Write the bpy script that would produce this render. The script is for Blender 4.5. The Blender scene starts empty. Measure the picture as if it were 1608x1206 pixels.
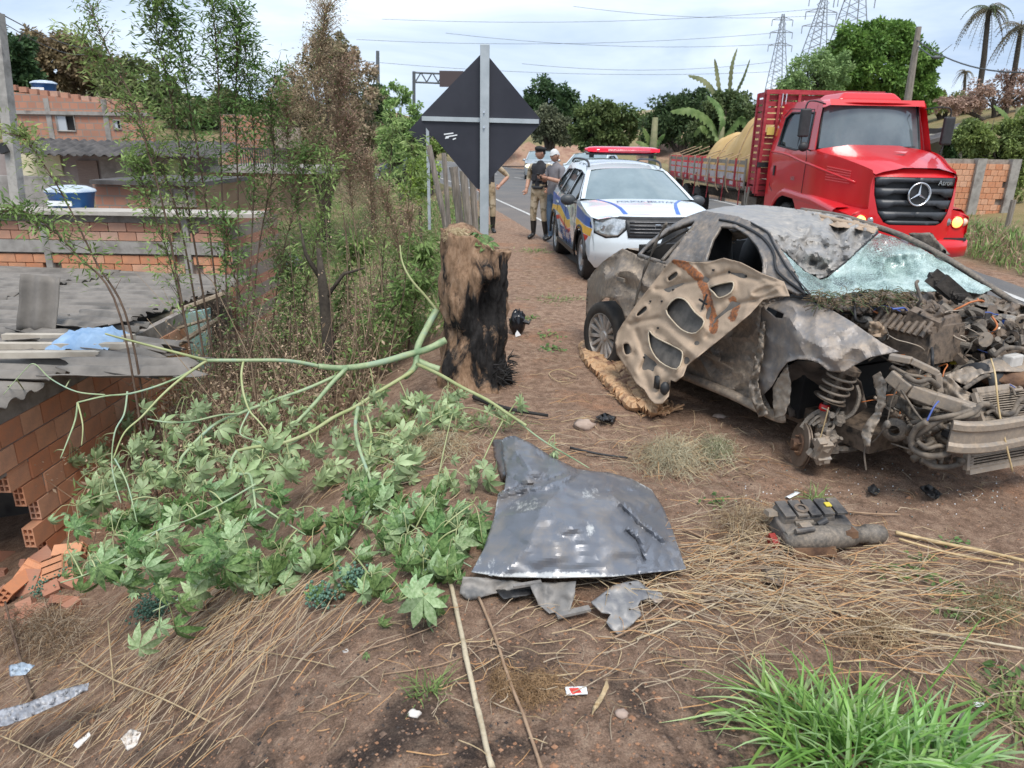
import bpy, math, random
from mathutils import Vector, Matrix, noise
from mathutils.geometry import delaunay_2d_cdt
R=random.Random(7)
PI=math.pi
rad=math.radians
SC=bpy.context.scene
COL=SC.collection
V=Vector
# ---------------- camera ----------------
F=1115.0; PT=rad(18.6); RO=rad(1.0); H=1.87
cd=bpy.data.cameras.new('camera'); cam=bpy.data.objects.new('camera',cd); COL.objects.link(cam)
_r=V((1,0,0)); _u=V((0,math.sin(PT),math.cos(PT))); _f=V((0,math.cos(PT),-math.sin(PT)))
_X=_r*math.cos(RO)+_u*math.sin(RO); _Y=_u*math.cos(RO)-_r*math.sin(RO); _Z=-_f
cam.matrix_world=Matrix(((_X.x,_Y.x,_Z.x,0),(_X.y,_Y.y,_Z.y,0),(_X.z,_Y.z,_Z.z,H),(0,0,0,1)))
cd.sensor_width=36; cd.lens=F/1608*36; cd.clip_end=3000; cd.clip_start=.05
cd.dof.use_dof=True; cd.dof.focus_distance=4.6; cd.dof.aperture_fstop=4.5
SC.camera=cam
# ---------------- sky, sun, exposure ----------------
SUN_EL=rad(60); SUN_AZ=rad(166)   # compass style: 0 = +Y, clockwise
w=bpy.data.worlds.new('World'); SC.world=w; w.use_nodes=True
nt=w.node_tree; nt.nodes.clear()
def N(t,kind,**k):
    n=t.nodes.new(kind)
    for a,b in k.items(): setattr(n,a,b)
    return n
wo=N(nt,'ShaderNodeOutputWorld'); bg=N(nt,'ShaderNodeBackground'); bg.inputs[1].default_value=0.115
sky=N(nt,'ShaderNodeTexSky',sky_type='NISHITA'); sky.sun_disc=False; sky.sun_elevation=SUN_EL; sky.sun_rotation=SUN_AZ
sky.air_density=1.0; sky.dust_density=2.5
tc=N(nt,'ShaderNodeTexCoord'); mp=N(nt,'ShaderNodeMapping'); mp.inputs['Scale'].default_value=(1,1,4.5)
nz=N(nt,'ShaderNodeTexNoise'); nz.inputs['Scale'].default_value=2.2; nz.inputs['Detail'].default_value=7; nz.inputs['Roughness'].default_value=.55
nz.inputs['Distortion'].default_value=.5
nz2=N(nt,'ShaderNodeTexNoise'); nz2.inputs['Scale'].default_value=1.3; nz2.inputs['Detail'].default_value=5
cr1=N(nt,'ShaderNodeValToRGB'); cr1.color_ramp.elements[0].position=.36; cr1.color_ramp.elements[0].color=(2.6,3.35,4.5,1)
cr1.color_ramp.elements[1].position=.66; cr1.color_ramp.elements[1].color=(5.0,5.6,6.3,1)
cr2=N(nt,'ShaderNodeValToRGB'); cr2.color_ramp.elements[0].position=.3; cr2.color_ramp.elements[0].color=(.72,)*3+(1,)
cr2.color_ramp.elements[1].position=.55; cr2.color_ramp.elements[1].color=(.97,)*3+(1,)
mx=N(nt,'ShaderNodeMix',data_type='RGBA')
L=nt.links.new
L(tc.outputs['Generated'],mp.inputs[0]); L(mp.outputs[0],nz.inputs[0]); L(mp.outputs[0],nz2.inputs[0])
L(nz.outputs[0],cr1.inputs[0]); L(nz2.outputs[0],cr2.inputs[0])
L(cr2.outputs[0],mx.inputs[0]); L(sky.outputs[0],mx.inputs[6]); L(cr1.outputs[0],mx.inputs[7])
L(mx.outputs[2],bg.inputs[0]); L(bg.outputs[0],wo.inputs[0])
sd=bpy.data.lights.new('sun','SUN'); sd.energy=1.9; sd.angle=rad(22); sd.color=(1,.95,.88)
sun=bpy.data.objects.new('sun',sd); COL.objects.link(sun)
sv=V((math.sin(SUN_AZ)*math.cos(SUN_EL),math.cos(SUN_AZ)*math.cos(SUN_EL),math.sin(SUN_EL)))
sun.rotation_euler=sv.to_track_quat('Z','Y').to_euler(); sun.location=(0,0,30)
SC.view_settings.view_transform='Standard'; SC.view_settings.look='None'; SC.view_settings.exposure=0.88; SC.view_settings.gamma=1
SC.cycles.use_denoising=True
SC.cycles.max_bounces=6; SC.cycles.transparent_max_bounces=16
# ---------------- pixel -> place helpers ----------------
def ray(px,py):
    a=(px-804)/F; b=-(py-603)/F
    a,b=a*math.cos(RO)-b*math.sin(RO),b*math.cos(RO)+a*math.sin(RO)
    return V((a,math.cos(PT)+b*math.sin(PT),-math.sin(PT)+b*math.cos(PT)))
CAM=V((0,0,H))
def pl(px,py,p0,n):
    d=ray(px,py); return CAM+d*((V(p0)-CAM).dot(n)/d.dot(n))
def gz(px,py,z=0): return pl(px,py,(0,0,z),V((0,0,1)))
def gy(px,py,Y): return pl(px,py,(0,Y,0),V((0,1,0)))
def sm(a,b,x):
    t=max(0,min(1,(x-a)/(b-a))); return t*t*(3-2*t)
def pn(x,y,z=0,s=1): return noise.noise(V((x*s,y*s,z*s)))
# ---------------- materials ----------------
MATS={}
def nm(name):
    m=bpy.data.materials.new(name); m.use_nodes=True
    t=m.node_tree; p=t.nodes['Principled BSDF']; return m,t,p
def S(p,**k):
    for a,b in k.items():
        p.inputs[a.replace('_',' ')].default_value=b
def ramp(t,src,els,out=0):
    r=N(t,'ShaderNodeValToRGB'); e=r.color_ramp.elements
    while len(e)<len(els): e.new(.5)
    for i,(pos,c) in enumerate(els):
        e[i].position=pos; e[i].color=(c if len(c)==4 else tuple(c)+(1,)) if not isinstance(c,(int,float)) else (c,c,c,1)
    t.links.new(src,r.inputs[0]); return r.outputs[0]
def tnoise(t,scale,detail=5,rough=.6,coord='Object',vec=None,dist=0,stretch=None):
    if vec is None:
        c=N(t,'ShaderNodeTexCoord'); vec=c.outputs[coord]
    if stretch:
        m_=N(t,'ShaderNodeMapping'); m_.inputs['Scale'].default_value=stretch; t.links.new(vec,m_.inputs[0]); vec=m_.outputs[0]
    n=N(t,'ShaderNodeTexNoise'); n.inputs['Scale'].default_value=scale; n.inputs['Detail'].default_value=detail
    n.inputs['Roughness'].default_value=rough; n.inputs['Distortion'].default_value=dist
    t.links.new(vec,n.inputs[0]); return n.outputs[0]
def mixc(t,fac,a,b,bt='MIX'):
    m=N(t,'ShaderNodeMix',data_type='RGBA',blend_type=bt)
    for i,x in ((0,fac),(6,a),(7,b)):
        if isinstance(x,(int,float)): m.inputs[i].default_value=x if i==0 else (x,x,x,1)
        elif isinstance(x,tuple): m.inputs[i].default_value=x if len(x)==4 else x+(1,)
        else: t.links.new(x,m.inputs[i])
    return m.outputs[2]
def bump(t,p,h,strength=.4,dist=.02):
    b=N(t,'ShaderNodeBump'); b.inputs['Strength'].default_value=strength; b.inputs['Distance'].default_value=dist
    t.links.new(h,b.inputs['Height']); t.links.new(b.outputs[0],p.inputs['Normal'])
def mk(name,c1,c2=None,scale=6,rough=.6,metal=0,bmp=0,bscale=None,lo=.35,hi=.65,coat=0,spec=.5,coord='Object',c3=None,bdist=.01,stretch=None,emit=None,alpha=1,rnd=0):
    if name in MATS: return MATS[name]
    m,t,p=nm(name); S(p,Base_Color=tuple(c1)+(1,),Roughness=rough,Metallic=metal,Alpha=alpha); S(p,Coat_Weight=coat,Specular_IOR_Level=spec)
    col=None
    if c2 is not None:
        n=tnoise(t,scale,coord=coord,stretch=stretch)
        els=[(lo,tuple(c1)),(hi,tuple(c2))] if c3 is None else [(lo,tuple(c1)),((lo+hi)/2,tuple(c2)),(hi,tuple(c3))]
        col=ramp(t,n,els)
        t.links.new(col,p.inputs['Base Color'])
    if rnd:
        oi=N(t,'ShaderNodeObjectInfo'); hs=N(t,'ShaderNodeHueSaturation')
        mr=N(t,'ShaderNodeMapRange'); mr.inputs[3].default_value=1-rnd; mr.inputs[4].default_value=1+rnd
        t.links.new(oi.outputs['Random'],mr.inputs[0]); t.links.new(mr.outputs[0],hs.inputs['Value'])
        if col is not None: t.links.new(col,hs.inputs['Color'])
        else: hs.inputs['Color'].default_value=tuple(c1)+(1,)
        t.links.new(hs.outputs[0],p.inputs['Base Color'])
    if bmp: bump(t,p,tnoise(t,bscale or scale*4,coord=coord,stretch=stretch),bmp,bdist)
    if emit: S(p,Emission_Color=tuple(emit[:3])+(1,),Emission_Strength=emit[3])
    MATS[name]=m; return m
def leafm(name,c1,c2,scale=3,tr=.35,rough=.55):
    if name in MATS: return MATS[name]
    m,t,p=nm(name); S(p,Roughness=rough,Specular_IOR_Level=.3)
    n=tnoise(t,scale,3)
    g=N(t,'ShaderNodeNewGeometry')
    col=ramp(t,n,[(.35,c1),(.65,c2)])
    hs=N(t,'ShaderNodeHueSaturation'); mr=N(t,'ShaderNodeMapRange'); mr.inputs[3].default_value=.65; mr.inputs[4].default_value=1.4
    oi=N(t,'ShaderNodeObjectInfo'); mo=N(t,'ShaderNodeMapRange'); mo.inputs[3].default_value=.478; mo.inputs[4].default_value=.512; t.links.new(oi.outputs['Random'],mo.inputs[0]); t.links.new(mo.outputs[0],hs.inputs['Hue'])
    t.links.new(g.outputs['Random Per Island'],mr.inputs[0]); t.links.new(mr.outputs[0],hs.inputs['Value']); t.links.new(col,hs.inputs['Color'])
    t.links.new(hs.outputs[0],p.inputs['Base Color'])
    tl=N(t,'ShaderNodeBsdfTranslucent'); t.links.new(hs.outputs[0],tl.inputs[0])
    ms=N(t,'ShaderNodeMixShader'); ms.inputs[0].default_value=tr
    o=t.nodes['Material Output']; t.links.new(p.outputs[0],ms.inputs[1]); t.links.new(tl.outputs[0],ms.inputs[2]); t.links.new(ms.outputs[0],o.inputs[0])
    MATS[name]=m; return m
# ---------------- mesh helpers ----------------
def link(o,parent=None):
    COL.objects.link(o)
    if parent is not None: o.parent=parent
    return o
class MB:
    def __init__(s): s.v=[]; s.f=[]; s.m=[]
    def add(s,vs,fs,mat=0):
        b=len(s.v); s.v.extend([tuple(v) for v in vs])
        for i,f in enumerate(fs):
            s.f.append(tuple(b+j for j in f)); s.m.append(mat if isinstance(mat,int) else mat[i])
    def box(s,c,d,rot=None,mat=0,taper=0):
        hx,hy,hz=d[0]/2,d[1]/2,d[2]/2
        vs=[]
        for z in (-hz,hz):
            k=1-taper if z>0 else 1
            for x,y in ((-hx,-hy),(hx,-hy),(hx,hy),(-hx,hy)): vs.append(V((x*k,y*k,z)))
        if rot is not None:
            M=rot if isinstance(rot,Matrix) else Matrix.Rotation(rot,3,'Z'); vs=[M@v for v in vs]
        c=V(c); s.add([v+c for v in vs],[(3,2,1,0),(4,5,6,7),(0,1,5,4),(1,2,6,5),(2,3,7,6),(3,0,4,7)],mat)
    def bar(s,a,b,w,h,up=V((0,0,1)),mat=0):
        a=V(a); b=V(b); d=(b-a).normalized(); x=d.cross(up)
        if x.length<1e-4: x=d.cross(V((1,0,0)))
        x.normalize(); z=x.cross(d).normalized()
        q=[a+x*(sx*w/2)+z*(sz*h/2) for sx,sz in ((-1,-1),(1,-1),(1,1),(-1,1))]
        s.add(q+[p+(b-a) for p in q],[(0,1,2,3),(7,6,5,4),(0,4,5,1),(1,5,6,2),(2,6,7,3),(3,7,4,0)],mat)
    def tube(s,pts,r,n=6,mat=0,cap=True):
        pts=[V(p) for p in pts]; k=len(pts)
        rs=r if isinstance(r,(list,tuple)) else [r]*k
        d=(pts[1]-pts[0]).normalized(); up=V((0,0,1)) if abs(d.z)<.9 else V((1,0,0))
        x=d.cross(up).normalized(); vs=[]
        for i in range(k):
            if 0<i<k-1: d=(pts[i+1]-pts[i-1])
            elif i: d=pts[i]-pts[i-1]
            else: d=pts[1]-pts[0]
            if d.length<1e-7: d=V((0,0,1))
            d=d.normalized(); x=(x-d*x.dot(d))
            if x.length<1e-5: x=d.orthogonal()
            x.normalize(); y=d.cross(x)
            for j in range(n):
                a=2*PI*j/n; vs.append(pts[i]+(x*math.cos(a)+y*math.sin(a))*rs[i])
        fs=[(i*n+j,i*n+(j+1)%n,(i+1)*n+(j+1)%n,(i+1)*n+j) for i in range(k-1) for j in range(n)]
        if cap: fs.append(tuple(range(n-1,-1,-1))); fs.append(tuple((k-1)*n+j for j in range(n)))
        s.add(vs,fs,mat)
    def cyl(s,a,b,r,n=16,mat=0,r2=None): s.tube([a,b],[r,r if r2 is None else r2],n,mat)
    def lathe(s,prof,c,axis=V((0,0,1)),n=24,mat=0,closed=False):
        ax=V(axis).normalized(); x=ax.orthogonal().normalized(); y=ax.cross(x); c=V(c); vs=[]
        for r,h in prof:
            for j in range(n):
                a=2*PI*j/n; vs.append(c+ax*h+(x*math.cos(a)+y*math.sin(a))*r)
        k=len(prof); fs=[(i*n+j,i*n+(j+1)%n,(i+1)*n+(j+1)%n,(i+1)*n+j) for i in range(k-1) for j in range(n)]
        if closed: fs+=[((k-1)*n+j,(k-1)*n+(j+1)%n,(j+1)%n,j) for j in range(n)]
        s.add(vs,fs,mat)
    def ball(s,c,r,n=8,mat=0,nz=0,seed=0):
        c=V(c); rr=V(r) if not isinstance(r,(int,float)) else V((r,r,r)); vs=[]; m_=n//2+1
        for i in range(m_+1):
            th=PI*i/m_
            for j in range(n):
                a=2*PI*j/n; d=V((math.sin(th)*math.cos(a),math.sin(th)*math.sin(a),math.cos(th)))
                k=1+nz*noise.noise(d*1.7+V((seed,seed*.7,0))) if nz else 1
                vs.append(c+V((d.x*rr.x,d.y*rr.y,d.z*rr.z))*k)
        s.add(vs,[(i*n+j,(i+1)*n+j,(i+1)*n+(j+1)%n,i*n+(j+1)%n) for i in range(m_) for j in range(n)],mat)
    def prism(s,poly,mapf,depth,mat=0):
        """poly 2D, mapf(x,y,d)->3D; closed slab between d=0 and d=depth"""
        n=len(poly); vs=[mapf(x,y,0) for x,y in poly]+[mapf(x,y,depth) for x,y in poly]
        s.add(vs,[tuple(range(n)),tuple(range(2*n-1,n-1,-1))]+[(i,i+n,(i+1)%n+n,(i+1)%n) for i in range(n)],mat)
    def grid(s,rows,mat=0):
        k=len(rows[0]); vs=[p for r_ in rows for p in r_]
        s.add(vs,[(i*k+j,i*k+j+1,(i+1)*k+j+1,(i+1)*k+j) for i in range(len(rows)-1) for j in range(k-1)],mat)
    def leaf(s,p,d,L_,W_,nrm=None,mat=0,droop=.0):
        d=d.normalized(); sx=d.cross(nrm if nrm is not None else V((0,0,1)))
        if sx.length<1e-3: sx=V((1,0,0))
        sx.normalize(); q=p+d*L_*.5+V((0,0,-droop*L_*.2)); e=p+d*L_+V((0,0,-droop*L_))
        s.add([p,q+sx*W_/2,e,q-sx*W_/2],[(0,1,2,3)],mat)
    def mesh(s,name,mats,smooth=False):
        me=bpy.data.meshes.new(name); me.from_pydata(s.v,[],s.f)
        for m in (mats if isinstance(mats,(list,tuple)) else [mats]): me.materials.append(m)
        if any(s.m): me.polygons.foreach_set('material_index',s.m)
        if smooth: me.polygons.foreach_set('use_smooth',[True]*len(me.polygons))
        me.update(); return me
    def build(s,name,mats,parent=None,smooth=False,loc=None,tri=None):
        o=bpy.data.objects.new(name,s.mesh(name,mats,smooth)); link(o,parent)
        if loc is not None: o.location=loc
        return o
def tag(o,label,cat,group=None):
    o['label']=label; o['category']=cat
    if group: o['group']=group
    return o
def thing(name,label,cat,loc=(0,0,0),rz=0,group=None):
    o=bpy.data.objects.new(name,None); link(o); o.location=loc; o.rotation_euler=(0,0,rz); o.empty_display_size=.1
    return tag(o,label,cat,group)
def struct(o): o['kind']='structure'; return o
def stuff(o): o['kind']='stuff'; return o
def explode(name):
    """every loose piece of the meshes with this name becomes an object of its own"""
    for o in [x for x in bpy.data.objects if x.type=='MESH' and x.name.split('.')[0]==name]:
        me=o.data; n=len(me.vertices); pr=list(range(n))
        def fd(a):
            while pr[a]!=a: pr[a]=pr[pr[a]]; a=pr[a]
            return a
        for e in me.edges:
            a,b=fd(e.vertices[0]),fd(e.vertices[1])
            if a!=b: pr[a]=b
        gr={}
        for p_ in me.polygons: gr.setdefault(fd(p_.vertices[0]),[]).append(p_)
        if len(gr)<2: continue
        first=True
        for ps in gr.values():
            mp={}; vs=[]; fs=[]
            for p_ in ps:
                for v in p_.vertices:
                    if v not in mp: mp[v]=len(vs); vs.append(tuple(me.vertices[v].co))
                fs.append([mp[v] for v in p_.vertices])
            m2=bpy.data.meshes.new(name); m2.from_pydata(vs,[],fs)
            for m in me.materials: m2.materials.append(m)
            m2.polygons.foreach_set('material_index',[p_.material_index for p_ in ps]); m2.polygons.foreach_set('use_smooth',[p_.use_smooth for p_ in ps])
            if first: o2=o; o.data=m2; first=False
            else: o2=o.copy(); o2.data=m2; COL.objects.link(o2)
def copytree(o,parent=None):
    c=o.copy(); link(c); 
    if parent is not None: c.parent=parent
    for ch in list(o.children): copytree(ch,c)
    return c
def smoothmod(o,bev=0,solid=0,sub=0,auto=None,off=-1):
    if solid: m=o.modifiers.new('s','SOLIDIFY'); m.thickness=solid; m.offset=off
    if bev: m=o.modifiers.new('b','BEVEL'); m.width=bev; m.segments=2; m.limit_method='ANGLE'
    if sub: m=o.modifiers.new('u','SUBSURF'); m.levels=sub; m.render_levels=sub
    return o
def pip(x,y,poly):
    c=False; j=len(poly)-1
    for i in range(len(poly)):
        xi,yi=poly[i]; xj,yj=poly[j]
        if (yi>y)!=(yj>y) and x<(xj-xi)*(y-yi)/(yj-yi)+xi: c=not c
        j=i
    return c
def dens(poly,step,closed=True):
    out=[]; n=len(poly)
    for i in range(n if closed else n-1):
        a=poly[i]; b=poly[(i+1)%n]; k=max(1,int(math.hypot(b[0]-a[0],b[1]-a[1])/step+.5))
        for j in range(k): out.append((a[0]+(b[0]-a[0])*j/k,a[1]+(b[1]-a[1])*j/k))
    if not closed: out.append(poly[-1])
    return out
def crv(pts,n=5,closed=False):
    P=[V(p) if len(p)==3 else V((p[0],p[1],0)) for p in pts]; k=len(P); out=[]
    rng=range(k if closed else k-1)
    for i in rng:
        if closed: a,b,c,d=P[i-1],P[i],P[(i+1)%k],P[(i+2)%k]
        else: a,b,c,d=P[max(i-1,0)],P[i],P[i+1],P[min(i+2,k-1)]
        for j in range(n):
            t=j/n; out.append(.5*((2*b)+(c-a)*t+(2*a-5*b+4*c-d)*t*t+(3*b-a-3*c+d)*t**3))
    if not closed: out.append(P[-1])
    if len(pts[0])==2: return [(p.x,p.y) for p in out]
    return out
def sheet(name,outline,mapf,mats,holes=(),regions=(),step=5,parent=None,smooth=True,solid=0,rag=0,off=-1,mesh_only=False,lines=(),sharp=0):
    """flat CDT triangulation of a 2D outline with holes, mapped into space by mapf(x,y)"""
    ol=dens(outline,step); 
    if rag: ol=[(x+R.uniform(-rag,rag),y+R.uniform(-rag,rag)) for x,y in ol]
    pts=[]; edges=[]
    def loop(l,closed=True):
        b=len(pts); pts.extend(l); n=len(l)
        for i in range(n if closed else n-1): edges.append((b+i,b+(i+1)%n))
    loop(ol)
    hs=[dens(h,step*.7) for h in holes]; rg=[(dens(r_,step),mi) for r_,mi in regions]
    for h in hs: loop(h)
    for r_,mi in rg: loop(r_)
    for l in lines: loop(dens(l,step,False),False)
    nb=len(pts)
    x0=min(p[0] for p in ol); x1=max(p[0] for p in ol); y0=min(p[1] for p in ol); y1=max(p[1] for p in ol)
    ny=int((y1-y0)/(step*.87))+1; nx=int((x1-x0)/step)+1
    bd=list(pts); cell={}
    for p in bd: cell.setdefault((int(p[0]//step),int(p[1]//step)),[]).append(p)
    for j in range(ny+1):
        for i in range(nx+1):
            x=x0+(i+.5*(j%2))*step; y=y0+j*step*.87
            if not pip(x,y,ol): continue
            if any(pip(x,y,h) for h in hs): continue
            near=False
            for a in (-1,0,1):
                for b in (-1,0,1):
                    for q in cell.get((int(x//step)+a,int(y//step)+b),()):
                        if (q[0]-x)**2+(q[1]-y)**2<(step*.45)**2: near=True
            if not near: pts.append((x+R.uniform(-.12,.12)*step,y+R.uniform(-.12,.12)*step))
    vo,eo,fo,_,_,_=delaunay_2d_cdt([V(p) for p in pts],edges,[],0,1e-6)
    vs=[mapf(p.x,p.y) for p in vo]; fs=[]; mi_=[]
    for f in fo:
        cx=sum(vo[i].x for i in f)/len(f); cy=sum(vo[i].y for i in f)/len(f)
        if not pip(cx,cy,ol) or any(pip(cx,cy,h) for h in hs): continue
        mi=0
        for r_,k in rg:
            if pip(cx,cy,r_): mi=k
        fs.append(tuple(f)); mi_.append(mi)
    mb=MB(); mb.v=[tuple(v) for v in vs]; mb.f=fs; mb.m=mi_
    if mesh_only: return mb
    o=mb.build(name,mats,parent,smooth)
    if sharp: o.data.set_sharp_from_angle(angle=rad(sharp))
    if solid: smoothmod(o,solid=solid,off=off)
    return o
def textmesh(txt,size,extr=.002,bold=False,space=1.0):
    c=bpy.data.curves.new('t','FONT'); c.body=txt; c.size=size; c.extrude=extr; c.align_x='CENTER'; c.align_y='CENTER'; c.space_character=space
    if bold: c.offset=size*.02
    o=bpy.data.objects.new('t',c); COL.objects.link(o)
    dg=bpy.context.evaluated_depsgraph_get(); me=bpy.data.meshes.new_from_object(o.evaluated_get(dg))
    bpy.data.objects.remove(o); return me
def put_text(name,txt,size,mat,parent,M,bold=False,extr=.002,mapf=None,space=1.0):
    me=textmesh(txt,size,extr,bold,space); me.materials.clear(); me.materials.append(mat)
    if mapf:
        for v in me.vertices: v.co=mapf(v.co.x,v.co.y,v.co.z)
    o=bpy.data.objects.new(name,me); link(o,parent)
    if M is not None: o.matrix_local=M
    return o
# common materials
BLACK=mk('black_plastic',(.015,.015,.016),(.03,.03,.032),9,.55)
RUB=mk('tyre_rubber',(.018,.017,.016),(.05,.042,.035),8,.85,bmp=.3,bscale=60)
CHROME=mk('bright_metal',(.75,.75,.76),rough=.25,metal=1)
GALV=mk('galvanised_steel',(.36,.40,.42),(.46,.5,.52),5,.5,metal=.3)
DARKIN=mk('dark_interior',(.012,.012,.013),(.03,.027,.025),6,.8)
CONC=mk('concrete',(.22,.21,.19),(.38,.36,.33),4,.9,bmp=.4,bscale=30,c3=(.15,.14,.13),lo=.3,hi=.75)
WHITE=mk('white_paint',(.74,.77,.79),(.80,.81,.82),3,.35,coat=.4)
WOODG=mk('weathered_wood',(.20,.17,.13),(.34,.30,.25),7,.85,bmp=.5,bscale=20,stretch=(4,4,.6))
# ================= terrain =================
REDGE_L=[(9,-3),(7.0,0),(5.2,3),(3.7,5.5),(2.35,7.6),(1.45,9.5),(.95,12),(.5,15.5),(-.45,21),(-2.6,32),(-7,50),(-15,75),(-30,110)]
REDGE_R=[(14,-3),(9.5,0),(7.4,3),(7.3,6),(7.6,9),(8.1,12.2),(8.9,17),(9.0,22),(8.6,30),(5.8,44),(-1,66),(-12,96)]
def ex(E,y):
    if y<=E[0][1]: return E[0][0]
    for (a,b),(c,d) in zip(E,E[1:]):
        if y<=d: return a+(c-a)*(y-b)/(d-b)
    return E[-1][0]
def crest(y):
    a=-0.95-.12*sm(4,8,y)+.075*math.sin(y*.9)
    return a if y<13 else a*(1-sm(13,22,y))+(ex(REDGE_L,y)-1.3)*sm(13,22,y)
def hbase(x,y):
    z=-.15*sm(2.8,4.6,x-.0)*(1-sm(30,60,y))
    c=crest(y); d=c-x
    if d>-.6:
        dd=max(0,d+.6); q=(math.sqrt(dd*dd+.35)-.59)*.66
        fl=2.55-1.0*sm(14,40,y)
        q=fl*(1-math.exp(-q/fl*1.15)) if q>0 else 0
        z-=q*(1-sm(40,90,y)*.6)
        z+=.7*math.exp(-((x+3.15)**2/.7+(y-6.9)**2/1.2))
        # hillside with the houses climbs away
        z+=4.6*sm(20,46,y)*sm(2,10,d)+3*sm(40,110,y)*sm(4,14,d)
    e=x-(11.5+.05*y)
    if e>0: z+=5.5*sm(2,26,e)*sm(12,30,y)
    z+=.25*sm(9.2,10.4,x)*(1-sm(10.6,12,x))
    return z
def hgt(x,y):
    z=hbase(x,y)
    k=1-sm(9,16,y)
    z+=(.028*pn(x,y,0,1.6)+.016*pn(x,y,3,4.5)+.010*pn(x,y,5,11))*(k*.9+.1)
    rt=roadmask(x,y)
    if rt>0: z=z*(1-rt)+(hbase(x,y)-.05)*rt
    return z
def roadmask(x,y):
    a=ex(REDGE_L,y); b=ex(REDGE_R,y)
    return sm(a,a+.25,x)*(1-sm(b+.1,b+.4,x))
def axis(segs):
    out=[segs[0][0]]
    for a,b,s_ in segs:
        n=max(1,int((b-a)/s_)); out+=[a+(b-a)*i/n for i in range(1,n+1)]
    return out
gx=axis([(-420,-60,30),(-60,-16,2),(-16,-5,.3),(-5,-2.4,.06),(-2.4,3.2,.032),(3.2,6,.08),(6,14,.35),(14,60,2),(60,420,30)])
gyy=axis([(-12,0,1.5),(0,1.0,.2),(1.0,4.6,.034),(4.6,7.5,.05),(7.5,14,.12),(14,40,.7),(40,120,3),(120,600,40)])
def gzz(x,y):
    z=hgt(x,y)
    if 1<y<7.5 and -3<x<3.6:   # clods and crumbs near the viewer
        k=max(0,pn(x,y,9,2.2)+.25)
        z+=k*(.010*pn(x,y,1,28)+.007*pn(x,y,2,55))+.012*max(0,pn(x,y,7,17)-.25)
    if y>120 : z+= 9*sm(120,260,y)*(.6+.5*pn(x,y,0,.008))*(sm(-400,-60,x) if x<-60 else 1)
    return z
mb=MB(); mb.grid([[V((x,y,gzz(x,y))) for x in gx] for y in gyy])
# soil material: brown loam, orange clay, charred patches; grass colours further off
m,t,p=nm('soil'); S(p,Roughness=.95,Specular_IOR_Level=.15)
c=N(t,'ShaderNodeTexCoord'); ob=c.outputs['Object']
n1=tnoise(t,1.1,6,.65,vec=ob); n2=tnoise(t,11,12,.78,vec=ob); n3=tnoise(t,.55,4,.6,vec=ob); n4=tnoise(t,90,6,.8,vec=ob)
def mrange(src,a0,a1,b0=0,b1=1):
    q=N(t,'ShaderNodeMapRange',clamp=True); t.links.new(src,q.inputs[0])
    for i,vv in enumerate((a0,a1,b0,b1)): q.inputs[i+1].default_value=vv
    return q.outputs[0]
def mul(a_,b_,op='MULTIPLY'):
    q=N(t,'ShaderNodeMath',operation=op)
    for i,x in enumerate((a_,b_)):
        if isinstance(x,(int,float)): q.inputs[i].default_value=x
        else: t.links.new(x,q.inputs[i])
    return q.outputs[0]
brown=ramp(t,n2,[(.32,(.12,.076,.053)),(.5,(.27,.176,.124)),(.68,(.42,.30,.215))])
clay=ramp(t,n2,[(.3,(.25,.105,.05)),(.7,(.40,.20,.11))])
a=mixc(t,mul(ramp(t,n1,[(.54,0),(.70,.75)]),ramp(t,n2,[(.4,.3),(.55,1)])),brown,clay)
char=ramp(t,tnoise(t,2.1,7,.72,vec=ob,dist=.4),[(.47,0),(.58,.85)])
sep=N(t,'ShaderNodeSeparateXYZ'); t.links.new(ob,sep.inputs[0])
near=mul(mrange(sep.outputs['Y'],3.0,1.8),mrange(sep.outputs['X'],1.7,.7))
a=mixc(t,mul(char,near),a,(.022,.020,.021))
a=mixc(t,ramp(t,n4,[(.62,0),(.72,.55)]),a,(.36,.27,.20))
gr=ramp(t,tnoise(t,.8,6,.7,vec=ob),[(.35,(.06,.075,.028)),(.5,(.13,.11,.055)),(.66,(.25,.18,.11))])
far=mrange(sep.outputs['Y'],15,22)
lft=mrange(sep.outputs['X'],-1.0,-1.9); rgt=mrange(sep.outputs['X'],8.6,9.6)
gm=mul(far,mul(lft,1.0)); a=mixc(t,gm,a,gr); a=mixc(t,mul(rgt,.9),a,gr)
dry=ramp(t,tnoise(t,.25,6,.7,vec=ob),[(.35,(.30,.22,.12)),(.65,(.14,.14,.055))])
a=mixc(t,mul(mrange(sep.outputs['X'],12.5,16),1.0),a,dry); a=mixc(t,mrange(sep.outputs['Y'],90,130),a,dry)
a=mixc(t,1.0,a,ramp(t,tnoise(t,130,9,.8,vec=ob),[(.36,.5),(.5,1.0),(.66,1.6)]),'MULTIPLY')
t.links.new(a,p.inputs['Base Color'])
bump(t,p,mixc(t,.5,tnoise(t,60,8,.8,vec=ob),tnoise(t,14,8,.75,vec=ob)),1.0,.03)
GROUND=struct(mb.build('ground',m,smooth=True))
def gnd(px,py):
    """where a pixel's ray meets the terrain"""
    d=ray(px,py); tt=1.2; last=tt
    for _ in range(900):
        q=CAM+d*tt
        if q.z<hgt(q.x,q.y): break
        last=tt; tt+=.04 if tt<12 else .25
    lo,hi=last,tt
    for _ in range(14):
        mid=(lo+hi)/2; q=CAM+d*mid
        if q.z<hgt(q.x,q.y): hi=mid
        else: lo=mid
    return CAM+d*hi
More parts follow.
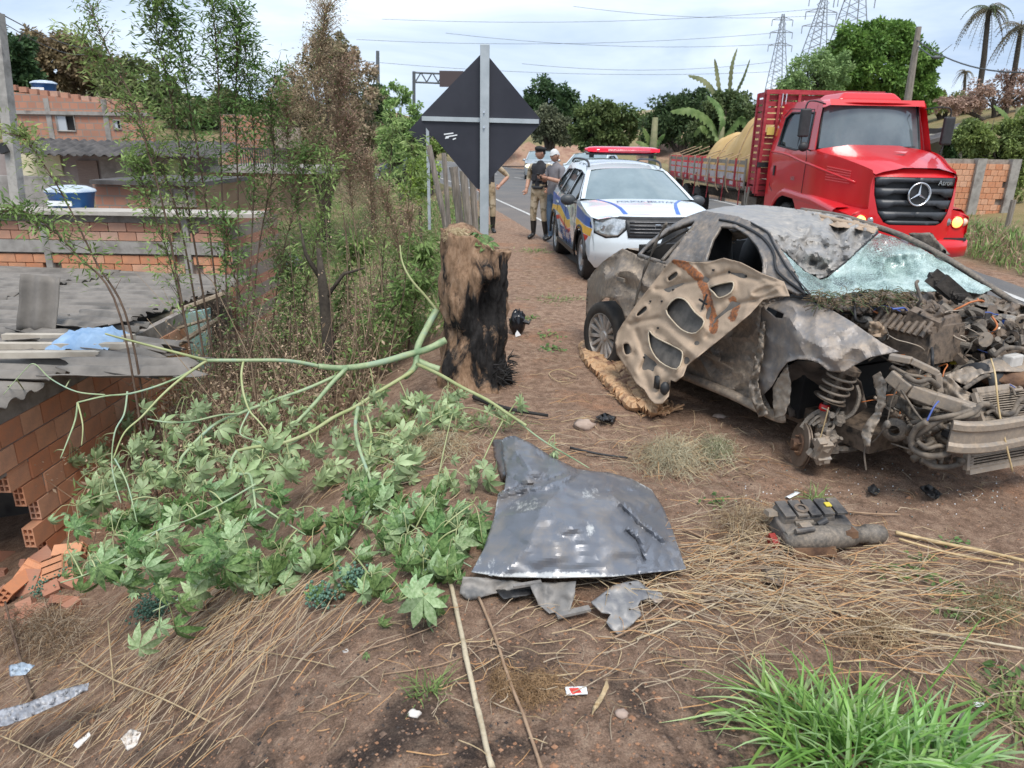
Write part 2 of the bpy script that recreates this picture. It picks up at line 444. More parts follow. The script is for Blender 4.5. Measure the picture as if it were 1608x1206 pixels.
# ---------- road ----------
mb=MB(); rows=[]
ys=axis([(-3,26,.5),(26,96,2.5)])
for y in ys:
    a_=ex(REDGE_L,y); b_=ex(REDGE_R,y); j=.10*pn(0,y,0,1.3)+.05*pn(0,y,4,5)
    rows.append([V((a_+j+(b_+.25-a_-j)*i/22,y,hbase(a_+(b_-a_)*i/22,y)+.004+(-.03 if i in(0,22) else 0))) for i in range(23)])
mb.grid(rows)
m,t,p=nm('asphalt'); S(p,Roughness=.8)
c=N(t,'ShaderNodeTexCoord'); ob=c.outputs['Object']
b_=ramp(t,tnoise(t,70,3,.6,vec=ob),[(.35,(.075,.073,.073)),(.7,(.16,.155,.15))])
b_=mixc(t,ramp(t,tnoise(t,.7,6,.7,vec=ob),[(.45,0),(.7,.55)]),b_,(.22,.19,.16))
sep=N(t,'ShaderNodeSeparateXYZ'); t.links.new(ob,sep.inputs[0])
dl=mul(mrange(sep.outputs['X'],4.2,1.2),mrange(sep.outputs['Y'],34,10))
b_=mixc(t,mul(dl,.5),b_,(.22,.16,.12))
t.links.new(b_,p.inputs['Base Color']); bump(t,p,tnoise(t,110,3,.7,vec=ob),.5,.006)
ROAD=struct(mb.build('road',m,smooth=True))
PAINT=mk('road_paint',(.38,.37,.35),(.62,.61,.58),12,.8)
def roadline(name,E,off,wd,y0,y1,dash=None):
    mb=MB(); y=y0
    while y<y1:
        e_=min(y+(dash[0] if dash else y1-y0),y1); n=max(2,int((e_-y)/.5)); rows=[]
        for i in range(n+1):
            yy=y+(e_-y)*i/n; x=E(yy)+off; rows.append([V((x,yy,hbase(x,yy)+.012)),V((x+wd,yy,hbase(x+wd,yy)+.012))])
        mb.grid(rows); y=e_+(dash[1] if dash else 1)
    return struct(mb.build(name,PAINT))
roadline('road_edge_line',lambda y:ex(REDGE_R,y),-.45,.12,2,90)
roadline('road_edge_line',lambda y:ex(REDGE_L,y),.75,.10,9,90)
roadline('road_centre_line',lambda y:(ex(REDGE_R,y)+ex(REDGE_L,y))/2,0,.12,14,90,(3,4))
# distant hill behind the trees
mb=MB(); rows=[]
for j in range(26):
    rr=[]
    for i in range(90):
        a_=-1.25+2.5*i/89; d=170+j*9; x=math.sin(a_)*d; y=math.cos(a_)*d
        k=math.sin(min(1,j/14)*PI/2)
        hh=(11+9*math.exp(-((a_-.17)/.10)**2)+14*math.exp(-((a_+.55)/.2)**2)+12*sm(.35,.75,a_)+5*pn(x,y,0,.012)+1.6*pn(x,y,0,.05))*k-6
        rr.append(V((x,y,hh)))
    rows.append(rr)
mb.grid(rows)
HILL=mk('hill_cover',(.09,.10,.05),(.30,.24,.14),.035,.95,c3=(.13,.14,.07),lo=.3,hi=.7,bmp=.6,bscale=.5,bdist=1.0)
struct(mb.build('hills',HILL,smooth=True))
# ================= hillside houses on the left =================
def brickm(name,c1,c2,c3):
    m,t,p=nm(name); S(p,Roughness=.9,Specular_IOR_Level=.2)
    oi=N(t,'ShaderNodeObjectInfo'); c=N(t,'ShaderNodeTexCoord')
    col=ramp(t,oi.outputs['Random'],[(0,c1),(.5,c2),(1,c3)])
    n=tnoise(t,6,6,.7,vec=c.outputs['Object']); col=mixc(t,ramp(t,n,[(.45,0),(.75,.6)]),col,(.30,.20,.15))
    w_=N(t,'ShaderNodeTexWave'); w_.bands_direction='Z'; w_.inputs['Scale'].default_value=22; t.links.new(c.outputs['Object'],w_.inputs[0])
    t.links.new(col,p.inputs['Base Color']); bump(t,p,w_.outputs[0],.35,.004); return m
BR1=brickm('hollow_brick_clay',(.56,.23,.12),(.62,.30,.17),(.66,.38,.25))
BR2=brickm('pale_brick_clay',(.38,.18,.12),(.48,.26,.18),(.52,.34,.26))
MORT=mk('mortar',(.20,.17,.145),(.34,.30,.26),8,.95,bmp=.4)
PLAST=mk('stained_plaster',(.20,.185,.17),(.33,.31,.285),2.2,.9,c3=(.15,.13,.12),lo=.35,hi=.7,bmp=.2)
FIBRE=mk('fibre_cement',(.12,.11,.10),(.21,.19,.17),1.6,.9,c3=(.085,.08,.075),lo=.35,hi=.7,bmp=.35,bscale=30)
DARKR=mk('dark_roof_sheet',(.045,.042,.042),(.11,.10,.095),3,.9)
BWALL=mk('far_brick_masonry',(.38,.19,.125),(.50,.29,.20),3.5,.9,bmp=.3)
def farbrick(name,c1,c2,mo,sx=.25,sz=.19):
    m,t,p=nm(name); S(p,Roughness=.95); c=N(t,'ShaderNodeTexCoord'); mp=N(t,'ShaderNodeMapping'); mp.inputs['Rotation'].default_value=(PI/2,0,0); t.links.new(c.outputs['Object'],mp.inputs[0])
    b=N(t,'ShaderNodeTexBrick'); b.inputs['Color1'].default_value=c1+(1,); b.inputs['Color2'].default_value=c2+(1,); b.inputs['Mortar'].default_value=mo+(1,)
    b.inputs['Scale'].default_value=1; b.inputs['Brick Width'].default_value=sx; b.inputs['Row Height'].default_value=sz; b.inputs['Mortar Size'].default_value=.014
    t.links.new(mp.outputs[0],b.inputs[0]); n=tnoise(t,1.3,6,.7,vec=c.outputs['Object']); col=mixc(t,ramp(t,n,[(.45,0),(.7,.6)]),b.outputs[0],(.24,.17,.13))
    t.links.new(col,p.inputs['Base Color']); bump(t,p,b.outputs['Fac'],-.4,.01); return m
FB1=farbrick('far_orange_brick',(.47,.23,.15),(.38,.18,.12),(.26,.22,.19))
BMESH={}
def brickmesh(L_,H_,D_,hollow=False):
    k=(L_,H_,D_,hollow)
    if k not in BMESH:
        mb=MB()
        if not hollow: mb.box((0,0,0),(L_,D_,H_))
        else:
            t_=.012
            for z in (-H_/2+t_/2,-H_/6,H_/6,H_/2-t_/2): mb.box((0,0,z),(L_,D_,t_))
            for y in (-D_/2+t_/2,0,D_/2-t_/2): mb.box((0,y,0),(L_*.999,t_,H_*.999))
        BMESH[k]=mb.mesh('brick',[BR1])
    return BMESH[k]
def brickwall(parent,o,u,n,L_,Hh,bl=.25,bh=.19,mat=BR1,limit=300,keep=None,hollow=None,base=V((0,0,0)),mortar=True):
    """bricks as single parts; o = lower corner of the outer face, u along, n outward normal"""
    o=V(o); u=V(u).normalized(); n=V(n).normalized(); cnt=0; rest=MB(); r_=0; z=0
    M=Matrix((u,-n,V((0,0,1)))).transposed()
    while z+bh<=Hh+.02:
        x=-(r_%2)*bl/2
        while x<L_-.04:
            a=max(0,x); b=min(L_,x+bl); cx=(a+b)/2; l=b-a-.014
            if l>.05 and (keep is None or keep(cx,z+bh/2)):
                hl=hollow and hollow(cx,z+bh/2)
                pos=o+u*cx+V((0,0,z+bh/2))-n*(.055 if hl else .045)+n*R.uniform(-.003,.004)
                if cnt<limit:
                    me=brickmesh(round(bl-.014,3),round(bh-.014,3),.09,bool(hl))
                    if mat is not BR1 and not hl:
                        kk=(bl,bh,mat.name)
                        if kk not in BMESH: m2=me.copy(); m2.materials.clear(); m2.materials.append(mat); BMESH[kk]=m2
                        me=BMESH[kk]
                    ob=bpy.data.objects.new('brick',me); link(ob,parent); ob.matrix_local=Matrix.Translation(pos-base)@M.to_4x4()@Matrix.Diagonal((l/(bl-.014),1,1,1)); cnt+=1
                else: rest.box(pos-base,(l,.09,bh-.014),M)
            x+=bl
        z+=bh; r_+=1
    if rest.v: stuff(rest.build('bricks',[mat],parent))
def corr(name,parent,P0,ux,uy,L_,Wd,per=.177,amp=.022,mat=None,base=V((0,0,0)),sag=0,seed=0,edge=.0):
    """corrugated sheet: ridges run along ux, waves across uy"""
    mb=MB(); P0=V(P0); ux=V(ux).normalized(); uy=V(uy).normalized(); nn=ux.cross(uy).normalized(); nn=nn if nn.z>0 else -nn
    k=int(Wd/per*8); rows=[]
    for i in range(9):
        t_=i/8; rows.append([P0-base+ux*(L_*t_+(edge*pn(j*.3,seed,0,1) if i in(0,8) else 0))+uy*(Wd*j/k)+nn*(amp*math.cos(2*PI*Wd*j/k/per)+sag*math.sin(PI*t_)+.02*pn(t_*3,j*.1,seed,1)) for j in range(k+1)])
    mb.grid(rows); o=mb.build(name,[mat or FIBRE],parent,True); smoothmod(o,solid=.008); return o
def slab(mb,px0,px1,py0,py1,Y,dep,mat=0,pc=None):
    a=gy(px0,(py0+py1)/2,Y).x; b=gy(px1,(py0+py1)/2,Y).x; pc=(px0+px1)/2 if pc is None else pc
    z1=gy(pc,py0,Y).z; z0=gy(pc,py1,Y).z
    mb.box(((a+b)/2,Y+dep/2,(z0+z1)/2),(b-a,dep,z1-z0),mat=mat); return a,b,z0,z1
# --- nearest house: collapsed brick side wall under fibre cement sheets ---
WX=-3.8
h1=thing('brick_house','nearest brick house with a collapsed hollow-brick corner and grey corrugated roof below the slope','house',(WX,6,-2.4)); b1=h1.location.copy()
X1=V((1,0,0))
pA=pl(10,745,(WX,0,0),X1); pB=pl(85,868,(WX,0,0),X1); ztop=-.02
z0w=-2.2; y0w=3.6
def keep1(cx,cz):
    y=y0w+cx; z=z0w+cz
    e=pA.y+(pB.y-pA.y)*(z-pA.z)/(pB.z-pA.z)
    if z>pA.z: return True
    e+=.10*pn(z*9,1,0,1)
    return y>e
def hol1(cx,cz):
    y=y0w+cx; z=z0w+cz
    return (z<=pA.z) and not keep1(cx-.26,cz)
brickwall(h1,(WX,y0w,z0w),(0,1,0),(1,0,0),4.6,ztop-z0w,.25,.185,BR1,300,keep1,hol1,b1)
mb=MB(); 
for i in range(24):   # mortar core follows the broken edge
    z=z0w+(ztop-z0w)*i/24; zz=z+(ztop-z0w)/48
    e=pA.y+(pB.y-pA.y)*(zz-pA.z)/(pB.z-pA.z) if zz<pA.z else y0w; e=max(y0w,e+(.30 if zz<pA.z else 0))
    mb.box(V((WX-.05,(e+8.2)/2,zz))-b1,(.075,8.2-e,(ztop-z0w)/24+.001))
stuff(mb.build('mortar',[MORT],h1))
mb=MB()
mb.box(V((-8.5,8.25,-1.2))-b1,(9.4,.12,2.3)); mb.build('end_wall',[PLAST],h1)
mb=MB(); mb.box(V((-6.9,5.5,-1.3))-b1,(.1,6,2.4)); mb.box(V((-6.2,6.4,-1.3))-b1,(4.4,.1,2.3)); mb.build('inner_wall',[mk('dark_inner_wall',(.03,.025,.022),(.075,.065,.055),3,.95)],h1)  # inner walls coloured a very dark brown-grey
# roof sheets; eave over the brick wall
k=0; y=4.35
while y<10.9:
    ex_=-3.60 if y<5.6 else (-3.75 if y<6.6 else -4.0-.06*(y-6.6))
    ex_+=R.uniform(-.08,.08)
    for c_ in range(3):
        zt=.045+.012*(k%3)+.02*c_-.30*(max(0,y-7)/4)
        x1=ex_-c_*2.05
        corr('roof_sheet',h1,(x1-2.25,y,zt+.02+(.03 if c_ else 0)),(1,0,-.01+R.uniform(-.01,.01)),(0,1,0),2.25,.93,base=b1,seed=k*3+c_,edge=.05)
    y+=.88; k+=1
for (px,py,l,a) in ((20,560,1.4,.06),(70,545,1.6,.02),(110,530,1.2,-.03)):
    q=gz(px,py,.14); mb=MB(); mb.bar(q-b1-V((l/2,0,0)),q-b1+V((l/2,a,.02)),.07,.05); mb.build('ridge_batten',[mk('pale_batten',(.36,.31,.25),(.48,.43,.36),6,.85)],h1)
q=gz(60,520,.1); corr('roof_sheet',h1,q+V((-.2,0,0)),(.15,.2,1),(1,.1,-.1),.55,.35,base=b1,seed=77)
for k in range(7):
    q=gz(R.uniform(-20,110),R.uniform(495,600),.12); a=R.uniform(-.5,.5)
    corr('roof_sheet',h1,q,(1,a,R.uniform(-.12,.05)),(-a,1,R.uniform(-.1,.1)),R.uniform(.5,1.1),R.uniform(.35,.6),base=b1,seed=90+k,edge=.3)
# torn edge sheets and a turquoise inner wall seen under the roof's right edge
TEAL=mk('turquoise_paint',(.17,.33,.30),(.26,.42,.39),3,.8,c3=(.30,.29,.25),lo=.35,hi=.75)
mb=MB(); a_=gy(238,505,8.05); b_=gy(325,486,8.05); c_=gy(322,560,8.05); d_=gy(240,520,8.05)
mb.add([q-b1 for q in (a_,b_,c_+V((0,0,-.8)),d_+V((0,0,-.9)))],[(0,1,2,3)]); o=mb.build('turquoise_wall',[TEAL],h1); smoothmod(o,solid=.1,off=1)
for (p_,q_,r_) in (((235,505,7.9),(350,462,9.0),.035),((250,560,7.3),(345,500,7.6),.03),((265,520,7.8),(330,500,7.9),.02)):
    mb=MB(); mb.tube([gy(*p_)-b1,gy(*q_)-b1],r_,6); mb.build('rafter',[mk('old_timber',(.20,.15,.10),(.36,.29,.21),9,.85)],h1)
# rubble in front of the hole
rb=MB()
for k in range(26):
    px=R.uniform(-40,130); py=R.uniform(870,980); q=gnd(px,py)
    rb.box(q+V((0,0,.03)),(R.uniform(.06,.22),R.uniform(.05,.16),R.uniform(.03,.10)),Matrix.Rotation(R.uniform(-.8,.8),3,'X')@Matrix.Rotation(R.uniform(0,6),3,'Z'))
stuff(tag(rb.build('rubble',[BR2]),'heap of broken brick and plaster rubble below the collapsed corner','rubble'))
for k,(px,py) in enumerate(((92,905),(60,915),(118,880),(25,935))):
    q=gnd(px,py)+V((0,0,.07)); o=bpy.data.objects.new('loose_brick',brickmesh(.236,.171,.09,True)); link(o); o.location=q; o.rotation_euler=(R.uniform(.3,1.4),R.uniform(-.5,.5),R.uniform(0,3))
    tag(o,('hollow orange brick lying on the rubble nearest the broken wall edge','hollow brick on the rubble just left of the leaves','hollow brick at the foot of the broken wall','lowest loose hollow brick in the rubble at the left edge')[k],'brick','loose bricks in the rubble')
bl=thing('blue_cloth','crumpled pale blue cloth dumped on the near corrugated roof','cloth',tuple(gz(145,540,.12)))
mb=MB(); rows=[]
for i in range(18):
    rows.append([V(((j/17-.5)*.55,(i/17-.5)*.5,.11*(1-((i/17-.5)*2)**4)*(1-((j/17-.5)*2)**4)+.05*abs(pn(i*.4,j*.4,1,1))+.04*pn(i*.2,j*.9,3,1))) for j in range(18)])
mb.grid(rows); mb.build('folds',[mk('pale_blue_cloth',(.20,.33,.52),(.34,.48,.66),5,.85)],bl,True)
# --- house 2: long orange wall ---
def house(label,x,Y,z):
    o=thing('brick_house',label,'house',(x,Y,z),0,'houses on the hillside'); return o,V((x,Y,z))
h2,b2=house('long low brick house with bright orange wall just beyond the near grey roof',-7,11.6,-1)
Y2=11.6; xa=gy(-60,400,Y2).x; xb=gy(352,400,Y2).x
zt=gy(170,338,Y2).z; zb=gy(170,440,Y2).z; zm1=gy(170,398,Y2).z; zm0=gy(170,378,Y2).z
mb=MB(); mb.box(V(((xa+xb)/2,Y2+.12,(zt+zb-1.5)/2))-b2,(xb-xa-.02,.10,zt-zb+1.5)); mb.build('mortar_bed',[MORT],h2)
cols=[(72,82),(290,301),(-10,-2),(180,188)]
def kk(lo_,hi_): 
    def f(cx,cz):
        x=xa+cx
        return not any(gy(a,400,Y2).x-.05<x<gy(b,400,Y2).x+.05 for a,b in cols[:2])
    return f
brickwall(h2,(xa,Y2,zb-.02),(1,0,0),(0,-1,0),xb-xa,zm1-zb+.02,.29,.145,BR1,170,kk(0,1),None,b2)
brickwall(h2,(xa,Y2,zm0),(1,0,0),(0,-1,0),xb-xa,zt-zm0,.29,.145,BR2,130,kk(0,1),None,b2)
mb=MB(); mb.box(V(((xa+xb)/2,Y2+.03,(zm0+zm1)/2))-b2,(xb-xa,.12,zm0-zm1-.01)); mb.build('concrete_band',[PLAST],h2)
for a,b in cols[:2]:
    mb=MB(); x0=gy(a,400,Y2).x; x1=gy(b,400,Y2).x; mb.box(V(((x0+x1)/2,Y2+.02,(zt+zb-1)/2))-b2,(x1-x0,.11,zt-zb+1)); mb.build('concrete_column',[PLAST],h2)
mb=MB(); mb.box(V(((xa+xb)/2+.3,Y2+.15,zt+.04))-b2,(xb-xa+.7,.6,.06)); mb.build('roof_slab',[mk('pale_slab',(.34,.31,.27),(.46,.42,.37),3,.9)],h2)
mb=MB(); mb.box(V((xb+.04,Y2+1.3,(zt+zb)/2-.7))-b2,(.1,2.4,zt-zb+1.3)); mb.build('side_wall',[FB1],h2)
# --- house 3 ---
h3,b3=house('small brick house with grey plaster front behind the blue water tank',-8,15,-1)
mb=MB(); slab(mb,150,308,291,345,14.8,.15); q=mb.build('wall',[FB1],h3); q.location=-b3
mb=MB(); slab(mb,140,318,284,291,14.6,2.5); q=mb.build('roof_slab',[DARKR],h3); q.location=-b3
mb=MB(); slab(mb,-60,82,276,345,14.9,.15); q=mb.build('plaster_wall',[PLAST],h3); q.location=-b3
mb=MB(); slab(mb,236,306,296,325,14.75,.05); q=mb.build('brick_patch',[MORT],h3); q.location=-b3
# --- houses 4, 5 ---
h4,b4=house('two-storey house with grey ground floor doors and a brick upper floor with one window',-12,21,0)
Y4=20.5
mb=MB(); slab(mb,-60,340,243,300,Y4,.2); q=mb.build('ground_floor_wall',[mk('pinkish_plaster',(.24,.20,.19),(.34,.30,.28),2,.9)],h4); q.location=-b4
for a,b,c,d,mt in ((122,154,252,288,mk('brown_shutter',(.20,.15,.13),(.28,.22,.19),5,.8,stretch=(1,1,20))),(22,96,243,276,mk('cream_wall',(.55,.50,.32),(.6,.56,.40),3,.8)),(158,206,246,290,PLAST),(232,262,262,288,DARKIN),(265,290,250,285,mk('pale_green_wall',(.40,.45,.25),rough=.8))):
    mb=MB(); slab(mb,a,b,c,d,Y4-.06,.05); q=mb.build('door' if d-c>34 else 'wall_panel',[mt],h4); q.location=-b4
x0=gy(10,240,Y4-1.2).x; x1=gy(338,248,Y4-1.2).x; z1=gy(170,243,Y4-1.2).z
k=0; x=x0
while x<x1:
    corr('roof_sheet',h4,(x,Y4-1.3,z1+R.uniform(-.02,.02)),(0,1,.22),(1,0,-.012*1),1.7,.95,per=.25,amp=.03,mat=DARKR,base=b4,seed=k,edge=.06); x+=.92; k+=1
Y5=22.5
mb=MB(); a5=gy(8,200,Y5).x; e5=gy(238,200,Y5).x; z5=gy(120,158,Y5).z; zb5=gy(120,240,Y5).z
pts=[(a5,zb5),(e5,zb5),(e5,z5-.25),((a5+e5)/2,z5+.05),(a5,z5+.25)]
wn5=[(gy(92,206,Y5).x,gy(105,206,Y5).z),(gy(120,206,Y5).x,gy(105,206,Y5).z),(gy(120,206,Y5).x,gy(105,181,Y5).z),(gy(92,206,Y5).x,gy(105,181,Y5).z)]
wn6=[(gy(180,203,Y5).x,gy(185,203,Y5).z),(gy(191,203,Y5).x,gy(185,203,Y5).z),(gy(191,203,Y5).x,gy(185,189,Y5).z),(gy(180,203,Y5).x,gy(185,189,Y5).z)]
o=sheet('upper_floor_wall',pts,lambda x,z:V((x,Y5,z))-b4,[FB1],holes=[wn5,wn6],step=.5,parent=h4,smooth=False); smoothmod(o,solid=.2,off=-1)
for wn in (wn5,wn6):
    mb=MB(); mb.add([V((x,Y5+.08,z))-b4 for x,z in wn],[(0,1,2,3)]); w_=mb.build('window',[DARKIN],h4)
    mb=MB(); (x0,z0),(x1,_),(_,z1),_=wn[0],wn[1],wn[2],wn[3]
    mb.box(V((x0*.75+x1*.25,Y5+.02,(z0+z1)/2))-b4,((x1-x0)*.5,.04,z1-z0)); mb.build('shutter',[mk('grey_shutter',(.42,.45,.48),rough=.6)],w_)
    mb=MB(); mb.tube([V((x,Y5-.02,z))-b4 for x,z in wn+[wn[0]]],.03,4); mb.build('frame',[PLAST],w_)
for a,b in ((76,84),(165,173)):
    mb=MB(); x0=gy(a,200,Y5).x; x1=gy(b,200,Y5).x; mb.box(V(((x0+x1)/2,Y5+.05,(z5+zb5)/2+.05))-b4,(x1-x0,.16,z5-zb5)); mb.build('concrete_column',[PLAST],h4)
mb=MB(); mb.box(V(((a5+e5)/2,Y5-.02,z5-.35))-b4,(e5-a5,.12,.10)); mb.build('concrete_band',[PLAST],h4)
brk=MB()
x=a5
while x<e5-.3:
    brk=MB(); zz=z5+.25-(x-a5)/(e5-a5)*.5; brk.box(V((x+.12,Y5+.1,zz+.10+R.uniform(-.02,.02)))-b4,(.22,.14,.15)); brk.build('coping_brick',[BR2],h4); x+=.30
# --- house 6 with balcony, right of the tall stems ---
h6,b6=house('brick house with a railed balcony partly hidden by the dry bushes',-7.5,24,0)
mb=MB(); slab(mb,350,420,180,262,25,.2); q=mb.build('wall',[FB1],h6); q.location=-b6
mb=MB(); slab(mb,330,500,262,272,19.5,3); q=mb.build('balcony_slab',[PLAST],h6); q.location=-b6
mb=MB(); slab(mb,300,490,272,345,20.2,.2); q=mb.build('lower_wall',[mk('tan_masonry',(.26,.18,.11),(.36,.27,.18),2.5,.9,bmp=.3)],h6); q.location=-b6
mb=MB(); slab(mb,375,460,232,236,19.6,.04); q=mb.build('rail',[DARKR],h6); q.location=-b6
for k in range(22):
    mb=MB(); x=gy(378+3.8*k,245,19.6).x; mb.box((x,19.6,gy(420,248,19.6).z),(.025,.025,.50)); q=mb.build('baluster',[DARKR],h6); q.location=-b6
mb=MB(); slab(mb,432,470,200,232,23,.2); q=mb.build('upper_wall',[mk('rendered_wall',(.30,.24,.19),(.36,.30,.25),3,.9)],h6); q.location=-b6
# --- water tanks ---
BLUET=mk('blue_tank',(.02,.10,.30),(.04,.15,.38),3,.4)
def tank(px,py,w_px,Y,label):
    q=gy(px,py,Y); r=w_px/2/F*(Y*1.0)
    o=thing('water_tank',label,'water tank',tuple(q),0,'blue water tanks')
    mb=MB(); mb.lathe([(r*.78,0),(r*.98,r*.95),(r*1.05,r*.98),(r*1.05,r*1.05),(r*.95,r*1.06)],(0,0,0),V((0,0,1)),22); mb.build('tank_body',[BLUET],o,True)
    mb=MB(); mb.lathe([(r*1.06,r*1.02),(r*1.02,r*1.12),(r*.7,r*1.25),(r*.3,r*1.3),(.0001,r*1.3)],(0,0,0),V((0,0,1)),22); mb.build('lid',[mk('pale_lid',(.35,.42,.50),(.55,.6,.64),6,.5)],o,True)
    mb=MB(); mb.box((0,-r*.98,r*.55),(r*1.1,.02,r*.22)); mb.build('label_plate',[WHITE],o)
tank(117,336,66,12.25,'blue water tank with pale lid standing on the slab of the brick houses')
tank(72,151,33,23.2,'small blue water tank on top of the highest brick house at left')
tank(318,552,64,7.6,'blue drum half hidden behind stems under the torn roof edge') if 0 else None
tk=gnd(458,428); tank(458,428,40,tk.y,'blue tank barely showing through the dense bushes')
# concrete utility pole at the left edge
up=thing('utility_pole','pale concrete utility pole at the left edge with wires','pole',tuple(gy(20,345,12.0)))
mb=MB(); a=gy(20,345,12.0); b=gy(-6,20,12.0); mb.bar(V((0,0,-1.5)),b-a,.17,.15); mb.build('shaft',[CONC],up)
mb=MB(); mb.bar(gy(2,226,11.9)-a,gy(10,240,11.9)-a,.12,.12); mb.build('clamp',[BLACK],up)
def wire(label,pts,r_,name='power_line'):
    mb=MB(); mb.tube(pts,r_,4); return tag(mb.build(name,[mk('wire_dark',(.06,.065,.07),rough=.6)]),label,'wire','overhead wires')
def sagw(a,b,s_,n=14): return [a.lerp(b,i/n)+V((0,0,-s_*4*(i/n)*(1-i/n))) for i in range(n+1)]
wire('upper of the two wires crossing the top left corner',sagw(gy(-10,15,14),gy(150,75,30),.2),.012)
wire('lower of the two wires crossing the top left corner',sagw(gy(-10,26,14),gy(140,84,30),.25),.010)
# ================= wrecked saloon =================
TH=rad(26); WU=V((math.sin(TH),-math.cos(TH),0)); WV=V((math.cos(TH),math.sin(TH),0)); WP=gz(955,578)
def W(px,py,off=0): return pl(px,py,WP+WV*off,WV)
def Lc(u,v,z): return WP+WU*u+WV*v+V((0,0,z))
import numpy as np
def idw(ctrl,p=3):
    """smooth thin-plate interpolation of (x,y,value) control points"""
    A=np.array([(c_[0],c_[1]) for c_ in ctrl],float); z=np.array([c_[2] for c_ in ctrl],float); n=len(A)
    if n<4:
        def g(x,y):
            s_=0;t_=0
            for (a,b),o in zip(A,z):
                k=1/(1+(a-x)**2+(b-y)**2); s_+=k*o; t_+=k
            return s_/t_
        return g
    sc_=100.0; A=A/sc_
    d=np.linalg.norm(A[:,None]-A[None],axis=2); K=np.where(d>0,d*d*np.log(d+1e-12),0)+np.eye(n)*2e-3
    P_=np.c_[np.ones(n),A]; M_=np.zeros((n+3,n+3)); M_[:n,:n]=K; M_[:n,n:]=P_; M_[n:,:n]=P_.T
    w_=np.linalg.solve(M_+np.eye(n+3)*1e-9,np.r_[z,0,0,0]); lo_,hi_=z.min()-.06,z.max()+.06
    AL=[(a,b,k) for (a,b),k in zip(A.tolist(),w_[:n].tolist())]; c0,c1,c2=w_[n:].tolist()
    def f(x,y):
        x/=sc_; y/=sc_; s_=c0+c1*x+c2*y
        for a,b,k in AL:
            r2=(a-x)**2+(b-y)**2
            if r2>1e-12: s_+=k*.5*r2*math.log(r2)
        return max(lo_,min(hi_,s_))
    return f
def lin(ctrl):
    """faceted interpolation: flat triangles between control points, creases where they meet"""
    vo,_,fo,_,_,_=delaunay_2d_cdt([V((c_[0],c_[1])) for c_ in ctrl],[],[],0,1e-6)
    zz=[]
    for v in vo: zz.append(min(ctrl,key=lambda c_:(c_[0]-v.x)**2+(c_[1]-v.y)**2)[2])
    T=[]
    for f_ in fo:
        a,b,c_=(vo[i] for i in f_); det=(b.y-c_.y)*(a.x-c_.x)+(c_.x-b.x)*(a.y-c_.y)
        if abs(det)>1e-9: T.append((a,b,c_,det,[zz[i] for i in f_]))
    g=idw(ctrl)
    def f(x,y):
        for a,b,c_,det,z in T:
            l1=((b.y-c_.y)*(x-c_.x)+(c_.x-b.x)*(y-c_.y))/det; l2=((c_.y-a.y)*(x-c_.x)+(a.x-c_.x)*(y-c_.y))/det
            if l1>=-.001 and l2>=-.001 and l1+l2<=1.001: return l1*z[0]+l2*z[1]+(1-l1-l2)*z[2]
        return g(x,y)
    return f
def both(ctrl,k=.5):
    a=idw(ctrl); b=lin(ctrl); return lambda x,y: a(x,y)*(1-k)+b(x,y)*k
def pdist(x,y,poly,closed=True):
    b=1e9; n=len(poly)
    for i in range(n if closed else n-1):
        ax,ay=poly[i]; bx,by=poly[(i+1)%n]; dx,dy=bx-ax,by-ay
        t_=max(0,min(1,((x-ax)*dx+(y-ay)*dy)/(dx*dx+dy*dy+1e-9)))
        b=min(b,(x-ax-dx*t_)**2+(y-ay-dy*t_)**2)
    return math.sqrt(b)
def setw(o,fn,orig2d=None):
    """float attribute 'w' (rust, mud) on the points of a traced sheet, from pixel-free object coords"""
    me=o.data; a=me.attributes.new('w','FLOAT','POINT')
    a.data.foreach_set('value',[fn(v.co) for v in me.vertices])
def dirtmetal(name,paint,mud,lo=.4,hi=.6,scale=5,prough=.28,metal=.6,bm=.25,wc=None,scratch=True):
    lo-=.07; hi+=.07; metal*=.6
    m,t,p=nm(name); c=N(t,'ShaderNodeTexCoord'); ob=c.outputs['Object']
    n=tnoise(t,scale*1.4,9,.74,vec=ob,dist=.3); n2=tnoise(t,scale*7,5,.7,vec=ob)
    f=ramp(t,mixc(t,.35,n,n2),[(lo,0),(hi,1)])
    mudc=ramp(t,n2,[(.3,tuple(x*.6 for x in mud)),(.7,tuple(x*1.3 for x in mud))])
    col=mixc(t,f,paint,mudc)
    if scratch:
        s_=tnoise(t,3.2,9,.75,vec=ob,stretch=(1,1,6)); col=mixc(t,ramp(t,s_,[(.60,0),(.66,.55)]),col,(.36,.35,.34))
    if wc is not None:
        at=N(t,'ShaderNodeAttribute',attribute_name='w'); wn=tnoise(t,25,5,.7,vec=ob)
        q=N(t,'ShaderNodeMath',operation='MULTIPLY_ADD'); t.links.new(wn,q.inputs[0]); q.inputs[1].default_value=.8; q.inputs[2].default_value=-.4
        q2=N(t,'ShaderNodeMath',operation='ADD'); t.links.new(q.outputs[0],q2.inputs[0]); t.links.new(at.outputs['Fac'],q2.inputs[1])
        col=mixc(t,ramp(t,q2.outputs[0],[(.45,0),(.62,1)]),col,ramp(t,n2,[(.35,wc[0]),(.65,wc[1])]))
    t.links.new(col,p.inputs['Base Color'])
    r=mixc(t,f,prough,.85); t.links.new(r,p.inputs['Roughness']); mt=mixc(t,f,metal,0.0); t.links.new(mt,p.inputs['Metallic'])
    bump(t,p,n2,bm,.008); MATS[name]=m; return m
MUDC=(.39,.30,.215)
WSIDE=dirtmetal('muddy_grey_paint',(.15,.145,.145),MUDC,.33,.58,3.2,.36,.4)
WFEN=dirtmetal('scratched_grey_paint',(.21,.21,.22),MUDC,.40,.68,2.6,.33,.4)
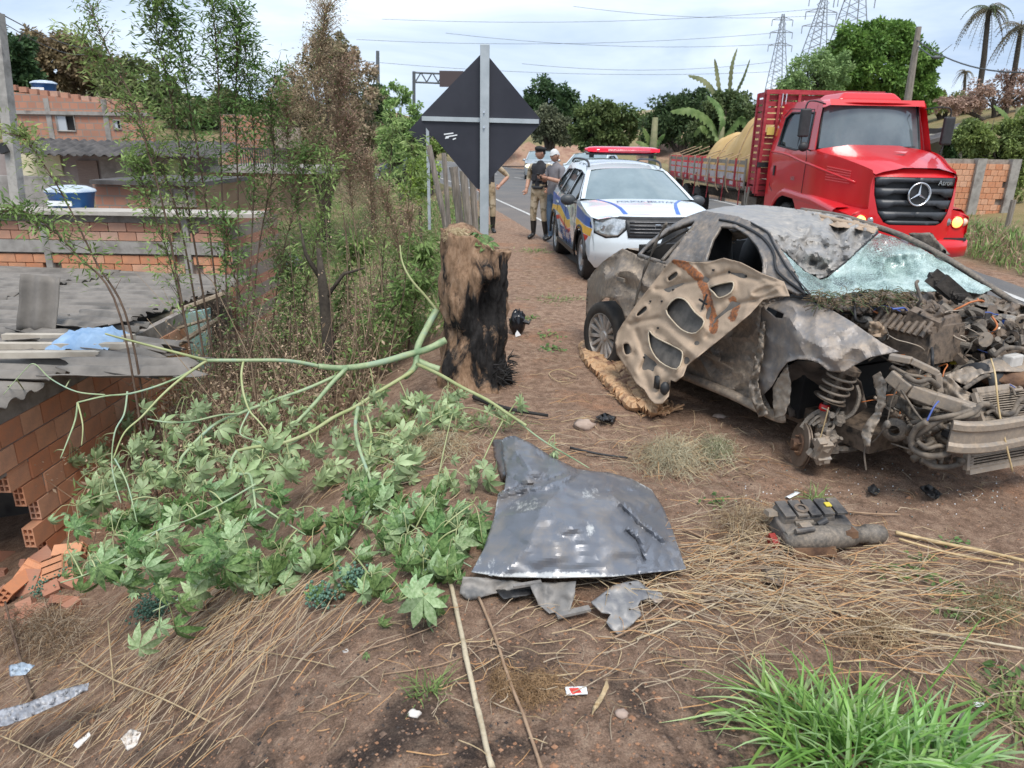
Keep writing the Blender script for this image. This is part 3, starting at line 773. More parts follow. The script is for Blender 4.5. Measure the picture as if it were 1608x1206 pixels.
WROOF=dirtmetal('dusty_roof_paint',(.22,.22,.225),(.42,.38,.33),.38,.66,2.4,.24,.5)
WFRAME=dirtmetal('dirty_frame_metal',(.08,.075,.07),(.27,.22,.17),.40,.62,9,.4,.5)
BARE=dirtmetal('bare_bent_metal',(.30,.26,.22),(.33,.25,.175),.42,.62,7,.35,.7)
GREASE=mk('greasy_dark_metal',(.022,.018,.015),(.17,.125,.09),11,.6,bmp=.5,c3=(.085,.065,.05))
RUST=mk('rusty_metal',(.07,.035,.02),(.20,.11,.06),10,.85,bmp=.5)
HOSE=mk('dusty_hose',(.06,.05,.042),(.20,.16,.12),14,.75)
BEIGE=dirtmetal('beige_primer',(.45,.335,.235),(.27,.20,.145),.38,.80,7,.55,.05,.3,wc=((.40,.13,.03),(.10,.06,.045)),scratch=False)
DUSTP=mk('dusty_plastic',(.07,.06,.052),(.20,.17,.135),8,.8,bmp=.4)
wr=thing('wrecked_car','dark grey saloon car crushed and muddy, bonnet torn off, windscreen shattered and front wheel missing','wrecked car',tuple(Lc(1.3,.8,0)))
inv=wr.location.copy()
def wb(mb,name,mats,parent=None,smooth=False):
    o=mb.build(name,mats,None,smooth); o.parent=parent or wr
    o.location=-inv if parent is None else V((0,0,0)); return o
def wsheet(name,outline,off,mats,holes=(),step=5,solid=.004,noise_=(.012,.09,.004,.3),parent=None,relief=None,rag=0,wfn=None,smooth=True,regions=(),lines=(),sharp=0):
    f=idw(off) if isinstance(off,list) else off
    store={}
    def mp_(x,y):
        o=f(x,y)
        o+=noise_[0]*(abs(pn(x,y,3,noise_[1]*.5))*2-.5)+noise_[2]*pn(x,y,8,noise_[3])
        if relief: o+=relief(x,y)
        q=W(x,y,o); 
        if wfn: store[(round(q.x,5),round(q.y,5),round(q.z,5))]=wfn(x,y)
        return q
    o=sheet(name,outline,mp_,mats,holes,regions,step,None,smooth,0,rag,lines=lines,sharp=sharp)
    o.parent=parent or wr; o.location=-inv if parent is None else V((0,0,0))
    if solid: smoothmod(o,solid=solid,off=0)
    if wfn: setw(o,lambda c: store.get((round(c.x,5),round(c.y,5),round(c.z,5)),0))
    return o
# --- rear quarter, doors and sill (one crumpled side) ---
arch=[(929,512),(932,497),(939,478),(951,467),(964,469),(977,485),(986,512),(990,553)]
quarter=[(948,410),(962,400),(978,390),(1004,402),(1043,415),(1046,440),(1040,470),(1034,505),(1030,560),(990,553)]+arch[::-1][1:]+[(921,490),(921,465),(923,440),(934,424)]
offq=[(948,410,.12),(978,392,.12),(1004,402,.07),(1043,415,.02),(1040,470,0),(1030,560,.01),(990,540,0),(964,465,-.02),(945,470,.03),(935,490,.16),(923,440,.42),(921,490,.5),(925,510,.48),(950,440,.03),(970,430,-.01),(985,450,.045),(1000,440,-.01),(960,425,.09),(938,440,.2)]
wsheet('rear_quarter_panel',quarter,both(offq,.85),[WSIDE],step=3.2,sharp=20,noise_=(.03,.06,.005,.25))
wsheet('bumper_remnant',[(923,438),(921,470),(920,495),(928,512),(938,500),(933,470),(935,445)],[(920,490,.5),(938,500,.2),(923,438,.45),(935,445,.25)],[DUSTP],step=4)
door=[(1043,415),(1110,423),(1198,437),(1240,458),(1210,468),(1195,485),(1194,520),(1189,560),(1190,600),(1216,652),(1150,622),(1076,589),(1030,570),(1034,505),(1040,470),(1046,440)]
offd=[(1043,415,.02),(1110,423,.02),(1198,437,.03),(1240,458,.05),(1194,520,.04),(1189,560,.06),(1216,652,.04),(1150,622,.02),(1076,589,.0),(1030,570,.0),(1040,470,0),(1120,560,.05),(1150,540,.09),(1100,590,.03),(1160,590,.05),(1170,510,.02),(1150,480,.0)]
wsheet('crumpled_door_side',door,both(offd,.9),[WSIDE],step=4,sharp=20,noise_=(.045,.06,.006,.25))
mb=MB(); mb.tube([W(x,y,o) for x,y,o in crv([(992,552,.0),(1040,573,-.01),(1076,590,-.01),(1150,620,0),(1216,653,.02),(1232,656,.05)],4)],.035,8); wb(mb,'sill',[WSIDE],smooth=True)
mb=MB(); mb.bar(W(1104,553,-.02),W(1130,565,-.02),.012,.03); mb.bar(W(1106,556,-.03),W(1152,580,-.01),.008,.012,mat=0); wb(mb,'door_trim_strip',[BARE])
mb=MB(); mb.box(W(975,439,-.03),(.10,.02,.03),TH-PI/2); mb.box(W(1160,470,-.02),(.14,.02,.035),TH-PI/2); wb(mb,'door_handle',[DUSTP])
# --- pillars and side window frames ---
rw=[(1007,399),(1024,382),(1050,363),(1092,348),(1080,366),(1061,391),(1046,411)]
fw=[(1108,414),(1120,378),(1133,357),(1154,358),(1174,370),(1190,389),(1198,410),(1197,430),(1150,424)]
side=[(1001,402),(1020,381),(1046,360),(1080,341),(1106,332),(1160,341),(1207,363),(1240,412),(1266,460),(1252,463),(1198,440),(1110,426),(1043,416)]
offs=[(1001,402,.07),(1046,360,.25),(1080,341,.33),(1106,332,.36),(1160,341,.30),(1207,363,.26),(1266,460,.06),(1240,412,.17),(1198,440,.04),(1110,426,.03),(1043,416,.03),(1100,380,.17),(1212,400,.14),(1215,430,.08)]
fo=idw(offs)
def rel_(x,y): return -.02*math.exp(-(min(pdist(x,y,rw),pdist(x,y,fw))/4.0)**2)+(.03 if 0 else 0)
wsheet('pillar_frame',side,offs,[dirtmetal('scraped_pillar_paint',(.13,.13,.135),MUDC,.44,.74,3,.27,.4)],holes=[rw,fw],step=3,noise_=(.012,.08,.004,.3),relief=rel_,solid=.02)
mb=MB()
for poly,r_ in ((rw,.008),(fw,.010)): mb.tube([W(x,y,fo(x,y)+.012) for x,y in crv(poly+[poly[0]],4)],r_,6)
mb.tube([W(x,y,fo(x,y)-.02) for x,y in crv([(1266,462),(1222,428),(1215,398),(1196,372),(1160,352),(1130,345)],5)],.010,6)
mb.tube([W(x,y,fo(x,y)-.02) for x,y in crv([(1272,462),(1240,425),(1216,385),(1206,366),(1180,350)],5)],.007,6)
wb(mb,'window_seal',[BLACK],smooth=True)
mb=MB()
mb.tube([W(x,y,o) for x,y,o in crv([(1040,409,.03),(1058,389,.14),(1078,370,.2),(1098,348,.3)],5)],.016,6)
mb.tube([W(x,y,o) for x,y,o in crv([(1004,400,.10),(1022,384,.2),(1058,362,.3),(1096,350,.33)],5)],.012,6)
mb.tube([W(x,y,o) for x,y,o in crv([(1016,397,.14),(1040,384,.25),(1068,368,.32),(1088,358,.34)],5)],.009,6)
wb(mb,'bent_door_frame',[WFRAME],smooth=True)
mb=MB(); mb.tube([W(x,y,-.03) for x,y in crv([(1047,350),(1036,368),(1024,397),(1012,425),(1004,452),(996,480)],5)],[.010+.004*math.sin(i) for i in range(26)],5); wb(mb,'hanging_trim',[DUSTP],smooth=True)
# interior
mb=MB()
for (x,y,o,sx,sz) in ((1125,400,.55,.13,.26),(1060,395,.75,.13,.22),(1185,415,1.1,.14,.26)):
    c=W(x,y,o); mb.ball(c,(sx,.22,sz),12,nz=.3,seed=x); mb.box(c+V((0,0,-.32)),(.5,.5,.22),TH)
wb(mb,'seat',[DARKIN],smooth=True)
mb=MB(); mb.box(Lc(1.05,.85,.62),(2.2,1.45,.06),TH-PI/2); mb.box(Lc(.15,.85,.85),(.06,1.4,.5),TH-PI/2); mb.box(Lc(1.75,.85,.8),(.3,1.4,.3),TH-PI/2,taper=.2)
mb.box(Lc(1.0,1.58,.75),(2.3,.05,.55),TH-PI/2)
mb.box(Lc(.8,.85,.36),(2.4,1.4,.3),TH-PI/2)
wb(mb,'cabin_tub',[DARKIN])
mb=MB(); 
for x,y,o,r_ in ((1140,366,.7,.05),(1150,372,.8,.04),(1162,368,.6,.05),(1135,378,.7,.05)): mb.ball(W(x,y,o),(r_*1.4,r_,r_*.6),8,nz=.8,seed=x)
wb(mb,'torn_lining',[BEIGE],smooth=True)
# --- roof ---
roof=[(1085,341),(1109,330),(1139,324.5),(1189,322),(1225,325),(1261,330),(1321,339),(1378,355),(1376,366),(1352,390),(1320,417),(1300,434),(1285,438),(1262,424),(1228,392),(1207,364),(1160,346),(1118,338)]
offr=[(1085,341,.36),(1109,330,.5),(1139,324.5,.85),(1189,322,1.25),(1261,330,1.38),(1321,339,1.38),(1378,355,1.36),(1376,366,1.26),(1352,390,1.02),(1320,417,.80),(1300,434,.68),(1262,424,.42),(1228,392,.32),(1207,364,.28),(1160,346,.32),(1118,338,.36),(1160,336,.60),(1200,345,.62),(1230,340,.98),(1235,365,.55),(1262,380,.62),(1275,355,.92),(1300,352,1.20),(1290,400,.62),(1262,400,.45),(1320,380,.95),(1335,362,1.18),(1300,375,.78),(1340,350,1.30)]
def rr_(x,y):
    a=abs(pn(x,y,1,.030)); b=abs(pn(x,y,5,.07)); k=sm(1165,1240,x)
    return k*(.20*(a-.2)+.09*(b-.2)+.03*abs(pn(x,y,9,.13)))+ .014*pn(x,y,2,.05)
wsheet('crushed_roof',roof,both(offr,.9),[WROOF],step=2.6,sharp=24,noise_=(0,.1,.002,.4),relief=rr_,solid=.006,lines=[[(1225,330),(1262,365),(1296,428)],[(1262,365),(1310,352),(1370,362)],[(1180,335),(1240,372),(1280,430)]])
mb=MB(); fr=idw(offr)
mb.tube([W(x,y,o) for x,y,o in crv([(1258,330,1.38),(1321,340,1.38),(1378,357,1.38),(1427,375,1.42),(1491,409,1.46),(1556,451,1.5),(1606,484,1.52)],5)],.022,7)
mb.tube([W(x,y,o) for x,y,o in crv([(1262,334,1.34),(1300,343,1.3),(1340,352,1.3),(1376,362,1.28)],5)],.02,6,mat=1)
wb(mb,'roof_rail',[WFRAME,BEIGE],smooth=True)
wsheet('torn_roof_edge',[(1255,331),(1300,336),(1345,346),(1378,357),(1372,366),(1340,358),(1310,356),(1285,346),(1268,340)],[(1255,331,1.36),(1378,357,1.34),(1340,358,1.2),(1285,346,1.25)],[BEIGE],step=3,noise_=(.05,.2,.01,.5),rag=.8)
# --- windscreen ---
m,t,p=nm('shattered_glass'); c=N(t,'ShaderNodeTexCoord'); ob=c.outputs['Object']
vo=N(t,'ShaderNodeTexVoronoi',feature='DISTANCE_TO_EDGE'); vo.inputs['Scale'].default_value=55; t.links.new(ob,vo.inputs[0])
n=tnoise(t,2.2,9,.72,vec=ob,dist=.5); ed=ramp(t,vo.outputs[0],[(.0,1),(.10,0)])
col=ramp(t,n,[(.38,(.06,.08,.078)),(.5,(.22,.31,.285)),(.64,(.50,.60,.56))])
col=mixc(t,mul(ed,.6),col,(.55,.72,.68)); t.links.new(col,p.inputs['Base Color'])
S(p,Roughness=.2,Specular_IOR_Level=.7,Coat_Weight=.3)
al=ramp(t,n,[(.36,.72),(.56,.97)]); t.links.new(mixc(t,ed,al,1.0),p.inputs['Alpha']); bump(t,p,vo.outputs[0],.5,.01)
GLASSX=m
gl=[(1206,366),(1228,393),(1262,425),(1288,439),(1300,436),(1322,418),(1352,391),(1380,366),(1400,371),(1427,379),(1480,409),(1530,440),(1558,454),(1540,462),(1500,455),(1463,458),(1428,461),(1385,457),(1340,459),(1310,468),(1288,469),(1266,460),(1240,420)]
offg=[(1206,366,.27),(1266,460,.07),(1240,415,.17),(1228,393,.27),(1262,425,.36),(1296,438,.62),(1322,418,.78),(1380,366,1.24),(1427,379,1.38),(1480,409,1.42),(1558,454,1.48),(1500,455,1.15),(1463,458,1.02),(1428,461,.86),(1385,460,.68),(1340,459,.48),(1288,469,.16),(1305,447,.52),(1380,434,.98),(1463,430,1.25),(1530,441,1.40),(1400,400,1.22),(1345,430,.80),(1275,445,.3)]
wsheet('shattered_windscreen',gl,both(offg,.4),[GLASSX],step=3,noise_=(.10,.04,.02,.12),solid=0,rag=.5)
mb=MB(); mb.tube([W(x,y,o-.01) for x,y,o in crv([(1206,366,.27),(1228,400,.2),(1266,462,.06)],5)],.007,6)
mb.tube([W(x,y,o) for x,y,o in crv([(1300,434,.66),(1322,417,.80),(1352,390,1.03),(1378,365,1.26)],5)],.009,6); wb(mb,'windscreen_seal',[BLACK],smooth=True)
# cowl and scuttle (charred grass packed under the glass)
wsheet('scuttle_panel',[(1268,462),(1310,468),(1340,459),(1385,457),(1463,458),(1540,460),(1575,470),(1608,480),(1640,500),(1640,520),(1560,500),(1500,486),(1440,486),(1400,490),(1340,492),(1300,484)],[(1268,462,.05),(1340,459,.45),(1463,458,1.0),(1540,460,1.45),(1608,480,1.5),(1500,486,1.05),(1440,488,.75),(1340,492,.3),(1300,484,.15)],[GREASE],step=5,noise_=(.12,.12,.03,.35),rag=1)
mb=MB()
for i in range(420):
    x=R.uniform(1275,1440); y=R.uniform(455,482)+(3 if x<1320 else 0); o=(x-1270)/215*.85
    a=W(x,y,o-.03); d=V((R.uniform(-1,1),R.uniform(-1,1),R.uniform(-.3,.5))).normalized()
    mb.tube([a,a+d*.03,a+d*.06+V((0,0,-.015))],.0022,3,mat=R.choice((0,0,1)))
stuff(wb(mb,'trapped_grass',[mk('dead_brown_grass',(.09,.06,.035),(.20,.15,.08),20,.9),mk('dirty_green',(.05,.075,.03),(.09,.12,.05),9,.8)]))
# --- front fender ---
fen=[(1188,482),(1205,466),(1240,464),(1283,476),(1310,489),(1340,507),(1384,538),(1411,552),(1392,556),(1367,561),(1345,572),(1325,584),(1309,584),(1300,582),(1287,571),(1274,566),(1252,564),(1236,569),(1225,583),(1212,607),(1199,620),(1188,626),(1184,600),(1189,565),(1195,507)]
offf=[(1188,482,.03),(1240,464,.06),(1283,476,.10),(1340,507,.12),(1384,538,.12),(1411,552,.16),(1367,561,.07),(1325,584,.0),(1300,582,-.04),(1274,566,-.07),(1252,564,-.07),(1236,569,-.06),(1212,607,-.02),(1188,626,.03),(1190,565,.05),(1195,507,.04),(1240,500,-.05),(1260,530,-.10),(1220,540,.01),(1300,525,-.02),(1290,545,-.10),(1340,540,.03),(1215,575,.02),(1250,485,-.0),(1215,520,.02)]
slot=[(1203,486),(1206,482),(1231,493),(1229,500),(1219,499)]
wsheet('front_fender',fen,both(offf,.8),[WFEN],holes=[slot],step=3,sharp=20,noise_=(.025,.05,.003,.3),relief=lambda x,y:-.025*math.exp(-(pdist(x,y,[(1225,583),(1236,569),(1252,564),(1274,566),(1287,571),(1300,582)],False)/5)**2),lines=[[(1205,520),(1240,512),(1275,510),(1320,530)]])
wsheet('fender_lower_flap',[(1213,608),(1236,571),(1242,606),(1240,632),(1232,653),(1217,657),(1214,640)],[(1213,608,-.02),(1236,571,-.05),(1232,653,-.05)],[BARE],step=4,noise_=(.02,.2,.005,.4),rag=1)
wsheet('torn_pillar_metal',[(1186,560),(1195,505),(1202,505),(1198,560),(1190,600),(1196,625),(1206,650),(1192,655),(1178,622),(1176,600),(1183,580)],[(1186,560,-.02),(1200,505,.0),(1196,625,-.05),(1180,600,-.03)],[BARE],step=4,noise_=(.06,.2,.01,.5),rag=1)
# wheel well
wsheet('wheel_arch_liner',[(1228,580),(1252,566),(1280,568),(1305,585),(1335,584),(1352,600),(1362,640),(1330,660),(1285,648),(1240,655),(1232,620)],[(1228,580,.05),(1280,568,.06),(1335,584,.2),(1270,620,.32),(1300,630,.38),(1240,655,.1),(1330,660,.35)],[mk('muddy_liner',(.05,.04,.034),(.16,.125,.10),5,.9,bmp=.5)],step=5,noise_=(.04,.06,.01,.2))
# --- rear wheel ---
def alloy(parent,c,axis,r,w_,spokes,mt,mr,seedoff=0,name='wheel',hub=None):
    """tyre + rim with spokes; axis points outward"""
    o=bpy.data.objects.new(name,None); link(o,parent); o.empty_display_size=.1
    c=V(c); ax=V(axis).normalized()
    mb=MB(); mb.lathe([(r*.70,-w_/2),(r*.9,-w_/2),(r*.985,-w_*.38),(r,-w_*.2),(r,w_*.2),(r*.985,w_*.38),(r*.9,w_/2),(r*.70,w_/2),(r*.66,w_*.42)],c,ax,36)
    for k in range(36):
        pass
    mb.build('tyre',[mt],o,True)
    mb=MB(); mb.lathe([(r*.69,w_*.45),(r*.655,w_*.46),(r*.64,w_*.25),(r*.62,-w_*.2),(r*.1,-w_*.25)],c,ax,36)
    mb.lathe([(.0001,w_*.36),(r*.13,w_*.36),(r*.17,w_*.25),(r*.17,w_*.0)],c,ax,20)
    x=ax.orthogonal().normalized(); y=ax.cross(x)
    for k in range(spokes):
        a=2*PI*k/spokes; d=x*math.cos(a)+y*math.sin(a); s_=ax.cross(d)
        p0=c+d*r*.1+ax*w_*.22; p1=c+d*r*.665+ax*w_*.36; wi=r*.075 if spokes>7 else r*.12; wo_=r*.06 if spokes>7 else r*.17
        vs=[]
        for pp,ww in ((p0,wi),(p1,wo_)):
            for sx,sz in ((-1,-.5),(-.6,.5),(.6,.5),(1,-.5)): vs.append(pp+s_*ww*sx+ax*sz*w_*.12)
        mb.add(vs,[(0,1,5,4),(1,2,6,5),(2,3,7,6),(0,3,2,1),(4,5,6,7)])
    mb.build('rim',[mr],o,False)
    mb=MB(); mb.cyl(c-ax*w_*.3,c-ax*w_*.05,r*.5,20); mb.build('brake_disc',[GREASE],o,False)
    return o
RIM=mk('alloy_rim',(.42,.42,.42),(.60,.60,.60),6,.38,metal=.6,rnd=0)
DRIM=mk('dusty_alloy_rim',(.30,.26,.22),(.60,.58,.55),9,.5,metal=.4)
wc=W(957,527,.11)
wo_=alloy(wr,wc-inv,-WV,.315,.20,14,RUB,DRIM)
# --- front suspension ---
mb=MB(); a=W(1327,582,.16); b=W(1303,626,.12); ax=(b-a); x=ax.orthogonal().normalized(); y=ax.normalized().cross(x); pts=[]
for i in range(100):
    t_=i/99; q=2*PI*4.2*t_; r_=.072+.012*math.sin(t_*3); pts.append(a+ax*t_+(x*math.cos(q)+y*math.sin(q))*r_)
mb.tube(pts,.0085,7); wb(mb,'coil_spring',[BARE],smooth=True)
mb=MB(); axn=ax.normalized(); mb.cyl(a-axn*.03,a,.085,20); mb.cyl(b,b+axn*.012,.10,20,r2=.06); mb.cyl(a,W(1297,636,.11),.022,12); mb.cyl(W(1296,640,.11),W(1283,695,.06),.030,12)
wb(mb,'strut',[GREASE],smooth=False)
mb=MB(); mb.lathe([(.024,0),(.032,.01),(.032,.035),(.022,.045)],W(1296,634,.10),(W(1293,646,.10)-W(1296,634,.10)).normalized(),14); wb(mb,'strut_boot',[mk('red_rubber',(.55,.02,.02),rough=.4)],smooth=True)
dc=W(1255,698,-.03); dn=(-WV*.80-WU*.42+V((0,0,.10))).normalized()
mb=MB(); mb.lathe([(.055,.0),(.138,.0),(.140,-.004),(.140,-.010),(.12,-.010),(.12,-.016),(.140,-.016),(.140,-.024),(.06,-.024)],dc,dn,40); wb(mb,'brake_disc',[mk('worn_disc',(.12,.085,.06),(.24,.19,.15),8,.5,metal=.5)],smooth=False)
mb=MB(); mb.lathe([(.0001,.045),(.028,.045),(.033,.038),(.036,.012),(.062,.010),(.070,.004),(.072,-.02)],dc,dn,24)
for k in range(5):
    x=dn.orthogonal().normalized(); y=dn.cross(x); q=dc+(x*math.cos(k*1.2566)+y*math.sin(k*1.2566))*.052; mb.cyl(q,q+dn*.035,.006,6)
wb(mb,'hub',[RUST],smooth=False)
mb=MB(); cq=W(1293,705,-.06); rm=Matrix.Rotation(.5,3,'X')@Matrix.Rotation(TH-.3,3,'Z')
mb.box(cq,(.085,.07,.13),rm,taper=.2); mb.box(cq+V((.01,.02,-.07)),(.07,.055,.06),rm,taper=-.2); mb.box(cq+V((-.03,-.02,.04)),(.05,.05,.07),rm); mb.cyl(cq+V((-.05,.03,.03)),cq+V((.05,.03,.05)),.024,10); mb.cyl(cq+V((-.03,.0,-.06)),cq+V((.05,.03,-.05)),.018,10)
for k in range(14): mb.box(cq+V((R.uniform(-.05,.05),R.uniform(-.04,.06),R.uniform(-.09,.09))),(R.uniform(.02,.05),)*3,Matrix.Rotation(R.random()*3,3,'Y'))
o=wb(mb,'brake_caliper',[BARE]); smoothmod(o,bev=.005)
mb=MB()
T_=lambda pts,r_,m_=0,n_=6: mb.tube([W(x,y,o) for x,y,o in crv(pts,5)],r_,n_,m_)
T_([(1290,695,.0),(1315,692,.2),(1345,690,.35),(1372,678,.5)],.030)
T_([(1275,668,.02),(1290,660,.08),(1310,655,.2),(1340,660,.45)],.014)
T_([(1284,700,.0),(1320,706,.15),(1350,700,.35),(1390,680,.6)],.022)
T_([(1258,672,-.02),(1275,652,.05),(1300,640,.12)],.014)
T_([(1263,676,-.02),(1283,655,.05),(1296,652,.12)],.010)
T_([(1285,670,.0),(1310,664,.1),(1338,650,.2),(1349,625,.25),(1345,605,.25)],.013)
T_([(1295,680,.0),(1308,672,.05),(1312,655,.1),(1318,640,.15)],.008)
T_([(1290,640,.0),(1303,648,.02),(1299,668,.0),(1288,688,-.03)],.005)
for k in range(26):
    x=R.uniform(1268,1330); y=R.uniform(650,705); q=W(x,y,R.uniform(-.01,.2)); d=V((R.uniform(-1,1),R.uniform(-1,1),R.uniform(-1,1))).normalized()
    if k%2: mb.cyl(q,q+d*R.uniform(.03,.08),R.uniform(.008,.022),8)
    else: mb.box(q,(R.uniform(.02,.07),R.uniform(.02,.06),R.uniform(.02,.06)),Matrix.Rotation(R.random()*3,3,d))
wb(mb,'suspension_arm',[WFRAME],smooth=False)
mb=MB(); mb.tube([W(x,y,-.1) for x,y in crv([(1301,640),(1296,660),(1288,688)],4)],.0035,4); wb(mb,'straw_stem',[mk('straw',(.42,.30,.15),(.62,.47,.26),15,.8)])
# --- torn inner wing strip hanging down ---
wsheet('hanging_inner_wing',[(1370,590),(1382,584),(1392,600),(1391,635),(1380,660),(1370,680),(1366,700),(1358,703),(1353,680),(1357,668),(1372,650),(1378,630),(1374,608)],[(1370,590,.15),(1391,635,.1),(1358,703,.02)],[BARE],step=4,noise_=(.03,.2,.006,.4),rag=1,solid=.006)
mb=MB(); mb.tube([W(x,y,.02) for x,y in crv([(1360,700),(1357,712),(1360,738)],4)],.005,5); mb.tube([W(x,y,.04) for x,y in crv([(1413,600),(1400,630),(1392,665),(1375,690),(1362,697)],5)],.004,5); wb(mb,'hanging_wire',[HOSE])
# --- engine bay floor and clutter ---
bay=[(1288,470),(1340,480),(1400,486),(1500,482),(1608,500),(1680,520),(1680,640),(1608,630),(1530,645),(1480,700),(1430,700),(1395,640),(1400,580),(1411,552),(1384,538),(1340,507)]
def bayoff(x,y):
    # a floor falling away under the clutter: further right is farther in, lower is nearer
    return .18+(x-1290)/390*1.05-(y-540)/200*.25
o=wsheet('engine_bay_floor',bay,lambda x,y: bayoff(x,y)+.16,[GREASE],step=6,noise_=(.16,.09,.05,.2))
clut=MB(); hs=MB(); br=MB()
mats_=[GREASE,WFRAME,BARE,DUSTP,HOSE,RUST,mk('alloy_casting',(.20,.185,.165),(.38,.35,.31),12,.6,metal=.3,bmp=.5)]
def inbay():
    while 1:
        x=R.uniform(1290,1640); y=R.uniform(476,690)
        if pip(x,y,bay): return x,y
Lb=PI/2-TH
for k in range(430):
    x,y=inbay(); o_=bayoff(x,y)+R.uniform(-.03,.16); q=W(x,y,o_); s_=R.uniform(.012,.05)*(1.35 if R.random()<.15 else 1)
    d=V((R.uniform(-1,1),R.uniform(-1,1),R.uniform(-.6,.6))).normalized(); mt=R.choice((0,0,0,1,1,1,3,3,6,2,0,1,5))
    if k%3==0: clut.cyl(q-d*s_,q+d*s_,s_*R.uniform(.3,.8),10,mt)
    elif k%3==1: clut.box(q,(s_*2,s_*R.uniform(.6,1.6),s_*R.uniform(.4,1.3)),Matrix.Rotation(R.random()*3,3,d),mt,taper=R.uniform(0,.3))
    else: clut.lathe([(s_*.4,-s_*.3),(s_,-s_*.3),(s_,s_*.1),(s_*.7,s_*.3),(s_*.2,s_*.35)],q,d,12,mt)
stuff(wb(clut,'engine_debris',mats_))
for k in range(95):
    x,y=inbay(); o_=bayoff(x,y)-.02; pts=[W(x,y,o_)]; d=V((R.uniform(-1,1),R.uniform(-1,1),R.uniform(-.2,.5)))
    for j in range(R.randint(3,7)):
        d=(d+V((R.uniform(-1,1),R.uniform(-1,1),R.uniform(-.7,.5)))*.9).normalized(); pts.append(pts[-1]+d*R.uniform(.03,.07))
    hs.tube(crv([tuple(p_) for p_ in pts],4),R.choice((.0025,.003,.004,.006,.010)),6,R.choice((0,0,0,1,1,2,3,4)))
stuff(wb(hs,'wiring_and_hoses',[HOSE,BLACK,BARE,mk('blue_wire',(.06,.10,.32),rough=.5),mk('orange_wire',(.45,.14,.04),rough=.5)],smooth=True))
# named engine pieces
mb=MB(); q=W(1440,520,.62)
for i,(du,dv,dz,sx,sy,sz) in enumerate(((0,0,-.03,.42,.34,.22),(.0,.05,.10,.34,.22,.06),(-.18,0,.02,.06,.26,.2),(.1,-.1,.1,.2,.08,.08))): mb.box(q+WU*du+WV*dv+V((0,0,dz)),(sx,sy,sz),Matrix.Rotation(.12*i,3,'X')@Matrix.Rotation(-Lb+.1*i,3,'Z'),taper=.12)
for k in range(9): mb.cyl(q+WU*(-.16+.04*k)+WV*-.12+V((0,0,.10)),q+WU*(-.16+.04*k)+WV*-.2+V((0,0,.02)),.016,8)
for k in range(24):
    mb.cyl(q+WU*R.uniform(-.2,.2)+WV*R.uniform(-.17,.17)+V((0,0,.05)),q+WU*R.uniform(-.2,.2)+WV*R.uniform(-.17,.17)+V((0,0,.16)),R.uniform(.006,.018),8)
o=wb(mb,'engine_block',[GREASE]); smoothmod(o,bev=.008)
mb=MB(); mb.tube([W(x,y,o) for x,y,o in crv([(1470,497,.95),(1490,500,1.0),(1508,512,1.0),(1508,530,.95),(1520,542,.9)],5)],.032,10); wb(mb,'air_hose',[BLACK],smooth=True)
mb=MB(); mb.lathe([(.035,.0),(.055,.01),(.058,.09),(.05,.1),(.045,.02)],W(1545,548,.95),(W(1535,530,1.0)-W(1545,548,.95)).normalized(),18); wb(mb,'intake_pipe',[DUSTP],smooth=True)
mb=MB(); mb.box(W(1470,497,.85),(.06,.04,.04),.5); mb.box(W(1497,568,.75),(.03,.02,.03),.2); mb.box(W(1478,503,.84),(.03,.03,.02),.9); wb(mb,'yellow_cap',[mk('yellow_plastic',(.60,.47,.05),rough=.5)])
mb=MB(); mb.tube([W(x,y,o) for x,y,o in crv([(1445,572,.5),(1470,563,.6),(1492,558,.7),(1508,556,.75)],4)],.007,6); mb.box(W(1578,508,1.1),(.08,.05,.05),.4); wb(mb,'blue_connector',[mk('blue_plastic_dirty',(.05,.11,.40),rough=.5)])
# charred slat leaning up out of the bay
mb=MB()
for a_,b_,w2 in (((1462,432,.85),(1500,462,.95),.10),((1478,440,.86),(1512,470,.98),.09)): mb.bar(W(*a_),W(*b_),.035,w2,up=V((.3,0,1)))
for k in range(26):
    t_=R.random(); q=W(1460+50*t_,432+36*t_,.85+.1*t_); mb.box(q,(R.uniform(.02,.07),R.uniform(.02,.05),R.uniform(.01,.05)),Matrix.Rotation(R.random()*3,3,'X'))
wb(mb,'charred_slat',[mk('charred_board',(.012,.011,.010),(.06,.05,.042),9,.9,bmp=.6)])
# right side far wing and tangled sheet
wsheet('far_wing_edge',[(1500,458),(1545,462),(1590,478),(1640,500),(1640,512),(1600,496),(1560,484),(1520,478),(1495,470)],[(1500,458,1.2),(1590,478,1.5),(1520,478,1.15),(1640,505,1.5)],[WFRAME],step=4,noise_=(.08,.2,.01,.5))
wsheet('far_door_mirror',[(1428,366),(1460,366),(1478,385),(1490,400),(1470,395),(1440,382)],[(1428,366,1.55),(1490,400,1.65)],[WFRAME],step=4,solid=.03)
wsheet('torn_beige_flap',[(1365,505),(1380,505),(1395,520),(1385,530),(1362,527)],[(1365,505,.3),(1395,520,.4)],[BEIGE],step=4,noise_=(.04,.3,.01,.5))
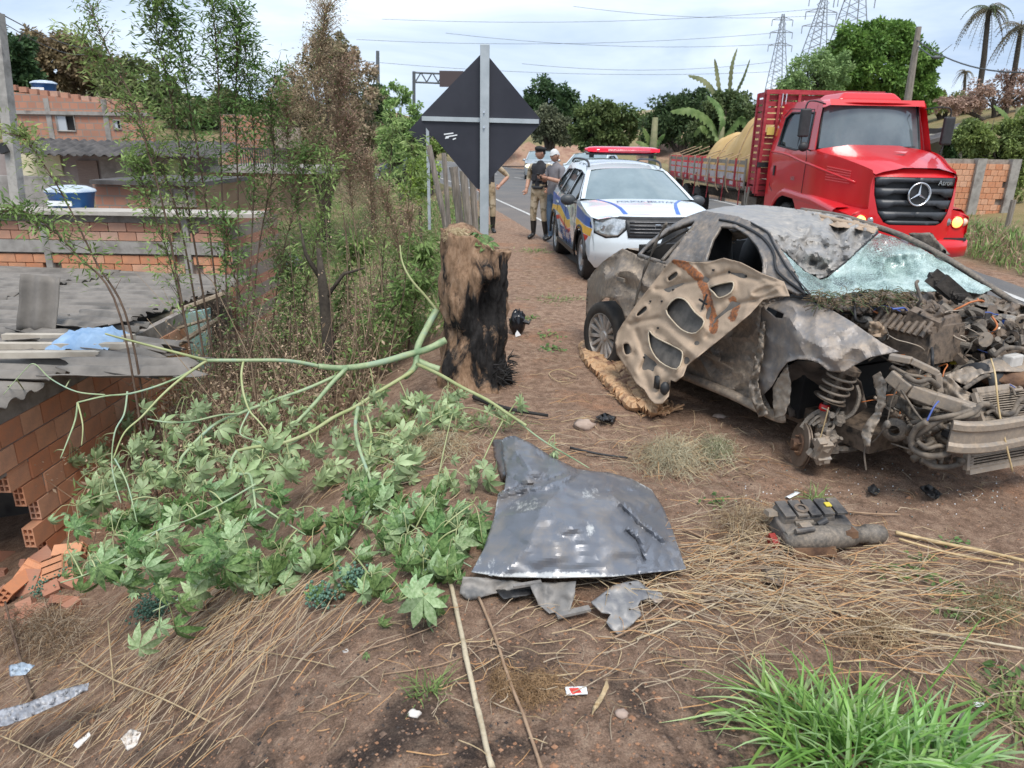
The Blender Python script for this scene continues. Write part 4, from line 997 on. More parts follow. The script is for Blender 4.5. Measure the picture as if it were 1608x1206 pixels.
# --- front structure ---
mb=MB()
def beam(pts,w_,h_,m_=0):
    P=[W(*q) for q in pts]
    for a_,b_ in zip(P,P[1:]): mb.bar(a_,b_+(b_-a_)*.04,w_,h_,mat=m_)
beam([(1397,560,.10),(1430,566,.14),(1470,585,.25),(1474,615,.28)],.05,.035); o=wb(mb,'upper_rail',[BARE]); smoothmod(o,bev=.006)
mb=MB(); beam([(1398,588,.10),(1428,612,.12),(1465,626,.2),(1517,642,.32)],.06,.075); mb.box(W(1520,643,.32),(.09,.09,.07),.4); o=wb(mb,'chassis_rail',[BARE]); smoothmod(o,bev=.008)
wsheet('bent_rail_cover',[(1473,594),(1490,590),(1510,610),(1525,618),(1523,636),(1500,632),(1474,612)],[(1473,594,.35),(1525,618,.42),(1500,632,.35)],[BARE],step=4,noise_=(.04,.15,.005,.4),solid=.008)
wsheet('radiator_shroud',[(1482,590),(1512,578),(1552,564),(1580,558),(1608,563),(1650,566),(1650,590),(1600,584),(1565,583),(1540,588),(1519,605),(1508,602),(1500,598)],[(1482,590,.5),(1552,564,.75),(1608,563,1.0),(1519,605,.5),(1565,583,.66),(1650,580,1.1)],[BARE],step=4,noise_=(.04,.1,.005,.4),solid=.006)
mb=MB(); mb.box(W(1590,566,.85),(.12,.06,.07),.5); o=wb(mb,'pale_reservoir',[mk('pale_plastic',(.45,.43,.40),(.60,.58,.55),8,.6)]); smoothmod(o,bev=.01)
mb=MB()
mb.ball(W(1590,597,.8),(.16,.07,.05),12,nz=.5); wb(mb,'rusty_lump',[RUST],smooth=True)
mb=MB(); c0=W(1532,600,.62)
mb.lathe([(.09,-.1),(.12,-.09),(.12,.09),(.09,.1)],W(1545,600,.72),WV,20); wb(mb,'fan_housing',[BLACK],smooth=True)
# radiator with fins
def quad(a,b,c,d):  # px quads
    return [W(*a),W(*b),W(*c),W(*d)]
def radiator(name,A,B,Cc,D,n,back=.05):
    P=quad(A,B,Cc,D); mb=MB(); nrm=(P[1]-P[0]).cross(P[3]-P[0]).normalized()
    if nrm.dot(CAM-P[0])<0: nrm=-nrm
    for k in range(n):
        t_=(k+.5)/n; a_=P[0].lerp(P[3],t_); b_=P[1].lerp(P[2],t_); h_=(P[3]-P[0]).length/n*.5
        mb.bar(a_,b_,.03,h_,up=(P[3]-P[0]).normalized())
    fo_=wb(mb,name,[mk('radiator_fins',(.20,.16,.12),(.32,.26,.20),30,.7,metal=.3)])
    mb=MB()
    for a_,b_ in ((P[0],P[1]),(P[3],P[2]),(P[0],P[3])): mb.bar(a_,b_,.05,.025,up=nrm)
    fr_=wb(mb,'radiator_frame',[BARE])
    mb=MB(); mb.add([p_-nrm*.03 for p_ in P],[(0,1,2,3)]); wb(mb,'radiator_core',[mk('radiator_core',(.07,.055,.045),(.12,.095,.075),40,.8)])
radiator('radiator_fins',(1532,617,.42),(1660,600,1.15),(1660,652,1.12),(1545,662,.40),13)
radiator('condenser_fins',(1521,712,.36),(1660,688,1.12),(1660,712,1.10),(1520,738,.35),6)
# crash beam: extruded W section along a bowed path
mb=MB(); bp=[(1492,686,.12),(1515,689,.17),(1550,688,.30),(1590,682,.50),(1640,672,.78),(1680,666,1.0)]
P=[W(*q) for q in crv(bp,4)]
sec=[(-.03,.085),(.0,.085),(.012,.075),(.012,.045),(-.004,.032),(-.004,-.03),(.012,-.045),(.012,-.075),(.0,-.085),(-.03,-.085),(-.045,-.06),(-.045,.06)]
rows=[]
for i,q in enumerate(P):
    d=(P[min(i+1,len(P)-1)]-P[max(i-1,0)]).normalized(); nn=d.cross(V((0,0,1))).normalized()
    if nn.dot(CAM-q)<0: nn=-nn
    upv=nn.cross(d).normalized(); upv=upv if upv.z>0 else -upv
    rows.append([q+nn*a_+upv*b_ for a_,b_ in sec+[sec[0]]])
mb.grid(rows); mb.add(rows[0][:-1],[tuple(range(len(sec)))]); wb(mb,'crash_beam',[BARE])
mb=MB()
for x,y,r_ in ((1511,694,.018),(1526,691,.018)): 
    q=W(x,y-2,.30+(x-1500)*.0035); mb.cyl(q,q+(q-CAM).normalized()*.03,r_,12 if r_ else 4)
mb.box(W(1489,680,.26),(.04,.05,.035),.4); wb(mb,'beam_hole',[BLACK])
wsheet('beam_end_plate',[(1478,668),(1492,664),(1500,674),(1497,688),(1502,700),(1495,708),(1484,704),(1480,690)],[(1478,668,.27),(1502,700,.3)],[BARE],step=4,noise_=(.02,.3,.005,.4),solid=.01,rag=.6)
# coolant pipes
mb=MB()
T_([(1428,690,.08),(1445,680,.08),(1462,668,.1),(1482,657,.15),(1505,655,.2),(1528,648,.28),(1540,636,.36),(1552,636,.42),(1563,645,.48),(1580,651,.58),(1592,646,.66),(1600,628,.75),(1630,622,.9)],.017,0,8)
T_([(1432,664,.1),(1455,660,.1),(1480,655,.12),(1505,650,.2),(1530,642,.3)],.013,0,8)
T_([(1548,650,.4),(1560,645,.45),(1572,657,.52),(1592,655,.62),(1602,640,.7),(1630,632,.9)],.010,0,8)
T_([(1455,663,.05),(1440,672,.05),(1431,688,.05),(1434,705,.05),(1450,714,.06),(1470,716,.1),(1486,712,.15),(1503,703,.22)],.017,0,8)
T_([(1462,680,.12),(1448,676,.1),(1440,690,.08),(1452,700,.1),(1466,693,.15)],.012,0,8)
T_([(1440,693,.04),(1455,704,.06),(1475,700,.12),(1490,706,.2)],.012,0,7)
T_([(1446,722,.12),(1465,732,.18),(1490,733,.25),(1512,726,.32)],.015,0,7)
T_([(1420,588,.1),(1440,600,.12),(1460,596,.18),(1474,608,.24)],.014,0,7)
T_([(1400,575,.1),(1425,588,.12),(1448,592,.18),(1466,602,.24)],.010,0,7)
T_([(1560,560,.7),(1575,548,.75),(1592,546,.85),(1620,550,1.0)],.013,0,7)
T_([(1515,610,.36),(1548,590,.6),(1590,585,.85)],.012,0,7)
for k in range(40):
    x=R.uniform(1425,1505); y=R.uniform(655,728); 
    q=W(x,y,.12+(x-1430)*.003); d=V((R.uniform(-1,1),R.uniform(-1,1),R.uniform(-1,1))).normalized(); mb.cyl(q,q+d*R.uniform(.02,.08),R.uniform(.008,.025),8)
stuff(wb(mb,'coolant_pipes',[HOSE],smooth=True))
mb=MB()
T_([(1415,612,.08),(1440,650,.08),(1456,668,.1)],.006); T_([(1455,662,.06),(1466,640,.1),(1474,630,.14)],.005,1); T_([(1556,563,.7),(1563,590,.5),(1568,640,.45),(1578,690,.45),(1590,740,.5)],.005,2); T_([(1400,697,.1),(1430,706,.05)],.005)
wb(mb,'loose_cable',[HOSE,mk('blue_wire',(.06,.10,.32)),MATS['straw']],smooth=True)
wsheet('splash_shield',[(1440,640),(1480,646),(1500,652),(1490,668),(1462,665),(1440,662),(1405,640),(1412,622)],[(1440,640,.3),(1500,652,.4),(1405,640,.25)],[DUSTP],step=5,noise_=(.08,.1,.02,.3))
wsheet('lower_tray',[(1350,655),(1420,650),(1470,660),(1500,700),(1490,728),(1460,735),(1430,715),(1400,695)],[(1350,655,.5),(1420,650,.55),(1500,700,.5),(1460,735,.35),(1400,695,.5)],[GREASE],step=6,noise_=(.1,.1,.02,.3))
mb=MB(); mb.lathe([(.03,-.02),(.065,-.02),(.07,0),(.065,.02),(.03,.02)],W(1405,675,.2),-WV+WU*.5,20); mb.ball(W(1393,667,.02),(.02,.02,.028),8); wb(mb,'pulley',[WFRAME],smooth=True)
# underfloor / shadow-casting belly so that the car has a bottom
mb=MB(); mb.box(Lc(1.0,.85,.22),(3.0,1.3,.12),TH-PI/2); wb(mb,'underbody',[GREASE])
# far side wheels, mostly hidden
alloy(wr,Lc(0,1.45,.31)-inv,WV,.315,.2,14,RUB,DRIM)
mb=MB(); rows=[]
for i in range(12):
    t_=i/11; rows.append([Lc(-.55+2.2*t_,1.62+.05*pn(t_*5,j,0,1),.25+.7*j/5) for j in range(6)])
mb.grid(rows); wb(mb,'far_side_panel',[WSIDE],smooth=True)
mb=MB(); rows=[]   # boot lid and tail behind the crushed cabin
for i in range(10):
    t_=i/9; rows.append([Lc(-.40-.28*t_+.1*s_*(1-s_),.42+1.15*s_,(.98-.04*t_-.50*max(0,t_-.5)*2)+.03*pn(t_*4,s_*5,1,1.5)) for s_ in [j/12 for j in range(13)]])
mb.grid(rows); wb(mb,'boot_lid',[WSIDE],smooth=True)
# ================= torn bonnet leaning on the wreck =================
hd=thing('car_bonnet','torn beige-undersided bonnet with big oval holes leaning against the wrecked car door','bonnet',tuple(W(1030,630,-.45)))
hinv=hd.location.copy()
HB=W(1028,634,0); 
def hoff(x,y): # leans outward towards its foot
    t_=(y-405)/230; return -.03-.40*max(0,t_)**1.15-.02*math.sin((x-960)/60)
hol=[crv(q,3,True) for q in (
 [(1046,487),(1060,469),(1076,471),(1091,490),(1106,505),(1093,523),(1074,520),(1058,506)],
 [(1019,520),(1030,530),(1064,547),(1072,557),(1063,580),(1036,568),(1021,545)],
 [(1115,451),(1139,444),(1152,444),(1148,459),(1130,468),(1121,460)],
 [(1049,436),(1061,427),(1064,432),(1052,441)],
 [(979,541),(988,541),(990,554),(982,556)],
 [(1000,493),(1013,481),(1015,487),(1003,496)])]
pad=crv([(1179,459),(1200,449),(1224,446),(1226,450),(1205,461),(1186,466)],3,True)
hout=[(1049,415),(1058,407),(1091,412),(1115,411),(1136,405),(1163,412),(1198,430),(1231,442),(1240,465),(1222,466),(1198,471),(1178,493),(1139,526),(1109,550),(1079,574),(1073,590),(1061,600),(1053,597),(1050,622),(1040,634),(1028,634),(1020,626),(1012,612),(1000,603),(989,586),(969,556),(966,538),(969,523),(978,508),(999,478),(1025,445)]
grooves=[[(1030,455),(1050,455),(1075,445),(1110,440),(1145,428),(1190,440)],[(990,510),(1010,505),(1035,500)],[(1110,530),(1125,500),(1150,480),(1185,472)],[(1000,520),(1008,550),(1030,590),(1035,625)],[(1095,415),(1110,440),(1120,470),(1110,500)]]
def hrel(x,y):
    dmin=min(pdist(x,y,h) for h in hol); r_=-.020*math.exp(-(dmin/4.5)**2)
    for g_ in grooves: r_+=.020*math.exp(-(pdist(x,y,g_,False)/4.5)**2)
    r_-=.012*math.exp(-(pdist(x,y,hout)/3.0)**2)+.012*math.exp(-(pdist(x,y,pad)/2.2)**2)
    k=sm(520,480,y) if 0 else 1
    return r_+.055*abs(pn(x,y,4,.017))+.012*abs(pn(x,y,2,.05))+.05*sm(500,560,y)*pn(x,y,7,.05)
store={}
band=[(1061,408),(1078,418),(1098,436),(1108,455),(1114,478),(1122,505),(1120,518)]
def hw(x,y): 
    d=pdist(x,y,band,False); d2=pdist(x,y,[(1150,470),(1158,480),(1150,500)],False); return max(math.exp(-(d/8.5)**2),.75*math.exp(-(d2/9)**2))
def hmap(x,y):
    q=W(x,y,hoff(x,y)+hrel(x,y)); store[(round(q.x,5),round(q.y,5),round(q.z,5))]=hw(x,y); return q
o=sheet('inner_frame',hout,hmap,[BEIGE],holes=hol,step=2.6,smooth=True); o.parent=hd; o.location=-hinv
smoothmod(o,solid=.005,off=0); setw(o,lambda c: store.get((round(c.x,5),round(c.y,5),round(c.z,5)),0))
sk=[(x,y) for x,y in hout if not (y>600)]
o=sheet('outer_skin',[(1060,411),(1136,409),(1198,433),(1229,446),(1234,463),(1196,468),(1176,491),(1136,524),(1078,572),(1070,589),(1052,592),(1030,590),(1005,590),(985,570),(974,550),(974,523),(1000,480),(1027,447)],lambda x,y:W(x,y,hoff(x,y)+.035+.012*pn(x,y,2,.05)),[mk('grey_inner_skin',(.075,.068,.06),(.17,.15,.13),9,.8)],step=6); o.parent=hd; o.location=-hinv; smoothmod(o,solid=.003)
mb=MB()
for h in hol[:3]: mb.tube([W(x,y,hoff(x,y)+hrel(x,y)-.004) for x,y in h+[h[0]]],.006,6)
o=mb.build('hole_rim',[mk('pale_primer',(.55,.47,.36),(.40,.31,.21),9,.7)],hd,True); o.location=-hinv
mb=MB(); mb.ball(W(1044,610,-.40),(.035,.03,.05),10); mb.box(W(1035,600,-.36),(.06,.04,.09),TH)
o=mb.build('lamp_remnant',[BLACK],hd,True); o.location=-hinv
mb=MB(); mb.bar(W(1098,470,-.16),W(1110,478,-.16),.01,.012); mb.bar(W(1110,462,-.15),W(1102,486,-.17),.01,.012)
for q in ((1040,473),(1121,424),(1058,455),(1172,433),(1034,515),(1012,561),(1146,427),(1022,473)): mb.box(W(q[0],q[1],hoff(*q)+hrel(*q)-.004),(.022,.012,.012),TH)
o=mb.build('clip',[BLACK],hd); o.location=-hinv
for (x,y) in ():
    pass
# ================= grey body panel lying on the verge =================
FP=[(787,692),(797,686),(808,685),(834,697),(866,718),(905,737),(930,741),(957,743),(992,753),(1022,769),(1041,798),(1057,837),(1077,895),(1028,899),(963,906),(866,908),(785,906),(740,899),(760,863),(776,815),(782,776),(792,769),(795,747),(790,714)]
zc=both([(787,692,.10),(808,685,.13),(834,697,.11),(866,718,.09),(905,737,.10),(957,743,.10),(992,753,.08),(1022,769,.05),(1041,798,.05),(1057,837,.05),(1077,895,.05),(1028,899,.075),(963,906,.095),(866,908,.11),(785,906,.10),(740,899,.08),(760,863,.10),(776,815,.12),(782,776,.13),(795,747,.10),(850,800,.27),(900,830,.26),(960,790,.22),(880,770,.23),(960,850,.19),(1000,820,.16),(830,860,.19),(830,735,.20),(860,745,.15),(810,710,.17),(830,768,.14),(1010,870,.10),(900,745,.17),(1010,790,.15)],1.0)
crease=[(782,778),(812,770),(850,764),(885,753),(903,741)]; cr_b=[(984,835),(1000,850),(1011,880)]; cr_c=[(962,780),(985,800),(1010,825),(1040,845)]
def fmap(x,y):
    h=zc(x,y); dc_=pdist(x,y,crease,False); s_=1 if y>778-.30*(x-782) else -1
    h+= .035*math.exp(-(dc_/6)**2)*(1 if s_>0 else -1.0)
    h-=.025*math.exp(-(pdist(x,y,cr_b,False)/3.5)**2); h+=.03*math.exp(-(pdist(x,y,cr_c,False)/6)**2)-.022*math.exp(-(pdist(x,y,[(975,795),(1000,822),(1022,838)],False)/5)**2)
    h+=.004*pn(x,y,6,.010)+(.018*abs(pn(x,y,3,.06)) if y<770 or x>1000 else 0)
    q=gz(x,y,0); g_=hgt(q.x,q.y); q=gz(x,y,g_+h); return q
pa=thing('body_panel','large creased dark grey car panel with white scrapes lying on the dirt in the foreground','car panel',tuple(gz(900,850,.02)))
pinv=pa.location.copy()
m,t,p=nm('scraped_grey_paint'); c=N(t,'ShaderNodeTexCoord'); ob=c.outputs['Object']
n=tnoise(t,6,8,.7,vec=ob); at=N(t,'ShaderNodeAttribute',attribute_name='w')
n9=tnoise(t,35,8,.75,vec=ob,stretch=(1,.35,1))
col=mixc(t,ramp(t,n,[(.48,0),(.70,.6)]),(.165,.175,.20),(.30,.255,.21))
q=N(t,'ShaderNodeMath',operation='ADD'); t.links.new(n9,q.inputs[0]); t.links.new(at.outputs['Fac'],q.inputs[1])
scr=ramp(t,q.outputs[0],[(.70,0),(.84,.9)]); col=mixc(t,scr,col,(.62,.62,.60)); t.links.new(col,p.inputs['Base Color'])
t.links.new(mixc(t,ramp(t,n,[(.45,0),(.7,1)]),.33,.55),p.inputs['Roughness']); S(p,Metallic=.25,Coat_Weight=.15); bump(t,p,tnoise(t,80,4,.7,vec=ob),.06,.004)
PANP=m
store={}
def fw_(x,y):
    v_=.42*math.exp(-((y-903)/6)**2)*sm(1000,900,x)*(.4+.6*sm(770,830,x)) + .26*math.exp(-(((x-825)/40)**2+((y-795)/14)**2))+.28*math.exp(-(((x-925)/10)**2+((y-832)/14)**2)*1.0)+.3*math.exp(-(((x-925)/20)**2+((y-775)/10)**2))+.22*math.exp(-(((x-770)/25)**2+((y-885)/14)**2))+.18*math.exp(-(((x-1000)/22)**2+((y-762)/8)**2))+.2*math.exp(-(pdist(x,y,FP)/2.2)**2)
    return v_
def fm2(x,y):
    q=fmap(x,y); store[(round(q.x,5),round(q.y,5),round(q.z,5))]=fw_(x,y); return q
o=sheet('panel_skin',FP,fm2,[PANP],step=4,smooth=True,lines=[crease,cr_b,cr_c],sharp=9); o.parent=pa; o.location=-pinv
smoothmod(o,solid=.004,off=-1); setw(o,lambda c: store.get((round(c.x,5),round(c.y,5),round(c.z,5)),0))
def gsheet(name,poly,zf,mats,parent,pinv_,step=5,solid=.004,holes=(),rag=.6,rel=.01):
    f=zf if callable(zf) else (lambda x,y: zf)
    def mp_(x,y):
        q=gz(x,y,0); return gz(x,y,hgt(q.x,q.y)+f(x,y)+rel*pn(x,y,1,.08))
    o=sheet(name,poly,mp_,mats,holes=holes,step=step,rag=rag); o.parent=parent; o.location=-pinv_; smoothmod(o,solid=solid); return o
PLG=mk('grey_plastic',(.16,.155,.15),(.24,.22,.20),7,.55,c3=(.10,.10,.10),bmp=.15)
gsheet('folded_end',[(774,690),(788,690),(792,715),(795,745),(789,752),(783,735),(777,715)],idw([(774,690,.02),(789,690,.10),(795,745,.09),(783,735,.02)]),[PANP],pa,pinv)
gsheet('inner_bracket',[(727,905),(789,910),(834,917),(800,928),(779,932),(737,943),(721,931)],idw([(727,905,.08),(789,910,.07),(737,943,.01),(834,917,.07)]),[PLG],pa,pinv)
gsheet('inner_bracket',[(831,916),(905,914),(902,935),(895,960),(863,964),(845,950)],idw([(831,916,.09),(905,914,.09),(863,964,.015)]),[PLG],pa,pinv)
gsheet('inner_strip',[(779,928),(834,916),(836,934),(790,942)],.04,[BLACK],pa,pinv)
mb=MB(); mb.bar(gz(874,967,.03),gz(926,955,.04),.03,.012); mb.bar(gz(806,921,.07),gz(850,914,.08),.02,.012); o=mb.build('reinforcement',[PLG],pa); o.location=-pinv
bk=thing('metal_bracket','flat grey bracket with bolt holes lying on dirt below the dark car panel','bracket',tuple(gz(980,955,.02))); bi=bk.location.copy()
hole=lambda cx,cy,r_:[(cx+r_*math.cos(a*PI/4),cy+r_*.7*math.sin(a*PI/4)) for a in range(8)]
gsheet('plate',[(928,947),(944,935),(963,921),(985,915),(1002,912),(1012,922),(1022,928),(1038,932),(1042,942),(1036,948),(1028,947),(1020,940),(1006,944),(1002,952),(1007,967),(990,983),(970,997),(959,988),(952,978),(959,965),(944,963)],idw([(928,947,.05),(1002,912,.06),(970,997,.01),(1040,942,.03),(959,963,.04)]),[mk('rust_flecked_grey',(.17,.17,.18),(.27,.26,.25),10,.5,c3=(.33,.22,.13),lo=.4,hi=.68,metal=.2)],bk,bi,step=4,holes=[hole(953,935,2.6),hole(989,918,2.4),hole(1007,926,2.4),hole(988,958,2)],solid=.006,rag=.2)
# ================= cars built from side, top and front elevations =================
GLASS=mk('car_glass',(.02,.03,.033),(.04,.055,.06),2,.10,spec=.35)
GLASSL=mk('windscreen_glass',(.16,.21,.22),(.26,.32,.33),1.2,.07,coat=1,spec=.8)
LAMPG=mk('headlamp_glass',(.32,.34,.35),(.62,.64,.65),22,.12,metal=.5,coat=1)
LAMPON=mk('lit_headlamp',(.9,.75,.45),rough=.3,emit=(1,.72,.38,1.6))
BLUEV=mk('blue_vinyl',(.035,.11,.42),(.05,.15,.50),5,.35,coat=.3)
YELV=mk('yellow_vinyl',(.78,.42,.05),(.85,.50,.08),5,.35,coat=.3)
REDV=mk('red_vinyl',(.62,.05,.03),rough=.35,coat=.3)
CWHITE=mk('white_car_paint',(.66,.72,.76),(.70,.76,.80),1.5,.22,coat=1)
def car(root,paint,sideout,wins,belt,wheels,r,hw=.9,tumble=.24,hoodx=(1.0,2.0),cowl=(1.0,1.13),wtop=(.15,1.60),roofback=(-1.6,1.63),tail=(-2.05,1.1),regions=(),mats=(),winmats=None,fr=None,spokes=5,step=.09):
    def wf(x,z):
        b=hw*(1-.05*sm(.55,.25,z)) 
        if z>belt: b-=tumble*((z-belt)/(1.6-belt))**1.15
        b-=.5*max(0,x-(hoodx[1]-.45))**2+.45*max(0,-x-1.65)**2
        b+=.018*math.exp(-((z-.72)/.12)**2)
        return b
    def arch_out(x,z):
        return sum(.022*math.exp(-((math.hypot(x-wx,z-r)-(r+.06))/.05)**2) for wx in wheels)
    for s_ in (-1,1):
        f=lambda x,z,s_=s_: V((x,s_*(wf(x,z)+arch_out(x,z)),z))
        sheet('body_side',sideout,f,[paint]+list(mats),holes=wins,regions=regions if s_<0 or 1 else (),step=step,parent=root,solid=.0)
        for wn in wins:
            sheet('side_window',wn,lambda x,z,s_=s_: V((x,s_*(wf(x,z)-.018),z)),[GLASS],step=step*1.5,parent=root)
            mb=MB(); mb.tube([V((x,s_*(wf(x,z)),z)) for x,z in wn+[wn[0]]],.012,5); mb.build('window_seal',[BLACK],root,True)
    def tp(name,st,mat_,crown,inset=.0,n=12,c1=None):
        mb=MB(); rows=[]
        for ii,(x,z,fw) in enumerate(st):
            if c1 is not None: crown=c1*ii/(len(st)-1)
            w_=wf(x,z)-inset; rows.append([V((x+fw*(1-(2*j/n-1)**2),w_*(2*j/n-1),z+crown*(1-abs(2*j/n-1)**2.6))) for j in range(n+1)])
        mb.grid(rows); return mb.build(name,[mat_],root,True)
    hx0,hx1=hoodx; zc_=cowl[1]
    topz=lambda x: np.interp(x,[p[0] for p in tops],[p[1] for p in tops])
    tops=sorted([(p[0],p[1]) for p in sideout if p[1]>.8])
    hz=[p for p in sideout if hx0-.01<=p[0]<=hx1+.01 and p[1]>.8]; hz=sorted(hz)
    tp('bonnet',[(x,float(np.interp(x,[p[0] for p in hz],[p[1] for p in hz])),0) for x in [hx0+(hx1-hx0)*i/6 for i in range(7)]],paint,.055)
    tp('windscreen',[(cowl[0]+(wtop[0]-cowl[0])*i/6,cowl[1]+(wtop[1]-cowl[1])*i/6,.10) for i in range(7)],GLASSL,.0,.05,c1=.05)
    for s_ in (-1,1):
        mb=MB(); mb.grid([[V((x+.01,s_*(wf(x,z)-.06),z+.012)),V((x+.006,s_*(wf(x,z)+.002),z+.004))] for x,z in [(cowl[0]+(wtop[0]-cowl[0])*i/6,cowl[1]+(wtop[1]-cowl[1])*i/6) for i in range(7)]]); mb.build('windscreen_pillar',[paint],root,True)
    tp('roof',[(wtop[0]+(roofback[0]-wtop[0])*i/8,wtop[1]+(roofback[1]-wtop[1])*i/8+(.03 if roofback[1]-wtop[1]<.05 else .06)*math.sin(PI*(i/8)**.6),.10*(1-i/3) if i<3 else 0) for i in range(9)],paint,.05)
    tp('rear_window',[(roofback[0]+(tail[0]-roofback[0])*i/5,roofback[1]+(tail[1]-roofback[1])*i/5,-.05) for i in range(6)],GLASS,.0,.03)
    mb=MB(); zz=[tail[1],.8,.45]; mb.grid([[V((-2.12+.02*abs(z-.7)+.08*(abs(j/6-1))**3,(wf(-2.05,z))*(j/6-1),z)) for j in range(13)] for z in zz]); mb.build('tailgate',[paint],root,True)
    mb=MB(); mb.box((0,0,.30),(3.6,hw*1.7,.12)); mb.box((-.2,0,.75),(2.4,hw*1.6,.3)); mb.build('underbody',[DARKIN],root)
    for wx in wheels:
        mb=MB(); mb.lathe([(r+.07,-.12),(r+.07,.12)],(wx,-(hw-.14),r+.02),V((0,1,0)),28); mb.lathe([(r+.07,-.12),(r+.07,.12)],(wx,(hw-.14),r+.02),V((0,1,0)),28)
        stuff(mb.build('wheel_arch_liner',[BLACK],root,True))
        for s_ in (-1,1): alloy(root,(wx,s_*(hw-.115),r),V((0,s_,0)),r,.22,spokes,RUB,RIM)
    return wf
SO=[(-2.12,.42),(-1.80,.36),(-1.75,.34)]+[(-1.335+.405*math.cos(a),.345+.405*math.sin(a)) for a in [PI-PI*i/9 for i in range(10)]]+[(-.90,.26),(.90,.26)]+[(1.335+.405*math.cos(a),.345+.405*math.sin(a)) for a in [PI-PI*i/9 for i in range(9)]]+[(1.76,.33),(1.93,.36),(1.95,.6),(1.93,.80),(1.88,.93),(1.6,1.01),(1.3,1.06),(1.0,1.10),(.92,1.13),(.22,1.50),(-.15,1.59),(-.7,1.63),(-1.6,1.61),(-1.98,1.12),(-2.12,.95)]
WI=[[(.70,1.10),(.78,1.13),(.30,1.41),(.20,1.45),(-.12,1.49),(-.14,1.11)],[(-.24,1.11),(-.22,1.50),(-.95,1.51),(-1.02,1.12)],[(-1.12,1.14),(-1.06,1.50),(-1.45,1.49),(-1.66,1.30),(-1.60,1.20)]]
REG=[([(-2.1,1.0),(-1.9,1.09),(-.9,1.03),(.05,.90),(.35,.78),(.1,.74),(-.8,.90),(-2.10,.84)],1),([(-2.10,.83),(-.8,.89),(.1,.73),(.35,.77),(.42,.66),(.1,.60),(-.75,.76),(-1.5,.80),(-1.9,.60),(-2.1,.6)],2),([(-1.72,.62),(-.75,.75),(.1,.59),(.36,.64),(.36,.58),(.1,.52),(-.75,.68),(-1.62,.55)],3),
     ([(.86,1.04),(1.80,.93),(1.90,.80),(.86,.86)],1),([(.86,.85),(1.90,.79),(1.86,.68),(.90,.76)],2),([(.92,.75),(1.80,.68),(1.70,.60),(1.55,.72),(1.2,.72),(.98,.66)],3)]
suv=thing('police_car','white police SUV with blue and yellow stripes and a red light bar on its roof','police car',(1.76,12.05,-.01),math.atan2(-2.66,.24),None)
wfS=car(suv,CWHITE,SO,WI,1.05,(-1.335,1.335),.345,tumble=.31,wtop=(.20,1.515),regions=REG,mats=[BLUEV,YELV,REDV],step=.075)
# front fascia
def fx(y,z):
    zz=[.20,.30,.45,.62,.75,.86,.95,1.0]; xx=[2.00,2.10,2.19,2.20,2.17,2.14,2.09,2.02]
    return float(np.interp(z,zz,xx))-.27*(abs(y)/.86)**3.2-.03*abs(y)
W_=.865
fo_=[(-W_,.34),(-.78,.24),(.78,.24),(W_,.34),(W_+.01,.60),(W_-.02,.80),(.80,.93),(.5,.985),(0,1.0),(-.5,.985),(-.80,.93),(-W_+.02,.80),(-W_-.01,.60)]
sheet('front_bumper',fo_,lambda y,z:V((fx(y,z),y,z)),[CWHITE,BLACK],regions=[([(-.62,.25),(.62,.25),(.50,.52),(-.50,.52)],1)],step=.06,parent=suv)
def fpatch(name,poly,mt,out,th=.02,parent=None):
    o=sheet(name,poly,lambda y,z:V((fx(y,z)+out,y,z)),[mt],step=.05,parent=parent or suv); smoothmod(o,solid=th,off=-1); return o
fpatch('grille',[(-.40,.70),(.40,.70),(.44,.92),(.40,.955),(-.40,.955),(-.44,.92)],BLACK,.015)
for k in range(4):
    mb=MB(); z=.77+.045*k; mb.tube([V((fx(y,z)+.03,y,z)) for y in [-.38+.076*i for i in range(11)]],.010,5); mb.build('grille_bar',[mk('satin_grey',(.12,.12,.125),rough=.35,metal=.6)],suv,True)
